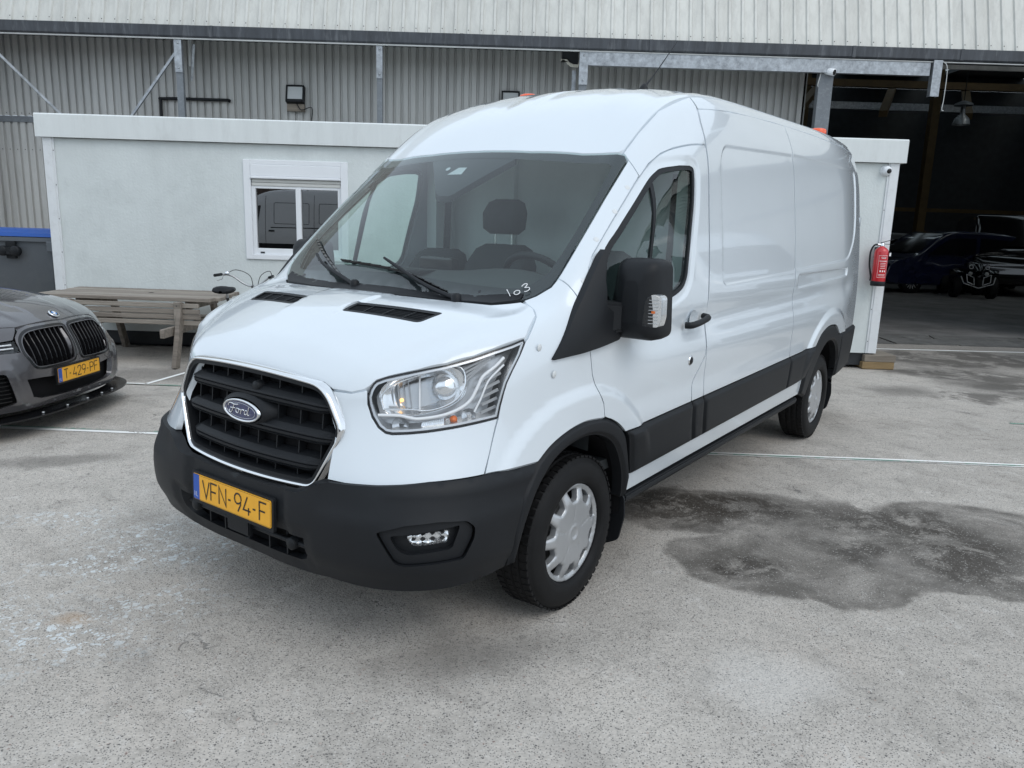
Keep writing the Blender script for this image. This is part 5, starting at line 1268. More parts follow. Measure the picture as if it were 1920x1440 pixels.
b = wb(); chan(b, 6.19, 12.20, 3.70, 4.21, .13, .10); b.build('stub_post', WH['galv'], ware)
b = wb(); b.tube(spline([(6.26, 12.22, 4.20), (6.33, 12.2, 4.10), (6.34, 12.2, 3.7), (6.33, 12.2, 3.52), (6.36, 12.2, 3.50)], 5), .006, 6); b.build('loose_cable', WH['lightpipe'], ware)
b = wb(); b.box((4.49, 12.30, 0), (4.70, 12.42, 4.10)); b.build('door_post', WH['steel'], ware)
b = wb(); b.tube(spline([(-5.78, 13.12, 2.9), (-5.78, 13.12, 3.40), (-5.74, 13.12, 3.455), (-5.0, 13.12, 3.46), (-4.70, 13.12, 3.46), (-4.67, 13.1, 3.44)], 5), .024, 8); b.build('black_pipe', M['plastic'], ware)
b = wb(); b.tube([(-5.18, 12.9, 3.92), (-5.18, 12.9, 4.36)], .03, 8); b.build('down_pipe', WH['lightpipe'], ware)
b = wb(); b.box((-8.75, 12.7, 0), (-8.60, 12.85, 4.2)); b.build('corner_post', WH['dark_in'], ware)
# torn insulation under the gutter
b = wb(); pts = [(.62, 4.15), (.62, 4.11), (.66, 4.145), (.72, 4.14), (.75, 4.10), (.81, 4.075), (.88, 4.07), (.895, 4.10), (.905, 4.06), (.88, 4.03), (.78, 4.04), (.72, 4.075), (.69, 4.115)]
b.prism(pts, (0, 12.62, 0), (1, 0, 0), (0, 0, 1), (0, .03, 0)); b.build('torn_insulation', WH['foam'], ware)
b = wb(); b.prism([(.64, 4.13), (.70, 4.13), (.74, 4.09), (.89, 4.07), (.89, 4.30), (.64, 4.30)], (0, 12.66, 0), (1, 0, 0), (0, 0, 1), (0, .02, 0)); b.build('torn_hole', WH['dark_in'], ware)
b = wb(); chan(b, .83, 12.6, 3.55, 3.98, .06, .05); b.build('hanging_bracket', WH['galv'], ware)
# the hall behind the doorway
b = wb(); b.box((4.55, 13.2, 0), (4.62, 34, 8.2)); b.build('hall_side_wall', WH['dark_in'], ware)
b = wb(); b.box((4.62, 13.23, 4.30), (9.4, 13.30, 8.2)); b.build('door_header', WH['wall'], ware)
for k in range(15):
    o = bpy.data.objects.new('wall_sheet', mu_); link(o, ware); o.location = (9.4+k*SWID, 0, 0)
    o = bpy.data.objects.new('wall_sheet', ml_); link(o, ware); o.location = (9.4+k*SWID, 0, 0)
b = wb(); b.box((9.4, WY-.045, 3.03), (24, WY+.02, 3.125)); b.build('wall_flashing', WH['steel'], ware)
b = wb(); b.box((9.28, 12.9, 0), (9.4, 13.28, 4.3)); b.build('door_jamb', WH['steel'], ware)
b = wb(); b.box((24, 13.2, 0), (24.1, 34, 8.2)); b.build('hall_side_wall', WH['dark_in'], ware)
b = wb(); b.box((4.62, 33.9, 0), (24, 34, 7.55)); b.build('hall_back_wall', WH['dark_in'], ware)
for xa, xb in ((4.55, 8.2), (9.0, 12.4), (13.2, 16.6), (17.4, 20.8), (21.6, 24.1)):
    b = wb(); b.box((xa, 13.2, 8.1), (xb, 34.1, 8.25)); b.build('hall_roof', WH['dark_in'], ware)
RL = glass_mat('roof_light', (.55, .58, .56), .8, 1.45)
for xa in (8.2, 12.4, 16.6, 20.8):  # strips added to let sky light into the dark hall; vehicle reflections suggest them
    b = wb(); b.add([(xa, 13.2, 8.16), (xa+.8, 13.2, 8.16), (xa+.8, 34.1, 8.16), (xa, 34.1, 8.16)], [(0, 1, 2, 3)]); b.build('roof_light', RL, ware)
b = wb(); b.box((4.62, 29.8, 6.10), (24, 29.95, 6.35)); b.build('hall_purlin', WH['galv'], ware)
b = wb(); b.box((4.62, 33.95, 7.64), (24, 34.05, 8.1)); b.build('back_wall_top', WH['dark_in'], ware)
for x in (9.0, 13.2, 17.4):
    b = wb(); b.box((x, 26, 0), (x+.25, 26.25, 8)); b.build('hall_column', WH['yellow'], ware)
for x in (7.2, 9.4, 11.6, 13.8):
    b = wb(); b.bar((x, 21.0, 4.7), (x+2.0, 25.0, 6.1), .2, .16); b.build('roof_brace', WH['yellow'], ware)
b = wb(); b.box((4.62, 21.0, 5.35), (24, 21.2, 5.52)); b.build('roof_brace', WH['yellow'], ware)
b = wb(); b.box((10.5, 32.8, 2.6), (24, 33.0, 2.75)); b.build('hall_rail', WH['yellow'], ware)
b = wb(); b.box((10.5, 32.8, 0), (10.7, 33.0, 2.75)); b.build('hall_rail', WH['yellow'], ware)
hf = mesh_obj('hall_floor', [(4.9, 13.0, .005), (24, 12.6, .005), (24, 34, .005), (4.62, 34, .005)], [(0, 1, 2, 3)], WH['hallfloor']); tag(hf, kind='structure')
# worn threshold: broken concrete slabs in front of the doorway
TH = mat('broken_threshold', (.13, .128, .122), .85, var=.4, vscale=2.5, dirt=(.03, .03, .03), dscale=2.2, damt=.85, bump=.4, bscale=18)
th = empty('threshold', (7.5, 12.6, 0)); tag(th, kind='structure')
random.seed(4); x = 4.95
while x < 12:
    w_ = random.uniform(.8, 1.7)
    for y0, y1 in ((11.9, 12.55), (12.58, 13.0)):
        j = lambda: random.uniform(-.09, .09)
        q = [(x+.02+j()*.3-7.5, y0+j()*.4-12.6), (x+w_-.02+j()*.3-7.5, y0+j()*.4-12.6), (x+w_-.02+j()-7.5, y1+j()*.2-12.6), (x+.02+j()-7.5, y1+j()*.2-12.6)]
        b = MB(); b.prism(q, (0, 0, -.02), (1, 0, 0), (0, 1, 0), (0, 0, .032+random.uniform(0, .012))); b.build('slab', TH, th)
    x += w_
# building added out of view behind the camera to fill reflections
bb = empty('added_store', (0, -48, 0)); tag(bb, 'long dark brick store building added out of view behind the viewer to fill reflections', 'building')
b = MB(); b.box((-40, -6, 0), (40, 0, 5.5)); b.build('wall', mat('store_brick', (.10, .075, .065), .8, var=.2, vscale=2), bb)
b = MB(); b.box((-41, -7, 5.5), (41, .5, 5.9)); b.build('roof', mat('store_roof', (.05, .05, .055), .7), bb)
for k in range(9):
    b = MB(); b.box((-36+k*9, -.02, .1), (-32+k*9, .06, 3.6)); b.build('door', mat('store_door', (.03, .04, .05), .6) if k == 0 else bpy.data.materials['store_door'], bb)
# ------------------------------------------------------------------ site cabin
CB = {}
CB['wall'] = mat('cabin_render', (.645, .685, .675), .75, streak=.06, var=.05, vscale=2.2, bump=.35, bscale=42, dirt=(.40, .43, .42), dscale=1.4, damt=.35)
CB['band'] = mat('cabin_band', (.70, .73, .72), .6, streak=.09, var=.035, vscale=2.5, dirt=(.46, .47, .45), dscale=3.2, damt=.4, stretch=(1, 1, .35))
CB['trim'] = mat('cabin_trim', (.72, .74, .75), .5, var=.04, dirt=(.50, .51, .50), dscale=9, damt=.5)
CB['upvc'] = mat('white_upvc', (.78, .80, .82), .35, var=.02)
CB['shutter'] = mat('shutter_slat', (.62, .62, .59), .5, var=.04)
CB['pane'] = glass_mat('window_pane', (.16, .18, .19), 1.0, 2.7)
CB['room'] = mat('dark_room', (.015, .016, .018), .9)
CB['base'] = mat('cabin_skid', (.02, .023, .026), .6, var=.3)
cab = empty('site_cabin', (-.55, 10.8, 0)); tag(cab, 'long pale grey site cabin with a flat roof band, standing behind the white van', 'cabin')
def cbb():
    class B(MB):
        def build(s, *a, **k): s.v = [(p[0]+.55, p[1]-10.8, p[2]) for p in s.v]; return MB.build(s, *a, **k)
    return B()
X0, X1, Y0, Y1 = -5.66, 4.56, 9.6, 12.05
wx0, wx1, wz0, wz1 = -3.285, -2.03, 1.135, 2.315
b = cbb()
for (a, c, z0, z1) in ((X0, wx0, .2, 2.55), (wx1, X1, .2, 2.55), (wx0, wx1, .2, wz0), (wx0, wx1, wz1, 2.55)): b.add([(a, Y0, z0), (c, Y0, z0), (c, Y0, z1), (a, Y0, z1)], [(0, 1, 2, 3)])
b.build('front_wall', CB['wall'], cab)
b = cbb(); b.add([(X1, Y0, .2), (X1, Y1, .2), (X1, Y1, 2.55), (X1, Y0, 2.55)], [(0, 1, 2, 3)]); b.build('end_wall', CB['wall'], cab)
b = cbb(); b.add([(X0, Y0, .2), (X0, Y1, .2), (X0, Y1, 2.55), (X0, Y0, 2.55)], [(3, 2, 1, 0)]); b.build('end_wall', CB['wall'], cab)
b = cbb(); b.add([(X0, Y1, .2), (X1, Y1, .2), (X1, Y1, 2.55), (X0, Y1, 2.55)], [(3, 2, 1, 0)]); b.build('back_wall', CB['wall'], cab)
b = cbb(); b.prism([(9.535, 2.50), (9.535, 2.755), (9.55, 2.77), (9.62, 2.77), (9.62, 2.50)], (X0-.06, 0, 0), (0, 1, 0), (0, 0, 1), (X1-X0+.12, 0, 0)); b.build('roof_band', CB['band'], cab)
for x in (X0-.06, X1-.01): b = cbb(); b.box((x, 9.625, 2.50), (x+.07, Y1+.05, 2.768)); b.build('roof_band', CB['band'], cab)
b = cbb(); b.box((X0-.05, 9.62, 2.72), (X1+.05, Y1+.05, 2.75)); b.build('roof', CB['band'], cab)
b = cbb(); b.box((X0+.012, 9.59, 2.495), (X1-.012, 9.60, 2.50)); b.build('band_lip', CB['base'], cab)
for x, s in ((X0, 1), (X1, -1)):
    b = cbb(); b.box((x-s*.004, 9.575, .2), (x+s*.105, 9.598, 2.498)); ct = b.build('corner_trim', CB['trim'], cab, bevel=.004)
    b = cbb(); b.box((x+s*.105, 9.585, .2), (x+s*.125, 9.598, 2.498)); b.build('trim_edge', CB['trim'], ct)
    for k in range(6):
        b = cbb(); b.lathe((x+s*.115, 9.585, .35+k*.4), (0, -1, 0), [(.006, 0), (.005, .003), (0, .004)], 6); b.build('trim_rivet', WH['screw'], ct)
b = cbb(); b.box((X0, 9.63, .04), (X1, Y1-.03, .2)); b.build('base_frame', CB['base'], cab)
b = cbb(); b.box((X0+.1, 9.75, .0), (X1-.25, 9.95, .05)); b.build('skid', CB['base'], cab)
# window
win_ = bpy.data.objects.new('window', None); link(win_, cab)
def ring_box(b, x0, x1, z0, z1, t, y0, y1, tt=None, tb=None):
    tt = tt or t; tb = tb or t
    b.box((x0, y0, z0), (x0+t, y1, z1)); b.box((x1-t, y0, z0), (x1, y1, z1)); b.box((x0+t, y0, z1-tt), (x1-t, y1, z1)); b.box((x0+t, y0, z0), (x1-t, y1, z0+tb))
b = cbb(); ring_box(b, wx0, wx1, wz0, wz1, .085, 9.575, 9.68, .055, .06); b.build('frame', CB['upvc'], win_, bevel=.005)
b = cbb(); b.box((wx0+.085, 9.570, 2.125), (wx1-.085, 9.66, 2.26)); b.build('shutter_box', CB['upvc'], win_, bevel=.006)
b = cbb(); b.box((wx0+.085, 9.56, 2.095), (wx1-.085, 9.66, 2.125)); b.build('box_lip', CB['upvc'], win_, bevel=.006)
for k in range(2): b = cbb(); b.box((wx0+.09, 9.60, 2.053-k*.042), (wx1-.09, 9.625, 2.092-k*.042)); b.build('shutter_slat', CB['shutter'], win_, bevel=.006, segs=2)
b = cbb(); ring_box(b, wx0+.085, wx1-.085, wz0+.06, 2.012, .045, 9.61, 9.66, .03, .075); b.build('sash', CB['upvc'], win_, bevel=.004)
xm = (wx0+wx1)/2+.02
b = cbb(); b.box((xm-.032, 9.605, wz0+.13), (xm+.032, 9.655, 1.985)); b.build('mullion', CB['upvc'], win_, bevel=.004)
for a, c in ((wx0+.13, xm-.032), (xm+.032, wx1-.13)):
    b = cbb(); b.add([(a, 9.645, wz0+.135), (c, 9.645, wz0+.135), (c, 9.645, 1.985), (a, 9.645, 1.985)], [(0, 1, 2, 3)]); b.build('pane', CB['pane'], win_)
b = cbb(); b.box((wx0+.17, 9.602, 1.21), (wx0+.22, 9.608, 1.228)); b.build('drain_cap', M['plastic'], win_)
b = cbb(); b.box((wx0-.1, 9.90, .9), (wx1+.1, 9.92, 2.45)); b.build('dark_room_sheet', CB['room'], win_)  # dark sheet standing in for the unlit room behind the panes
# blocks under the right corner
WD = mat('weathered_wood', (.22, .19, .155), .8, var=.28, vscale=7, bump=.35, bscale=60, dirt=(.17, .14, .11), dscale=5, damt=.6, stretch=(.35, 3, 3))
WD2 = mat('raw_wood', (.24, .165, .08), .8, var=.3, vscale=6, bump=.3, bscale=60, stretch=(.4, 3, 3))
for nm, z0, z1, x0, x1, m_, lb in (('timber_block', .005, .095, 4.40, 4.80, WD2, 'yellowish timber block on the ground under the right corner of the cabin'), ('timber_block', .097, .185, 4.42, 4.81, WD, 'grey timber block lying on the yellowish block under the cabin corner')):
    b = MB(); b.box((x0-4.6, -.20, 0), (x1-4.6, .16, z1-z0)); o = b.build(nm, m_, None, bevel=.006); o.location = (4.6, 9.75, z0); tag(o, lb, 'block', 'timber blocks under the cabin')
# dome camera on the cabin corner
def dome_camera(loc, label, s=1.0):
    e = empty('security_camera', loc); tag(e, label, 'camera')
    b = MB(); b.lathe((0, 0, 0), (0, -1, 0), [(.062*s, -.002), (.064*s, .02*s), (.055*s, .028*s)], 24); b.build('mount', CB['upvc'], e)
    b = MB(); b.lathe((0, -.05*s, -.002), (.15, -1, -.15), [(.030*s, -.05*s), (.052*s, -.03*s), (.056*s, 0), (.050*s, .022*s), (.036*s, .040*s), (.030*s, .046*s)], 24); b.build('ball', CB['upvc'], e)
    b = MB(); b.lathe((0, -.05*s, -.002), (.15, -1, -.15), [(.032*s, .040*s), (.028*s, .050*s), (.012*s, .054*s), (0, .055*s)], 20); b.build('lens', M['gloss_black'], e)
dome_camera((4.405, 9.598, 2.41), 'white ball security camera with black lens on the cabin corner')
e = empty('security_camera', (4.60, 12.30, 4.02)); tag(e, 'white bullet security camera on the grey doorway post', 'camera')
b = MB(); b.lathe((0, -.02, 0), (.55, -.80, -.25), [(.0, -.11), (.045, -.10), (.05, .03), (.052, .11), (.04, .115)], 18); b.build('body', CB['upvc'], e)
b = MB(); b.lathe((0, -.02, 0), (.55, -.80, -.25), [(.04, .108), (0, .11)], 16); b.build('lens', M['gloss_black'], e)
b = MB(); b.tube(spline([(-.04, .02, .02), (-.08, .0, .06), (-.10, 0, -.06), (-.12, .01, -.2), (-.06, .01, -.22)], 4), .008, 6); b.build('cable', WH['lightpipe'], e)
# floodlights on the wall
def floodlight(loc, label):
    e = empty('floodlight', loc); tag(e, label, 'floodlight', 'black floodlights on the warehouse wall')
    R_ = Matrix.Rotation(math.radians(-14), 4, 'X')
    def fb(): 
        class B(MB):
            def build(s, *a, **k): s.v = [tuple(R_ @ Vector(p)) for p in s.v]; return MB.build(s, *a, **k)
        return B()
    b = fb(); ring_box(b, -.145, .145, -.02, .26, .022, -.06, .0, .022, .05); b.box((-.145, .0, -.02), (.145, .05, .26)); b.build('housing', M['plastic'], e, bevel=.008)
    b = fb(); b.add([(-.125, -.03, .03), (.125, -.03, .03), (.125, -.03, .24), (-.125, -.03, .24)], [(0, 1, 2, 3)]); b.build('lamp_plate', mat('led_plate', (.50, .52, .52), .3) if 'led_plate' not in bpy.data.materials else bpy.data.materials['led_plate'], e)
    b = MB(); b.box((-.14, .02, -.14), (.14, .06, .0)); b.build('back_board', WD, e)
    b = MB(); b.tube(spline([(.02, .0, -.02), (.10, -.01, -.12), (.26, .02, -.08), (.24, .04, -.32)], 5), .008, 6); b.build('cable', M['plastic'], e)
floodlight((-3.60, 13.08, 3.46), 'black floodlight on the ribbed wall above the cabin roof, between two posts')
floodlight((-.14, 13.08, 3.47), 'black floodlight on the wall peeking over the van roof')
# fire extinguisher
fx = empty('fire_extinguisher', (4.425, 9.47, 1.05)); tag(fx, 'red fire extinguisher with black hose hung on the cabin corner', 'fire extinguisher')
RED = mat('extinguisher_red', (.55, .012, .02), .25, coat=.6)
b = MB(); b.lathe((0, 0, 0), (0, 0, 1), [(.078, .04), (.080, .05), (.080, .40), (.074, .43), (.05, .455), (.026, .468), (.022, .48)], 28); b.build('cylinder', RED, fx)
b = MB(); b.lathe((0, 0, 0), (0, 0, 1), [(0, .0), (.078, .0), (.083, .006), (.083, .055), (.078, .06)], 28); b.build('foot', M['plastic'], fx)
b = MB(); b.lathe((0, 0, .475), (0, 0, 1), [(.024, 0), (.024, .03), (.016, .04), (0, .042)], 14); b.tube([(0, 0, .49), (-.06, 0, .495)], .012, 8); b.build('valve', M['chrome'], fx)
b = MB(); b.bar((-.02, 0, .515), (.13, -.01, .56), .02, .006); b.bar((0, 0, .50), (.14, -.01, .50), .02, .006); b.build('lever', M['plastic'], fx)
b = MB(); b.tube(spline([(-.05, 0, .495), (-.10, -.005, .48), (-.135, -.01, .40), (-.13, -.01, .25), (-.10, -.01, .12), (-.10, -.01, .06)], 6), .011, 8); b.build('hose', M['plastic'], fx)
lb_ = MB(); n = 10; lo, hi = -2.25, -.90
def cyl(a, z, r=.0806): return (r*math.cos(a), r*math.sin(a), z)
def arcbar(b, a0, a1, z, t, r=.0808):
    k = 6; vs = [cyl(a0+(a1-a0)*i/k, z+dz, r) for i in range(k+1) for dz in (-t/2, t/2)]; b.add(vs, [(2*i, 2*i+2, 2*i+3, 2*i+1) for i in range(k)])
for z in (.105, .365): arcbar(lb_, lo, hi, z, .003)
for a in (lo, hi): lb_.add([cyl(a, .105), cyl(a+.03, .105), cyl(a+.03, .365), cyl(a, .365)], [(0, 1, 2, 3)])
for z, w in ((.335, .55), (.30, 1.15), (.275, .8), (.255, .8), (.235, .7), (.215, .7), (.14, 1.0), (.125, 1.0)): arcbar(lb_, -1.57-w/2, -1.57+w/2, z, .004 if z < .3 else .006)
for k in range(3): arcbar(lb_, -1.95+k*.34, -1.78+k*.34, .180, .020)
for st in ([(-.28, .0), (-.30, .5), (-.2, .8), (-.1, .5), (-.12, 0), (-.1, .8)], [(.0, .8), (.0, -.3), (-.06, -.4)], [(.08, 0), (.06, .5), (.16, .8), (.24, .5), (.22, 0), (.24, .8)], [(.32, .8), (.48, 0)], [(.48, .8), (.32, 0)]):
    lb_.tube([cyl(-1.65+q[0]*.9, .335+q[1]*.016, .0812) for q in st], .0016, 4)
lb_.build('print', M['white_ink'], fx)
b = MB(); b.box((.075, -.05, .36), (.095, -.045, .40)); b.build('tag', M['white_ink'], fx)
b = MB(); b.box((-.03, .08, .2), (.03, .128, .46)); b.build('bracket', M['plastic'], fx)
# ------------------------------------------------------------------ picnic bench set
tb = empty('picnic_table', (-4.28, 8.9, 0), -.035); tag(tb, 'weathered grey wooden picnic table with folded up slatted bench, in front of the cabin', 'table')
WP = [mat('grey_plank_%d' % k, c, .85, var=.32, vscale=5, bump=.5, bscale=40, dirt=(.11, .095, .08), dscale=4, damt=.6, stretch=(.25, 4, 4)) for k, c in enumerate(((.27, .235, .20), (.31, .275, .235), (.235, .205, .175)))]
random.seed(11)
for k in range(6):
    b = MB(); y = -.42+k*.150; dx = random.uniform(-.02, .02); b.box((-.98+dx, y, .712+random.uniform(-.002, .003)), (.98+dx+(.05 if k in (1, 2) else 0), y+.142, .752+random.uniform(-.002, .003))); b.build('top_plank', WP[k % 3], tb, bevel=.005)
b = MB(); b.lathe((.1, .03, .7525), (0, 0, 1), [(.03, .002), (0, .0022)], 16); b.build('parasol_hole', M['dark'], tb)
for k in range(4):
    b = MB(); z = .455+k*.063; dx = random.uniform(-.01, .01); b.box((-.86+dx, -.43, z), (.86+dx, -.395, z+.048)); b.build('seat_slat', WP[(k+1) % 3], tb, bevel=.004)
for x in (-.60, .63):
    b = MB(); b.box((x-.035, -.475, .40), (x+.035, -.432, .71)); bp_ = b.build('batten', WP[1], tb, bevel=.004)
    for k in range(4): b = MB(); b.lathe((x, -.475, .48+k*.063), (0, -1, 0), [(.008, 0), (0, .003)], 8); b.build('bolt', WH['screw'], bp_)
    b = MB(); b.bar((x-.05, -.74 if x > 0 else -.55, .395), (x-.05, .62, .395), .045, .095); b.build('cross_beam', WP[0], tb, bevel=.004)
    b = MB(); b.bar((x+.02, -.40, .70), (x+.02, -.62, 0), .05, .10, up=(0, 1, 0)); b.build('leg', WP[2], tb, bevel=.004)
    b = MB(); b.bar((x+.02, .40, .70), (x+.02, .66, 0), .05, .10, up=(0, 1, 0)); b.build('leg', WP[2], tb, bevel=.004)
    b = MB(); b.box((x+.05, -.38, .62), (x+.10, .40, .71)); b.build('top_bearer', WP[0], tb, bevel=.004)
b = MB(); b.box((-.88, .40, .40), (.88, .66, .44)); b.build('rear_bench', WP[0], tb, bevel=.004)
# ------------------------------------------------------------------ wheeled refuse container
rc = empty('refuse_container', (-6.62, 10.62, 0)); tag(rc, 'grey wheeled refuse container with a blue lid beside the cabin', 'refuse container')
GP = mat('container_grey', (.10, .112, .125), .5, var=.08, vscale=2, dirt=(.16, .17, .175), dscale=6, damt=.3); BL = mat('lid_blue', (.018, .10, .42), .4, var=.06)
b = MB(); vs = []
for z, hx, hy in ((.18, .56, .40), (.20, .58, .42), (1.22, .68, .50), (1.28, .69, .51)): vs.append([(p[0], p[1], z) for p in rnd([(-hx, -hy), (hx, -hy), (hx, hy), (-hx, hy)], .06, 4)])
loft(b, vs); b.add(vs[0], [tuple(range(len(vs[0])))[::-1]]); b.build('body', GP, rc)
b = MB(); vs = [[(p[0], p[1], z) for p in rnd([(-hx, -hy), (hx, -hy), (hx, hy), (-hx, hy)], .05, 4)] for z, hx, hy in ((1.24, .70, .52), (1.245, .72, .54), (1.295, .72, .54), (1.30, .70, .52))]; loft(b, vs, False); b.build('rim', GP, rc)
b = MB(); b.box((.60, -.57, 1.12), (.71, -.53, 1.25)); b.build('lift_lug', GP, rc, bevel=.01)
b = MB()
loft(b, [[(x, y, z) for y, z in ((-.54, 1.305), (-.535, 1.35), (-.30, 1.39), (.1, 1.40), (.50, 1.37), (.535, 1.305))] for x in np.linspace(-.71, .71, 5)], False); b.f = [f for f in b.f if not (f[0] % 6 == 5)]; b.sm = b.sm[:len(b.f)]
for x in (-.71, .71): b.ngon([(x, y, z) for y, z in ((-.54, 1.305), (-.535, 1.35), (-.30, 1.39), (.1, 1.40), (.50, 1.37), (.535, 1.305))])
b.build('lid', BL, rc)
b = MB(); b.box((.06, -.55, 1.02), (.19, -.505, 1.24)); b.build('lock_plate', M['plastic'], rc, bevel=.01)
b = MB(); b.lathe((.04, -.55, 1.12), (0, -1, 0), [(.065, 0), (.065, .05), (.05, .06), (0, .062)], 18); b.lathe((.21, -.55, 1.12), (0, -1, 0), [(.065, 0), (.065, .05), (.05, .06), (0, .062)], 18); b.box((.04, -.60, 1.075), (.21, -.55, 1.165)); b.build('lock', M['plastic'], rc)
for x in (-.5, .5):
    for y in (-.36, .36): b = MB(); b.lathe((x, y-.03, .09), (0, 1, 0), [(.0, 0), (.085, 0), (.09, .01), (.09, .05), (.085, .06), (0, .06)], 20); b.build('castor', M['rubber'], rc)
b = MB(); b.tube([(-.30, .2, 1.40), (.12, .52, 1.62)] if False else [(.55, -.50, 1.33), (.69, -.5, 1.32)], .01, 6); b.build('lid_handle', M['plastic'], rc)
# ------------------------------------------------------------------ bicycle behind the van nose
bk = empty('bicycle', (-3.0, 8.50, 0), math.radians(84)); tag(bk, 'parked city bicycle with black saddle and upright handlebar behind the van bonnet', 'bicycle')
BKM = mat('bike_black', (.012, .012, .014), .3, coat=.4)
def bwheel(x):
    w = bpy.data.objects.new('wheel', None); link(w, bk); w.location = (x, 0, .34)
    b = MB(); b.tube([(.32*math.cos(a), 0, .32*math.sin(a)) for a in np.linspace(0, 2*PI, 40, endpoint=False)], .019, 8, closed=True); b.build('tyre', M['rubber'], w)
    b = MB(); b.tube([(.295*math.cos(a), 0, .295*math.sin(a)) for a in np.linspace(0, 2*PI, 40, endpoint=False)], .010, 6, closed=True); b.build('rim', M['satin'], w)
    b = MB()
    for k in range(18): a = 2*PI*k/18; b.tube([(.02*math.cos(a+.5), .02*(-1)**k, .02*math.sin(a+.5)), (.29*math.cos(a), 0, .29*math.sin(a))], .0012, 4, cap=False)
    b.tube([(0, -.05, 0), (0, .05, 0)], .02, 10); b.build('spokes', M['satin'], w)
bwheel(.55); bwheel(-.53)
b = MB()
for p, q, r in (((.34, 0, .80), (-.12, 0, .30), .017), ((.35, 0, .72), (-.17, 0, .58), .015), ((-.12, 0, .30), (-.30, 0, .80), .016), ((-.12, 0, .30), (-.53, .06, .34), .010), ((-.12, 0, .30), (-.53, -.06, .34), .010), ((-.24, 0, .66), (-.53, .06, .34), .008), ((-.24, 0, .66), (-.53, -.06, .34), .008), ((.32, 0, .88), (.40, 0, .66), .018)): b.tube([p, q], r, 8)
b.build('frame', BKM, bk)
b = MB(); b.tube([(.39, .05, .68), (.47, .05, .5), (.55, .05, .34)], .010, 8); b.tube([(.39, -.05, .68), (.47, -.05, .5), (.55, -.05, .34)], .010, 8); b.build('fork', BKM, bk)
b = MB(); b.tube([(-.28, 0, .74), (-.31, 0, .86)], .014, 8); b.build('seat_post', M['satin'], bk)
b = MB(); rg = []
for x, w_, h_ in ((-.45, .02, .0), (-.44, .10, .02), (-.38, .125, .03), (-.30, .09, .022), (-.20, .045, .016), (-.14, .022, .01), (-.125, .01, .0)): rg.append([(x, w_*math.cos(a), .87+h_*.6+ (h_+.012)*math.sin(a)) for a in np.linspace(0, 2*PI, 14, endpoint=False)])
loft(b, rg); b.build('saddle', M['plastic'], bk)
b = MB(); hb = spline([(.12, -.31, 1.0), (.20, -.30, 1.005), (.28, -.22, .985), (.31, -.10, .90), (.32, 0, .87), (.31, .10, .90), (.28, .22, .985), (.20, .30, 1.005), (.12, .31, 1.0)], 5); b.tube(hb, .011, 8); b.build('handlebar', M['satin'], bk)
for s in (1, -1):
    b = MB(); b.tube([(.06, .315*s, 1.0), (.19, .30*s, 1.004)], .017, 8); b.build('grip', M['plastic'], bk)
    b = MB(); b.tube([(.22, .29*s, .995), (.14, .27*s, .955), (.07, .29*s, .945)], .005, 6); b.build('brake_lever', M['satin'], bk)
    b = MB(); b.tube(spline([(.22, .28*s, .99), (.33, .20*s, 1.05), (.40, .06*s, .98), (.38, .02*s, .80)], 5), .004, 5); b.build('cable', M['plastic'], bk)
b = MB(); b.lathe((.23, .25, 1.012), (0, 0, 1), [(.028, 0), (.028, .012), (.018, .026), (0, .030)], 14); b.build('bell', M['chrome'], bk)
b = MB(); b.lathe((-.12, .03, .30), (0, 1, 0), [(.09, 0), (.09, .006), (.02, .01)], 24); b.bar((-.12, .05, .30), (-.02, .06, .17), .015, .02); b.bar((-.12, -.05, .30), (-.22, -.06, .43), .015, .02); b.build('crank', M['satin'], bk)

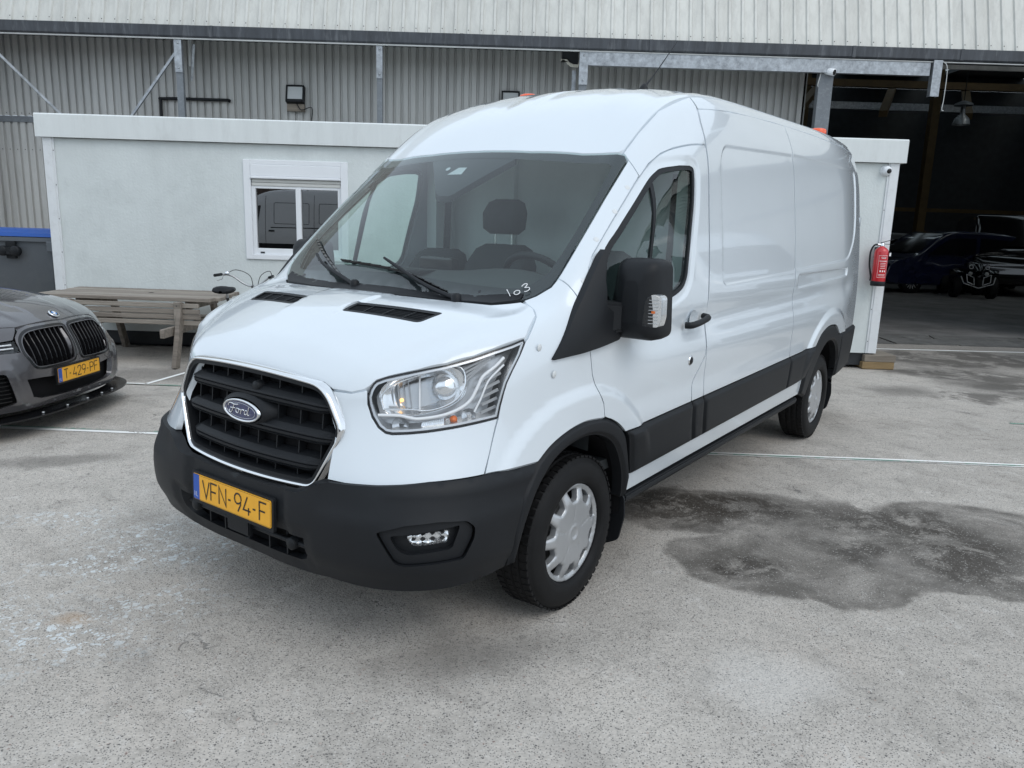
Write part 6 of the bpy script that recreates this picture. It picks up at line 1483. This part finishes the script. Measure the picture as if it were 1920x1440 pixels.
# ------------------------------------------------------------------ vehicles inside the dark hall
def boxy_vehicle(name, loc, rz, label, prof, hw, paint, glass_side, wheels, wr, lamp=None, screen=None, cat='van'):
    """body lofted across its width from a side profile; x forward"""
    e = empty(name, loc, rz); tag(e, label, cat)
    pr = resample(spline(prof, 4, closed=True), .12); c = np.mean(pr, axis=0); b = MB(); rg = []
    for t, k in ((-1, .93), (-.985, .965), (-.94, .99), (-.8, 1), (-.4, 1.005), (0, 1.008), (.4, 1.005), (.8, 1), (.94, .99), (.985, .965), (1, .93)):
        rg.append([(c[0]+(p[0]-c[0])*(1-(1-k)*.5), t*hw*(1-.10*max(0, (p[1]-1.0))), c[1]+(p[1]-c[1])*k) for p in pr])
    loft(b, rg); b.add(rg[0], [tuple(range(len(pr)))]); b.add(rg[-1], [tuple(range(len(pr)))[::-1]]); b.build('body', paint, e)
    for s in (1, -1):
        for gp in glass_side:
            b = MB(); b.add([(p[0], s*(hw*(1-.10*max(0, p[1]-1.0))+.004), p[1]) for p in gp], [tuple(range(len(gp)))]); b.build('side_window', M['gloss_black'], e)
    if screen:
        b = MB(); (x0, z0), (x1, z1) = screen; n = 8
        vs = [(x+.02-.05*abs(t)**2, t*hw*.86*(1-.1*max(0, z-1)), z+.02) for x, z in ((x0, z0), (x1, z1)) for t in np.linspace(-1, 1, n+1)]; b.add(vs, [(i, i+1, n+2+i, n+1+i) for i in range(n)], True); b.build('windscreen', M['gloss_black'], e)
    for x in wheels:
        for s in (1, -1):
            w = bpy.data.objects.new('wheel', None); link(w, e); w.location = (x, s*(hw-.02), wr)
            b = MB(); b.lathe((0, 0, 0), (0, s, 0), [(wr*.64, .0), (wr*.9, .005), (wr, -.02), (wr, -.18), (wr*.7, -.2)], 32); b.build('tyre', M['rubber'], w)
            b = MB(); b.lathe((0, 0, 0), (0, s, 0), [(wr*.64, -.005), (wr*.60, -.02), (wr*.56, -.07), (.0, -.07)], 32)
            b.build('rim', M['dark'], w)
            b = MB()
            for k in range(14): a = 2*PI*k/14; b.bar((.05*math.cos(a), -s*.03, .05*math.sin(a)), (wr*.60*math.cos(a), -s*.012, wr*.60*math.sin(a)), .02, .012, up=(0, 1, 0))
            b.lathe((0, 0, 0), (0, s, 0), [(.05, -.04), (.045, -.015), (0, -.012)], 14); b.build('spokes', WH['lightpipe'], w)
    if lamp:
        for s in (1, -1):
            (lx, ly, lz, sx_, sz_) = lamp; b = MB(); b.obox((lx, ly*s, lz), (.55, -.83*s, 0), (.83, .55*s, 0), (0, 0, 1), sx_, .02, sz_); b.build('headlamp', M['reflector'], e, bevel=.02)
    return e
NB = mat('navy_paint', (.010, .014, .045), .2, coat=1.0); BK = mat('black_paint', (.006, .006, .007), .15, coat=1.0)
pv = [(-2.2, .28), (-2.25, .9), (-2.15, 1.5), (-1.7, 1.72), (-.3, 1.80), (.55, 1.70), (1.35, 1.12), (2.1, .92), (2.28, .70), (2.25, .30), (1.0, .24), (-1.0, .24)]
boxy_vehicle('compact_van', (12.75, 23.6, 0), math.radians(190), 'dark blue compact van parked in the dark hall, nearest the cabin', pv, .90, NB, [[(-.5, 1.15), (-.5, 1.60), (.35, 1.58), (1.05, 1.12)], [(-1.95, 1.2), (-1.9, 1.55), (-.65, 1.62), (-.65, 1.17)]], (1.42, -1.35), .33, lamp=(2.02, .62, .78, .16, .07), screen=((1.32, 1.15), (.55, 1.70)))
bv = [(-2.8, .35), (-2.85, 1.2), (-2.75, 2.0), (-2.3, 2.28), (.6, 2.32), (1.2, 2.2), (2.0, 1.35), (2.65, 1.12), (2.85, .85), (2.8, .35), (1.0, .30), (-1.0, .30)]
boxy_vehicle('panel_van', (15.2, 24.8, 0), math.radians(248), 'black glossy van parked nose out at the right side of the hall', bv, .97, BK, [[(.2, 1.3), (.2, 1.95), (1.05, 1.95), (1.7, 1.35)]], (1.75, -1.6), .35, lamp=(2.52, .66, .98, .20, .09), screen=((1.98, 1.40), (1.22, 2.18)))
ov = boxy_vehicle('hatchback', (9.6, 26.8, 0), math.radians(190), 'pale roofed car standing behind the dark blue compact van', [(p[0], p[1]*.95) for p in pv], .9, mat('silver_dull', (.22, .23, .24), .35, .3), [[(-.5, 1.15), (-.5, 1.5), (.35, 1.48), (1.05, 1.1)]], (1.42, -1.35), .33, cat='car')
ov.location = (12.4, 27.6, 0)
# quad bike
qd = empty('quad_bike', (12.85, 22.1, 0), math.radians(255)); tag(qd, 'black quad bike with round lamps and silver bull bar in the hall', 'quad bike')
b = MB(); loft(b, [[(x, w_*math.cos(a), z+h_*math.sin(a)) for a in np.linspace(0, 2*PI, 16, endpoint=False)] for x, w_, z, h_ in ((-.85, .12, .72, .08), (-.6, .26, .75, .13), (-.1, .16, .72, .14), (.2, .15, .80, .14), (.45, .24, .84, .16), (.75, .20, .80, .14), (.95, .08, .70, .06))]); b.build('body', BK, qd)
for s in (1, -1):
    b = MB(); loft(b, [[(x, s*(y+w_*math.cos(a)), z+.03*math.sin(a)) for a in np.linspace(0, 2*PI, 10, endpoint=False)] for x, y, z, w_ in ((.15, .42, .62, .10), (.35, .44, .74, .14), (.6, .44, .77, .15), (.85, .42, .68, .10))]); b.build('mudguard', BK, qd)
    for x in (.62, -.62):
        w = bpy.data.objects.new('wheel', None); link(w, qd); w.location = (x, s*.50, .29)
        b = MB(); b.lathe((0, 0, 0), (0, s, 0), [(.13, .02), (.2, .05), (.27, .05), (.29, .02), (.29, -.12), (.25, -.16), (.12, -.16)], 24); b.build('tyre', M['rubber'], w)
    b = MB(); b.lathe((.93, s*.20, .86), (1, 0, 0), [(.075, -.05), (.075, .0), (.06, .008)], 18); hl_ = b.build('headlamp', M['plastic'], qd)
    b = MB(); b.lathe((.93, s*.20, .86), (1, 0, 0), [(.060, .004), (.045, .012), (.042, .004)], 18); b.build('lamp_ring', M['white_ink'], hl_)
    b = MB(); b.lathe((.95, s*.20, .68), (1, 0, 0), [(.05, -.03), (.05, .0), (0, .012)], 14); b.build('fog_lamp', WH['lightpipe'], qd)
    b = MB(); b.tube([(.15, s*.05, 1.0), (.10, s*.25, 1.10), (.0, s*.40, 1.10)], .014, 8); b.build('handlebar', M['plastic'], qd)
b = MB()
for s in (1, -1):
    b.tube([(.95, s*.42, .60), (1.05, s*.36, .42), (1.08, 0, .30)], .016, 8); b.tube([(.98, s*.30, .66), (1.06, s*.28, .46), (1.08, s*.10, .38)], .014, 8); b.tube([(1.0, s*.12, .58), (1.07, s*.10, .38)], .014, 8); b.tube([(.98, s*.30, .66), (1.0, s*.12, .58)], .012, 8)
b.build('bull_bar', M['satin'], qd)
# pendant lamp in the hall
pl = empty('pendant_lamp', (10.9, 20.0, 4.55)); tag(pl, 'unlit round pendant lamp hanging under the hall roof', 'lamp')
b = MB(); b.tube([(0, 0, .3), (0, 0, 3.5)], .01, 6); b.build('rod', M['plastic'], pl)
b = MB(); b.lathe((0, 0, 0), (0, 0, 1), [(.22, .25), (.20, .30), (.05, .36), (0, .37)], 20); b.build('cap', WH['steel'], pl)
b = MB(); b.lathe((0, 0, 0), (0, 0, 1), [(.20, -.20), (.16, -.05), (.06, .05), (.05, .25)], 20); b.build('shade', WH['galv'], pl)
# silver van parked behind the viewer (mirrored in the cabin window)
gv = empty('panel_van', (-10.0, -6.2, 0), PI); tag(gv, 'plain silver panel van with roof rack parked behind the viewer, outside the frame', 'van')
GV = mat('silver_van_paint', (.62, .63, .64), .25, coat=1.0)
mesh_obj('body', [(-v.x, v.y, v.z) for v in VAN_V], [f[::-1] for f in VAN_F], GV, gv, smooth=True)
for s in (1, -1):
    o_ = region('side_window', gv, M['gloss_black'], [(1.25, 1.33), (1.3, 1.6), (1.7, 1.9), (2.1, 1.95), (2.0, 1.35)], LEFT, h=.1, offset=.006, thick=0, mirror=True); kq, dq = (o_[0], o_[1]) if s > 0 else (o_[1], o_[0]); me = dq.data; bpy.data.objects.remove(dq); bpy.data.meshes.remove(me)
    for x in (1.023, 4.773): wheel(x, s, gv, yo=1.0)
region('windscreen', gv, M['gloss_black'], clear, TOP, h=.1, offset=.008, thick=0)
for nm, pl_, of in (('panel_seam', [(2.235, .75), (2.245, .75), (2.245, 2.25), (2.235, 2.25)], .004), ('panel_seam', [(3.745, .75), (3.755, .75), (3.755, 2.3), (3.745, 2.3)], .004), ('rub_strip', [(1.5, .62), (4.2, .62), (4.2, .80), (1.5, .80)], .01), ('slide_rail', [(2.4, 1.275), (5.6, 1.30), (5.6, 1.325), (2.4, 1.30)], .004), ('door_handle', [(2.34, 1.16), (2.52, 1.16), (2.52, 1.21), (2.34, 1.21)], .02), ('panel_window', [(2.50, 1.40), (3.60, 1.40), (3.60, 2.05), (2.50, 2.05)], .003), ('panel_window', [(3.90, 1.42), (5.3, 1.45), (5.45, 2.05), (3.90, 2.05)], .003)):
    for o in region('panel_groove' if 'window' in nm else nm, gv, M['plastic'], rnd(pl_, .06 if 'window' in nm else 0, 4), LEFT, holes=[inset(rnd(pl_, .06, 4), .014)] if 'window' in nm else [], h=.12, offset=of, thick=.004, mirror=True): pass
for y in (-.6, .6): b = vb(); b.tube([(2.4, y, 2.62), (5.6, y, 2.64)], .02, 8); b.build('roof_rail', M['plastic'], gv)
for x in (2.5, 3.5, 4.5, 5.5): b = vb(); b.tube([(x, -.7, 2.44), (x, -.6, 2.62), (x, .6, 2.62), (x, .7, 2.44)], .02, 8); b.build('rack_bar', M['plastic'], gv)
# white van parked off to the right, outside the frame (mirrored in the side of the cargo van)
wv = empty('panel_van', (7.6, 9.6, 0), math.radians(184)); tag(wv, 'plain white panel van parked off to the right of the open doorway, outside the frame', 'van')
mesh_obj('body', [(-v.x, v.y, v.z) for v in VAN_V], [f[::-1] for f in VAN_F], M['paint'], wv, smooth=True)
for s in (1, -1):
    o_ = region('side_window', wv, M['gloss_black'], [(1.25, 1.33), (1.3, 1.6), (1.7, 1.9), (2.1, 1.95), (2.0, 1.35)], LEFT, h=.1, offset=.006, thick=0, mirror=True); kq, dq = (o_[0], o_[1]) if s > 0 else (o_[1], o_[0]); me = dq.data; bpy.data.objects.remove(dq); bpy.data.meshes.remove(me)
    for x in (1.023, 4.773): wheel(x, s, wv, yo=1.0)
region('windscreen', wv, M['gloss_black'], clear, TOP, h=.1, offset=.008, thick=0)
region('grille', wv, M['plastic'], [(-.45, .70), (.45, .70), (.52, .9), (.42, 1.02), (-.42, 1.02), (-.52, .9)], FRONT, h=.1, offset=.01, thick=0)
for vv in (gv, wv):
    half_weld('front_bumper', M['plastic'], bump_u, WRAP, parent=vv, h=.06, thick=.03, relief=lambda P: bump_relief(P)+.004)
    for s in (1, -1):
        r_ = region('headlamp', vv, M['lamp_grey'], hl, CORNER, h=.06, offset=.006, thick=0, mirror=True); kq, dq = (r_[0], r_[1]) if s > 0 else (r_[1], r_[0]); me = dq.data; bpy.data.objects.remove(dq); bpy.data.meshes.remove(me)
region('grille', gv, M['plastic'], [(-.45, .70), (.45, .70), (.52, .9), (.42, 1.02), (-.42, 1.02), (-.52, .9)], FRONT, h=.1, offset=.01, thick=0)
# ------------------------------------------------------------------ grey saloon: master surface (same frame as the van)
S_SIDE = [(.12, .84), (.22, .90), (.42, .942), (.62, .95), (.78, .938), (.92, .905), (1.05, .85), (1.25, .73), (1.42, .63)]
def s_side_y(x, z):
    y = lerp_tab(z, S_SIDE); y -= .045*smooth01((1.2-x)/.9)*smooth01((z-.2)/.4); y -= .07*smooth01((x-4.2)/1.1); return y
S_LOW  = [(0, 0), (.004, .22), (.028, .45), (.075, .62), (.15, .76), (.27, .86), (.41, .91), (.58, .935)]
S_HIGH = [(0, 0), (.012, .20), (.050, .40), (.11, .56), (.20, .69), (.32, .785), (.46, .85), (.62, .89)]
S_FX = [(.12, .09), (.20, .03), (.33, .0), (.5, .0), (.62, .018), (.74, .06), (.84, .12)]
def s_front_pt(c, z):
    t = float(smooth01((z-.40)/.35)); x0 = lerp_tab(z, S_FX)
    x = S_LOW[c][0]*(1-t)+S_HIGH[c][0]*t; y = S_LOW[c][1]*(1-t)+S_HIGH[c][1]*t
    return (x+x0*(1-c/7*.9), y, z)
S_SH = [(.120, 0, .812), (.130, .2, .812), (.165, .4, .812), (.235, .55, .818), (.34, .67, .832), (.48, .765, .856), (.66, .825, .885), (.85, .852, .91),
        (1.1, .862, .94), (1.42, .858, .985), (1.60, .842, 1.02), (1.95, .77, 1.17), (2.30, .69, 1.33), (2.60, .645, 1.40), (3.1, .625, 1.43), (3.6, .63, 1.40), (4.0, .665, 1.30), (4.4, .735, 1.13), (4.65, .79, 1.05), (4.9, .785, 1.02), (5.05, .76, .99), (5.11, .74, .96)]
S_CE = [(.120, .812), (.28, .895), (.52, .958), (.9, 1.008), (1.34, 1.035), (1.50, 1.07), (1.85, 1.25), (2.2, 1.405), (2.55, 1.465), (3.1, 1.482), (3.6, 1.458), (4.05, 1.345), (4.45, 1.17), (4.68, 1.09), (4.92, 1.07), (5.07, 1.04), (5.13, 1.0)]
_sv, _sf = build_cage(S_SH, S_CE, s_front_pt, s_side_y, .16, .86)
SAL_V, SAL_F = subdivided(_sv, _sf, 4)
SAL_BVH = BVHTree.FromPolygons(SAL_V, SAL_F)
S_LEFT = Proj(SAL_BVH, (1, 0, 0), (0, 0, 1), (0, -1, 0)); S_TOP = Proj(SAL_BVH, (1, 0, 0), (0, 1, 0), (0, 0, -1)); S_FRONT = Proj(SAL_BVH, (0, 1, 0), (0, 0, 1), (1, 0, 0))
S_WRAP = Wrap(SAL_BVH, .75, .35, .7)
SAL_LOC, SAL_ANG = (-3.475, 6.095, 0), -.080
# ------------------------------------------------------------------ grey saloon parked to the left: parts
SM = {}
SM['paint'] = mat('grey_metallic', (.105, .10, .105), .24, .45, coat=1.0, var=.03)
SM['splitter'] = mat('splitter_black', (.008, .008, .009), .18)
car = empty('saloon_car', SAL_LOC, SAL_ANG)
tag(car, 'dark grey saloon car with black double grille and yellow plate T-429-PF at the left edge', 'car')
def sy(P): return [(p[0], -p[1]) for p in P]
def sb(): return MB(flipx=True)
# bonnet edge line (y,z) seen from the front; kidneys
KID = [(.015, .735), (.028, .775), (.115, .786), (.33, .782), (.425, .762), (.478, .712), (.498, .66), (.500, .615), (.480, .56), (.455, .51), (.40, .490), (.25, .487), (.11, .492), (.040, .505), (.020, .56), (.013, .65)]
KID = spline(KID, 3, closed=True)
s_hood = sym([(.125, 0), (.128, .05), (.135, .12), (.155, .34), (.17, .44), (.21, .52), (.30, .64), (.42, .725), (.55, .78), (.75, .822), (1.0, .84), (1.30, .842), (1.36, .80), (1.33, .5), (1.30, 0)])
def s_hood_rel(P):
    P = np.asarray(P, float); x, y = P[:, 0], np.abs(P[:, 1]); yb = .36+.16*(x-.2)
    return .012*smooth01((yb-y)/.05+.5)*smooth01((x-.15)/.15) + .006*smooth01((.16+.12*x-y)/.03+.5)*smooth01((x-.2)/.2)
region('bonnet', car, SM['paint'], inset(s_hood, .003), S_TOP, h=.03, relief=s_hood_rel, thick=.02)
s_bump = [S_WRAP.to2d(S_FRONT.cast(0, .20)[0])] + [S_WRAP.to2d(S_FRONT.cast(y, .205)[0]) for y in (.2, .4, .6)] + [S_WRAP.to2d(S_LEFT.cast(x, .21)[0]) for x in (.25, .40, .52)] + \
         [S_WRAP.to2d(S_LEFT.cast(x, z)[0]) for x, z in ((.50, .40), (.53, .55), (.60, .655), (.50, .645))] + [S_WRAP.to2d(S_FRONT.cast(y, z)[0]) for y, z in ((.70, .635), (.60, .63), (.515, .628), (.505, .70), (.49, .735), (.44, .785), (.35, .805), (.12, .808))] + [S_WRAP.to2d(S_FRONT.cast(0, .806)[0])]
wf = lambda y, z: S_WRAP.to2d(S_FRONT.cast(y, z)[0])
kidw = [wf(*p) for p in KID]
s_in = [wf(0, .425), wf(.27, .415), wf(.40, .425), wf(.53, .43), wf(.51, .36), wf(.49, .29), wf(.42, .268), wf(.20, .255), wf(0, .253)]
s_side = rnd([wf(.665, .49), wf(.76, .50), wf(.84, .49), wf(.84, .27), wf(.72, .25), wf(.62, .275)], .02, 3)
def s_bump_rel(P):
    P = np.asarray(P, float); return .012*sdf_step(inset(s_side, -.06), 1, .04)(P)*smooth01((P[:, 1]-.22)/.05) + .008*sdf_step(inset(kidw, -.02), 1., .02)(P)
sbm = half_weld('front_bumper', SM['paint'], [s_in[-1-i] for i in range(len(s_in))][::-1] + s_bump, S_WRAP, parent=car, holes=[kidw, s_side], h=.028, thick=.04, relief=s_bump_rel)
b = sb(); ys = np.linspace(-.6, .6, 17); b.add([(S_FRONT.cast(y, .34)[0].x+.06, y, z) for z in (.24, .45) for y in ys], [(i, i+1, 18+i, 17+i) for i in range(16)]).build('intake_back', M['dark'], sbm)
for o in region('side_intake', car, M['dark'], inset(s_side, -.005), S_WRAP, h=.06, offset=-.05, thick=0, mirror=True): pass
for s in (1, -1):
    b = sb()
    for k in range(7):
        z = .285+.03*k; pts = [S_WRAP.cast(wf(.64, z)[0]+(wf(.83, z)[0]-wf(.64, z)[0])*t, z) for t in np.linspace(0, 1, 6)]; pts = [p[0]-p[1]*.02 for p in pts]
        for i in range(5): b.bar((pts[i].x, pts[i].y*s, pts[i].z), (pts[i+1].x, pts[i+1].y*s, pts[i+1].z), .01, .006)
    b.build('intake_mesh', M['gloss_black'], car)
    # kidneys: frame, back, fins
    kp = [(p[0]*s, p[1]) for p in KID]
    g_ = region('grille', car, M['gloss_black'], inset(kp, -.004), S_FRONT, holes=[inset(kp, .014)], h=.02, offset=.010, thick=.05)
    region('grille_back', g_, M['dark'], inset(kp, .002), S_FRONT, h=.1, offset=-.055, thick=0)
    for k in range(9):
        y = .075+.05*k; zs = [p for p in KID]; ins = [z for z in np.linspace(.49, .79, 40) if inpoly([(y, z)], inset(KID, .012))[0]]
        if len(ins) < 3: continue
        b = sb(); q = [S_FRONT.cast(y*s, z)[0] for z in np.linspace(ins[0], ins[-1], 7)]
        vs = []
        for p in q: vs += [(p.x+.04, p.y-.012, p.z), (p.x+.002, p.y-.004, p.z), (p.x-.002, p.y, p.z), (p.x+.002, p.y+.004, p.z), (p.x+.04, p.y+.012, p.z)]
        b.add(vs, [(i*5+j, i*5+j+1, i*5+j+6, i*5+j+5) for i in range(6) for j in range(4)]).build('grille_fin', M['gloss_black'], g_)
    fr2 = region('grille_rim', g_, M['chrome'] if False else SM['paint'], inset(kp, .013), S_FRONT, holes=[inset(kp, .019)], h=.02, offset=.012, thick=.01)
    # headlamp
    lp = rnd([wf(.512, .712), wf(.60, .705), wf(.70, .715), S_WRAP.to2d(S_LEFT.cast(.62, .765)[0]), S_WRAP.to2d(S_LEFT.cast(.60, .70)[0]), wf(.72, .645), wf(.62, .632), wf(.524, .632)], .012, 3)
    rr = region('headlamp', car, M['gloss_black'], lp, S_WRAP, h=.04, offset=-.03, thick=0, mirror=True); kq, dq = (rr[0], rr[1]) if s > 0 else (rr[1], rr[0]); me = dq.data; bpy.data.objects.remove(dq); bpy.data.meshes.remove(me)
    rr = region('lamp_cover', kq, M['lamp_glass'], lp, S_WRAP, h=.04, offset=.0, thick=.01, mirror=True); k2, d2_ = (rr[0], rr[1]) if s > 0 else (rr[1], rr[0]); me = d2_.data; bpy.data.objects.remove(d2_); bpy.data.meshes.remove(me)
    for z in (.660, .685):
        b = sb(); pts = [S_WRAP.cast(wf(y, z)[0], z) for y in (.54, .60, .66)]; b.tube([((p[0]-p[1]*.015).x, (p[0]-p[1]*.015).y*s, p[0].z) for p in pts], .006, 6).build('light_guide', M['white_ink'], kq)
    # strip between bonnet and bumper beside the kidneys (wing)
    wing = [S_LEFT.to2d(S_LEFT.cast(x, z)[0]) for x, z in [(.60, .655), (.66, .72), (.78, .765), (.90, .775), (1.05, .765), (1.18, .72), (1.26, .64), (1.30, .50), (1.30, .22), (1.55, .20), (1.50, .96), (1.42, .978), (1.1, .93), (.80, .895), (.62, .868), (.55, .80), (.60, .765), (.60, .70)]]
    o2 = region('wing', car, SM['paint'], wing, S_LEFT, h=.05, thick=.02, mirror=True); kq, dq = (o2[0], o2[1]) if s > 0 else (o2[1], o2[0]); me = dq.data; bpy.data.objects.remove(dq); bpy.data.meshes.remove(me)
    cornr = [S_WRAP.to2d(S_FRONT.cast(y, z)[0]) for y, z in ((.515, .718), (.60, .712), (.70, .722))]+[S_WRAP.to2d(S_LEFT.cast(.60, .77)[0]), S_WRAP.to2d(S_LEFT.cast(.60, .85)[0])]+[S_WRAP.to2d(S_TOP.cast(x, y)[0]) for x, y in ((.42, .728), (.30, .643), (.21, .523), (.172, .444))]
    o2 = region('lamp_brow', car, SM['paint'], inset(cornr, .001), S_WRAP, h=.03, thick=.02, mirror=True); kq, dq = (o2[0], o2[1]) if s > 0 else (o2[1], o2[0]); me = dq.data; bpy.data.objects.remove(dq); bpy.data.meshes.remove(me)
    doors = [(1.55, .20), (1.50, .965), (1.62, 1.0), (4.30, 1.02), (4.45, .98), (4.5, .60), (4.42, .70), (4.25, .775), (3.97, .785), (3.70, .74), (3.56, .62), (3.50, .45), (3.50, .22)]
    o2 = region('body_side', car, SM['paint'], doors, S_LEFT, h=.10, thick=.02, mirror=True); kq, dq = (o2[0], o2[1]) if s > 0 else (o2[1], o2[0]); me = dq.data; bpy.data.objects.remove(dq); bpy.data.meshes.remove(me)
    glass = [(1.70, 1.01), (2.10, 1.19), (2.42, 1.33), (2.75, 1.385), (3.4, 1.37), (3.9, 1.25), (4.28, 1.03)]
    o2 = region('side_glass', car, M['side_glass'], glass, S_LEFT, h=.10, offset=-.01, thick=0, mirror=True); kq, dq = (o2[0], o2[1]) if s > 0 else (o2[1], o2[0]); me = dq.data; bpy.data.objects.remove(dq); bpy.data.meshes.remove(me)
    tailq = [(4.30, 1.03), (4.46, .98), (4.5, .60), (4.45, .3), (5.08, .32), (5.10, .7), (5.06, .93), (4.7, 1.03)]
    o2 = region('rear_wing', car, SM['paint'], tailq, S_LEFT, h=.10, thick=.02, mirror=True); kq, dq = (o2[0], o2[1]) if s > 0 else (o2[1], o2[0]); me = dq.data; bpy.data.objects.remove(dq); bpy.data.meshes.remove(me)
sroof = sym([(2.30, 0), (2.36, .60), (2.45, .655), (2.7, .63), (3.6, .62), (3.85, .63), (3.75, .5), (3.7, 0)]); region('roof', car, SM['paint'], sroof, S_TOP, h=.1, thick=.02)
region('windscreen', car, M['side_glass'], sym([(1.40, 0), (1.42, .5), (1.50, .79), (1.62, .82), (1.95, .745), (2.34, .655), (2.32, .5), (2.27, 0)]), S_TOP, h=.1, thick=0)
region('rear_glass', car, M['side_glass'], sym([(3.75, 0), (3.82, .55), (4.3, .66), (4.45, .60), (4.48, 0)]), S_TOP, h=.1, thick=0)
region('boot_lid', car, SM['paint'], sym([(4.50, 0), (4.46, .66), (4.7, .76), (5.05, .73), (5.12, .4), (5.12, 0)]), S_TOP, h=.1, thick=.02)
b = sb(); b.prism([(-.72, .22), (.72, .22), (.80, .6), (.72, .97), (-.72, .97), (-.80, .6)], (5.04, 0, 0), (0, 1, 0), (0, 0, 1), (.06, 0, 0)).build('rear_bumper', SM['paint'], car, bevel=.03, segs=2)
b = sb(); b.box((.3, -.70, .17), (4.9, .70, .30)); b.box((1.4, -.66, .3), (4.3, .66, .92)); b.build('floor_pan', M['dark'], car)
# splitter lip with end plates and bolts
pts_o = [(y, (S_FRONT.cast(y, .24)[0].x if abs(y) < .62 else 0)) for y in ()]
outer = [(S_WRAP.cast(a, .24)[0]) for a in np.linspace(wf(0, .24)[0], S_WRAP.to2d(S_LEFT.cast(.55, .24)[0])[0], 22)]
nrm = [(S_WRAP.cast(a, .24)[1]) for a in np.linspace(wf(0, .24)[0], S_WRAP.to2d(S_LEFT.cast(.55, .24)[0])[0], 22)]
ed = [Vector(((p+n*.075).x, (p+n*.075).y, 0)) for p, n in zip(outer, nrm)]; inn = [Vector(((p-n*.08).x, (p-n*.08).y, 0)) for p, n in zip(outer, nrm)]
full_o = [Vector((p.x, -p.y, 0)) for p in ed[:0:-1]]+ed; full_i = [Vector((p.x, -p.y, 0)) for p in inn[:0:-1]]+inn
b = sb(); m = len(full_o)
def spz(i): t = abs(i-(m-1)/2)/((m-1)/2); return .145+.035*max(0, t-.85)/.15
vs = [(p.x, p.y, spz(i)+.012) for i, p in enumerate(full_o)]+[(p.x, p.y, .165) for p in full_i]+[(p.x, p.y, spz(i)) for i, p in enumerate(full_o)]
b.add(vs, [(i, i+1, m+i+1, m+i) for i in range(m-1)]+[(2*m+i, 2*m+i+1, i+1, i) for i in range(m-1)]+[(m+i, m+i+1, 2*m+i+1, 2*m+i) for i in range(m-1)], False); spl = b.build('splitter', SM['splitter'], car)
for y in (-.45, -.2, .05, .25, .42):
    p = S_FRONT.cast(y, .24)[0]; b = sb(); b.lathe((p.x-.035, p.y, .162), (0, 0, 1), [(.010, 0), (.010, .008), (0, .010)], 8).build('splitter_bolt', M['satin'], spl)
b = sb()   # lower body lip above the splitter
for sgn in (1,):
    pass
number_plate(car, 'T-429-PF', (-.016, -.015, .412), (0, 1, 0), (0.0, 0, 1))
# round badge on the bonnet nose
pc, nc = S_TOP.cast(.17, 0); nc = Vector((-.55, 0, .83)); b = sb(); b.lathe(pc+Vector((0, 0, .014)), nc, [(.042, -.004), (.042, .004), (.034, .005)], 28); bd_ = b.build('badge_ring', M['chrome'], car)
SM['roundel_blue'] = mat('roundel_blue', (.05, .22, .55), .25)
for k in range(4):
    b = sb(); b.lathe(pc+Vector((0, 0, .014)), nc, [(.023, .0056), (0, .0066)], 8, a0=k*PI/2, a1=(k+1)*PI/2, ref=(0, 1, 0)).build('badge_quarter', M['white_ink'] if k % 2 else SM['roundel_blue'], bd_)
b = sb(); b.lathe(pc+Vector((0, 0, .014)), nc, [(.034, .0052), (.023, .0054)], 28).build('badge_band', M['gloss_black'], bd_)
for x in (.90, 3.97):
    for s in (1, -1): wheel(x, s, car, yo=.925, R_=.345)
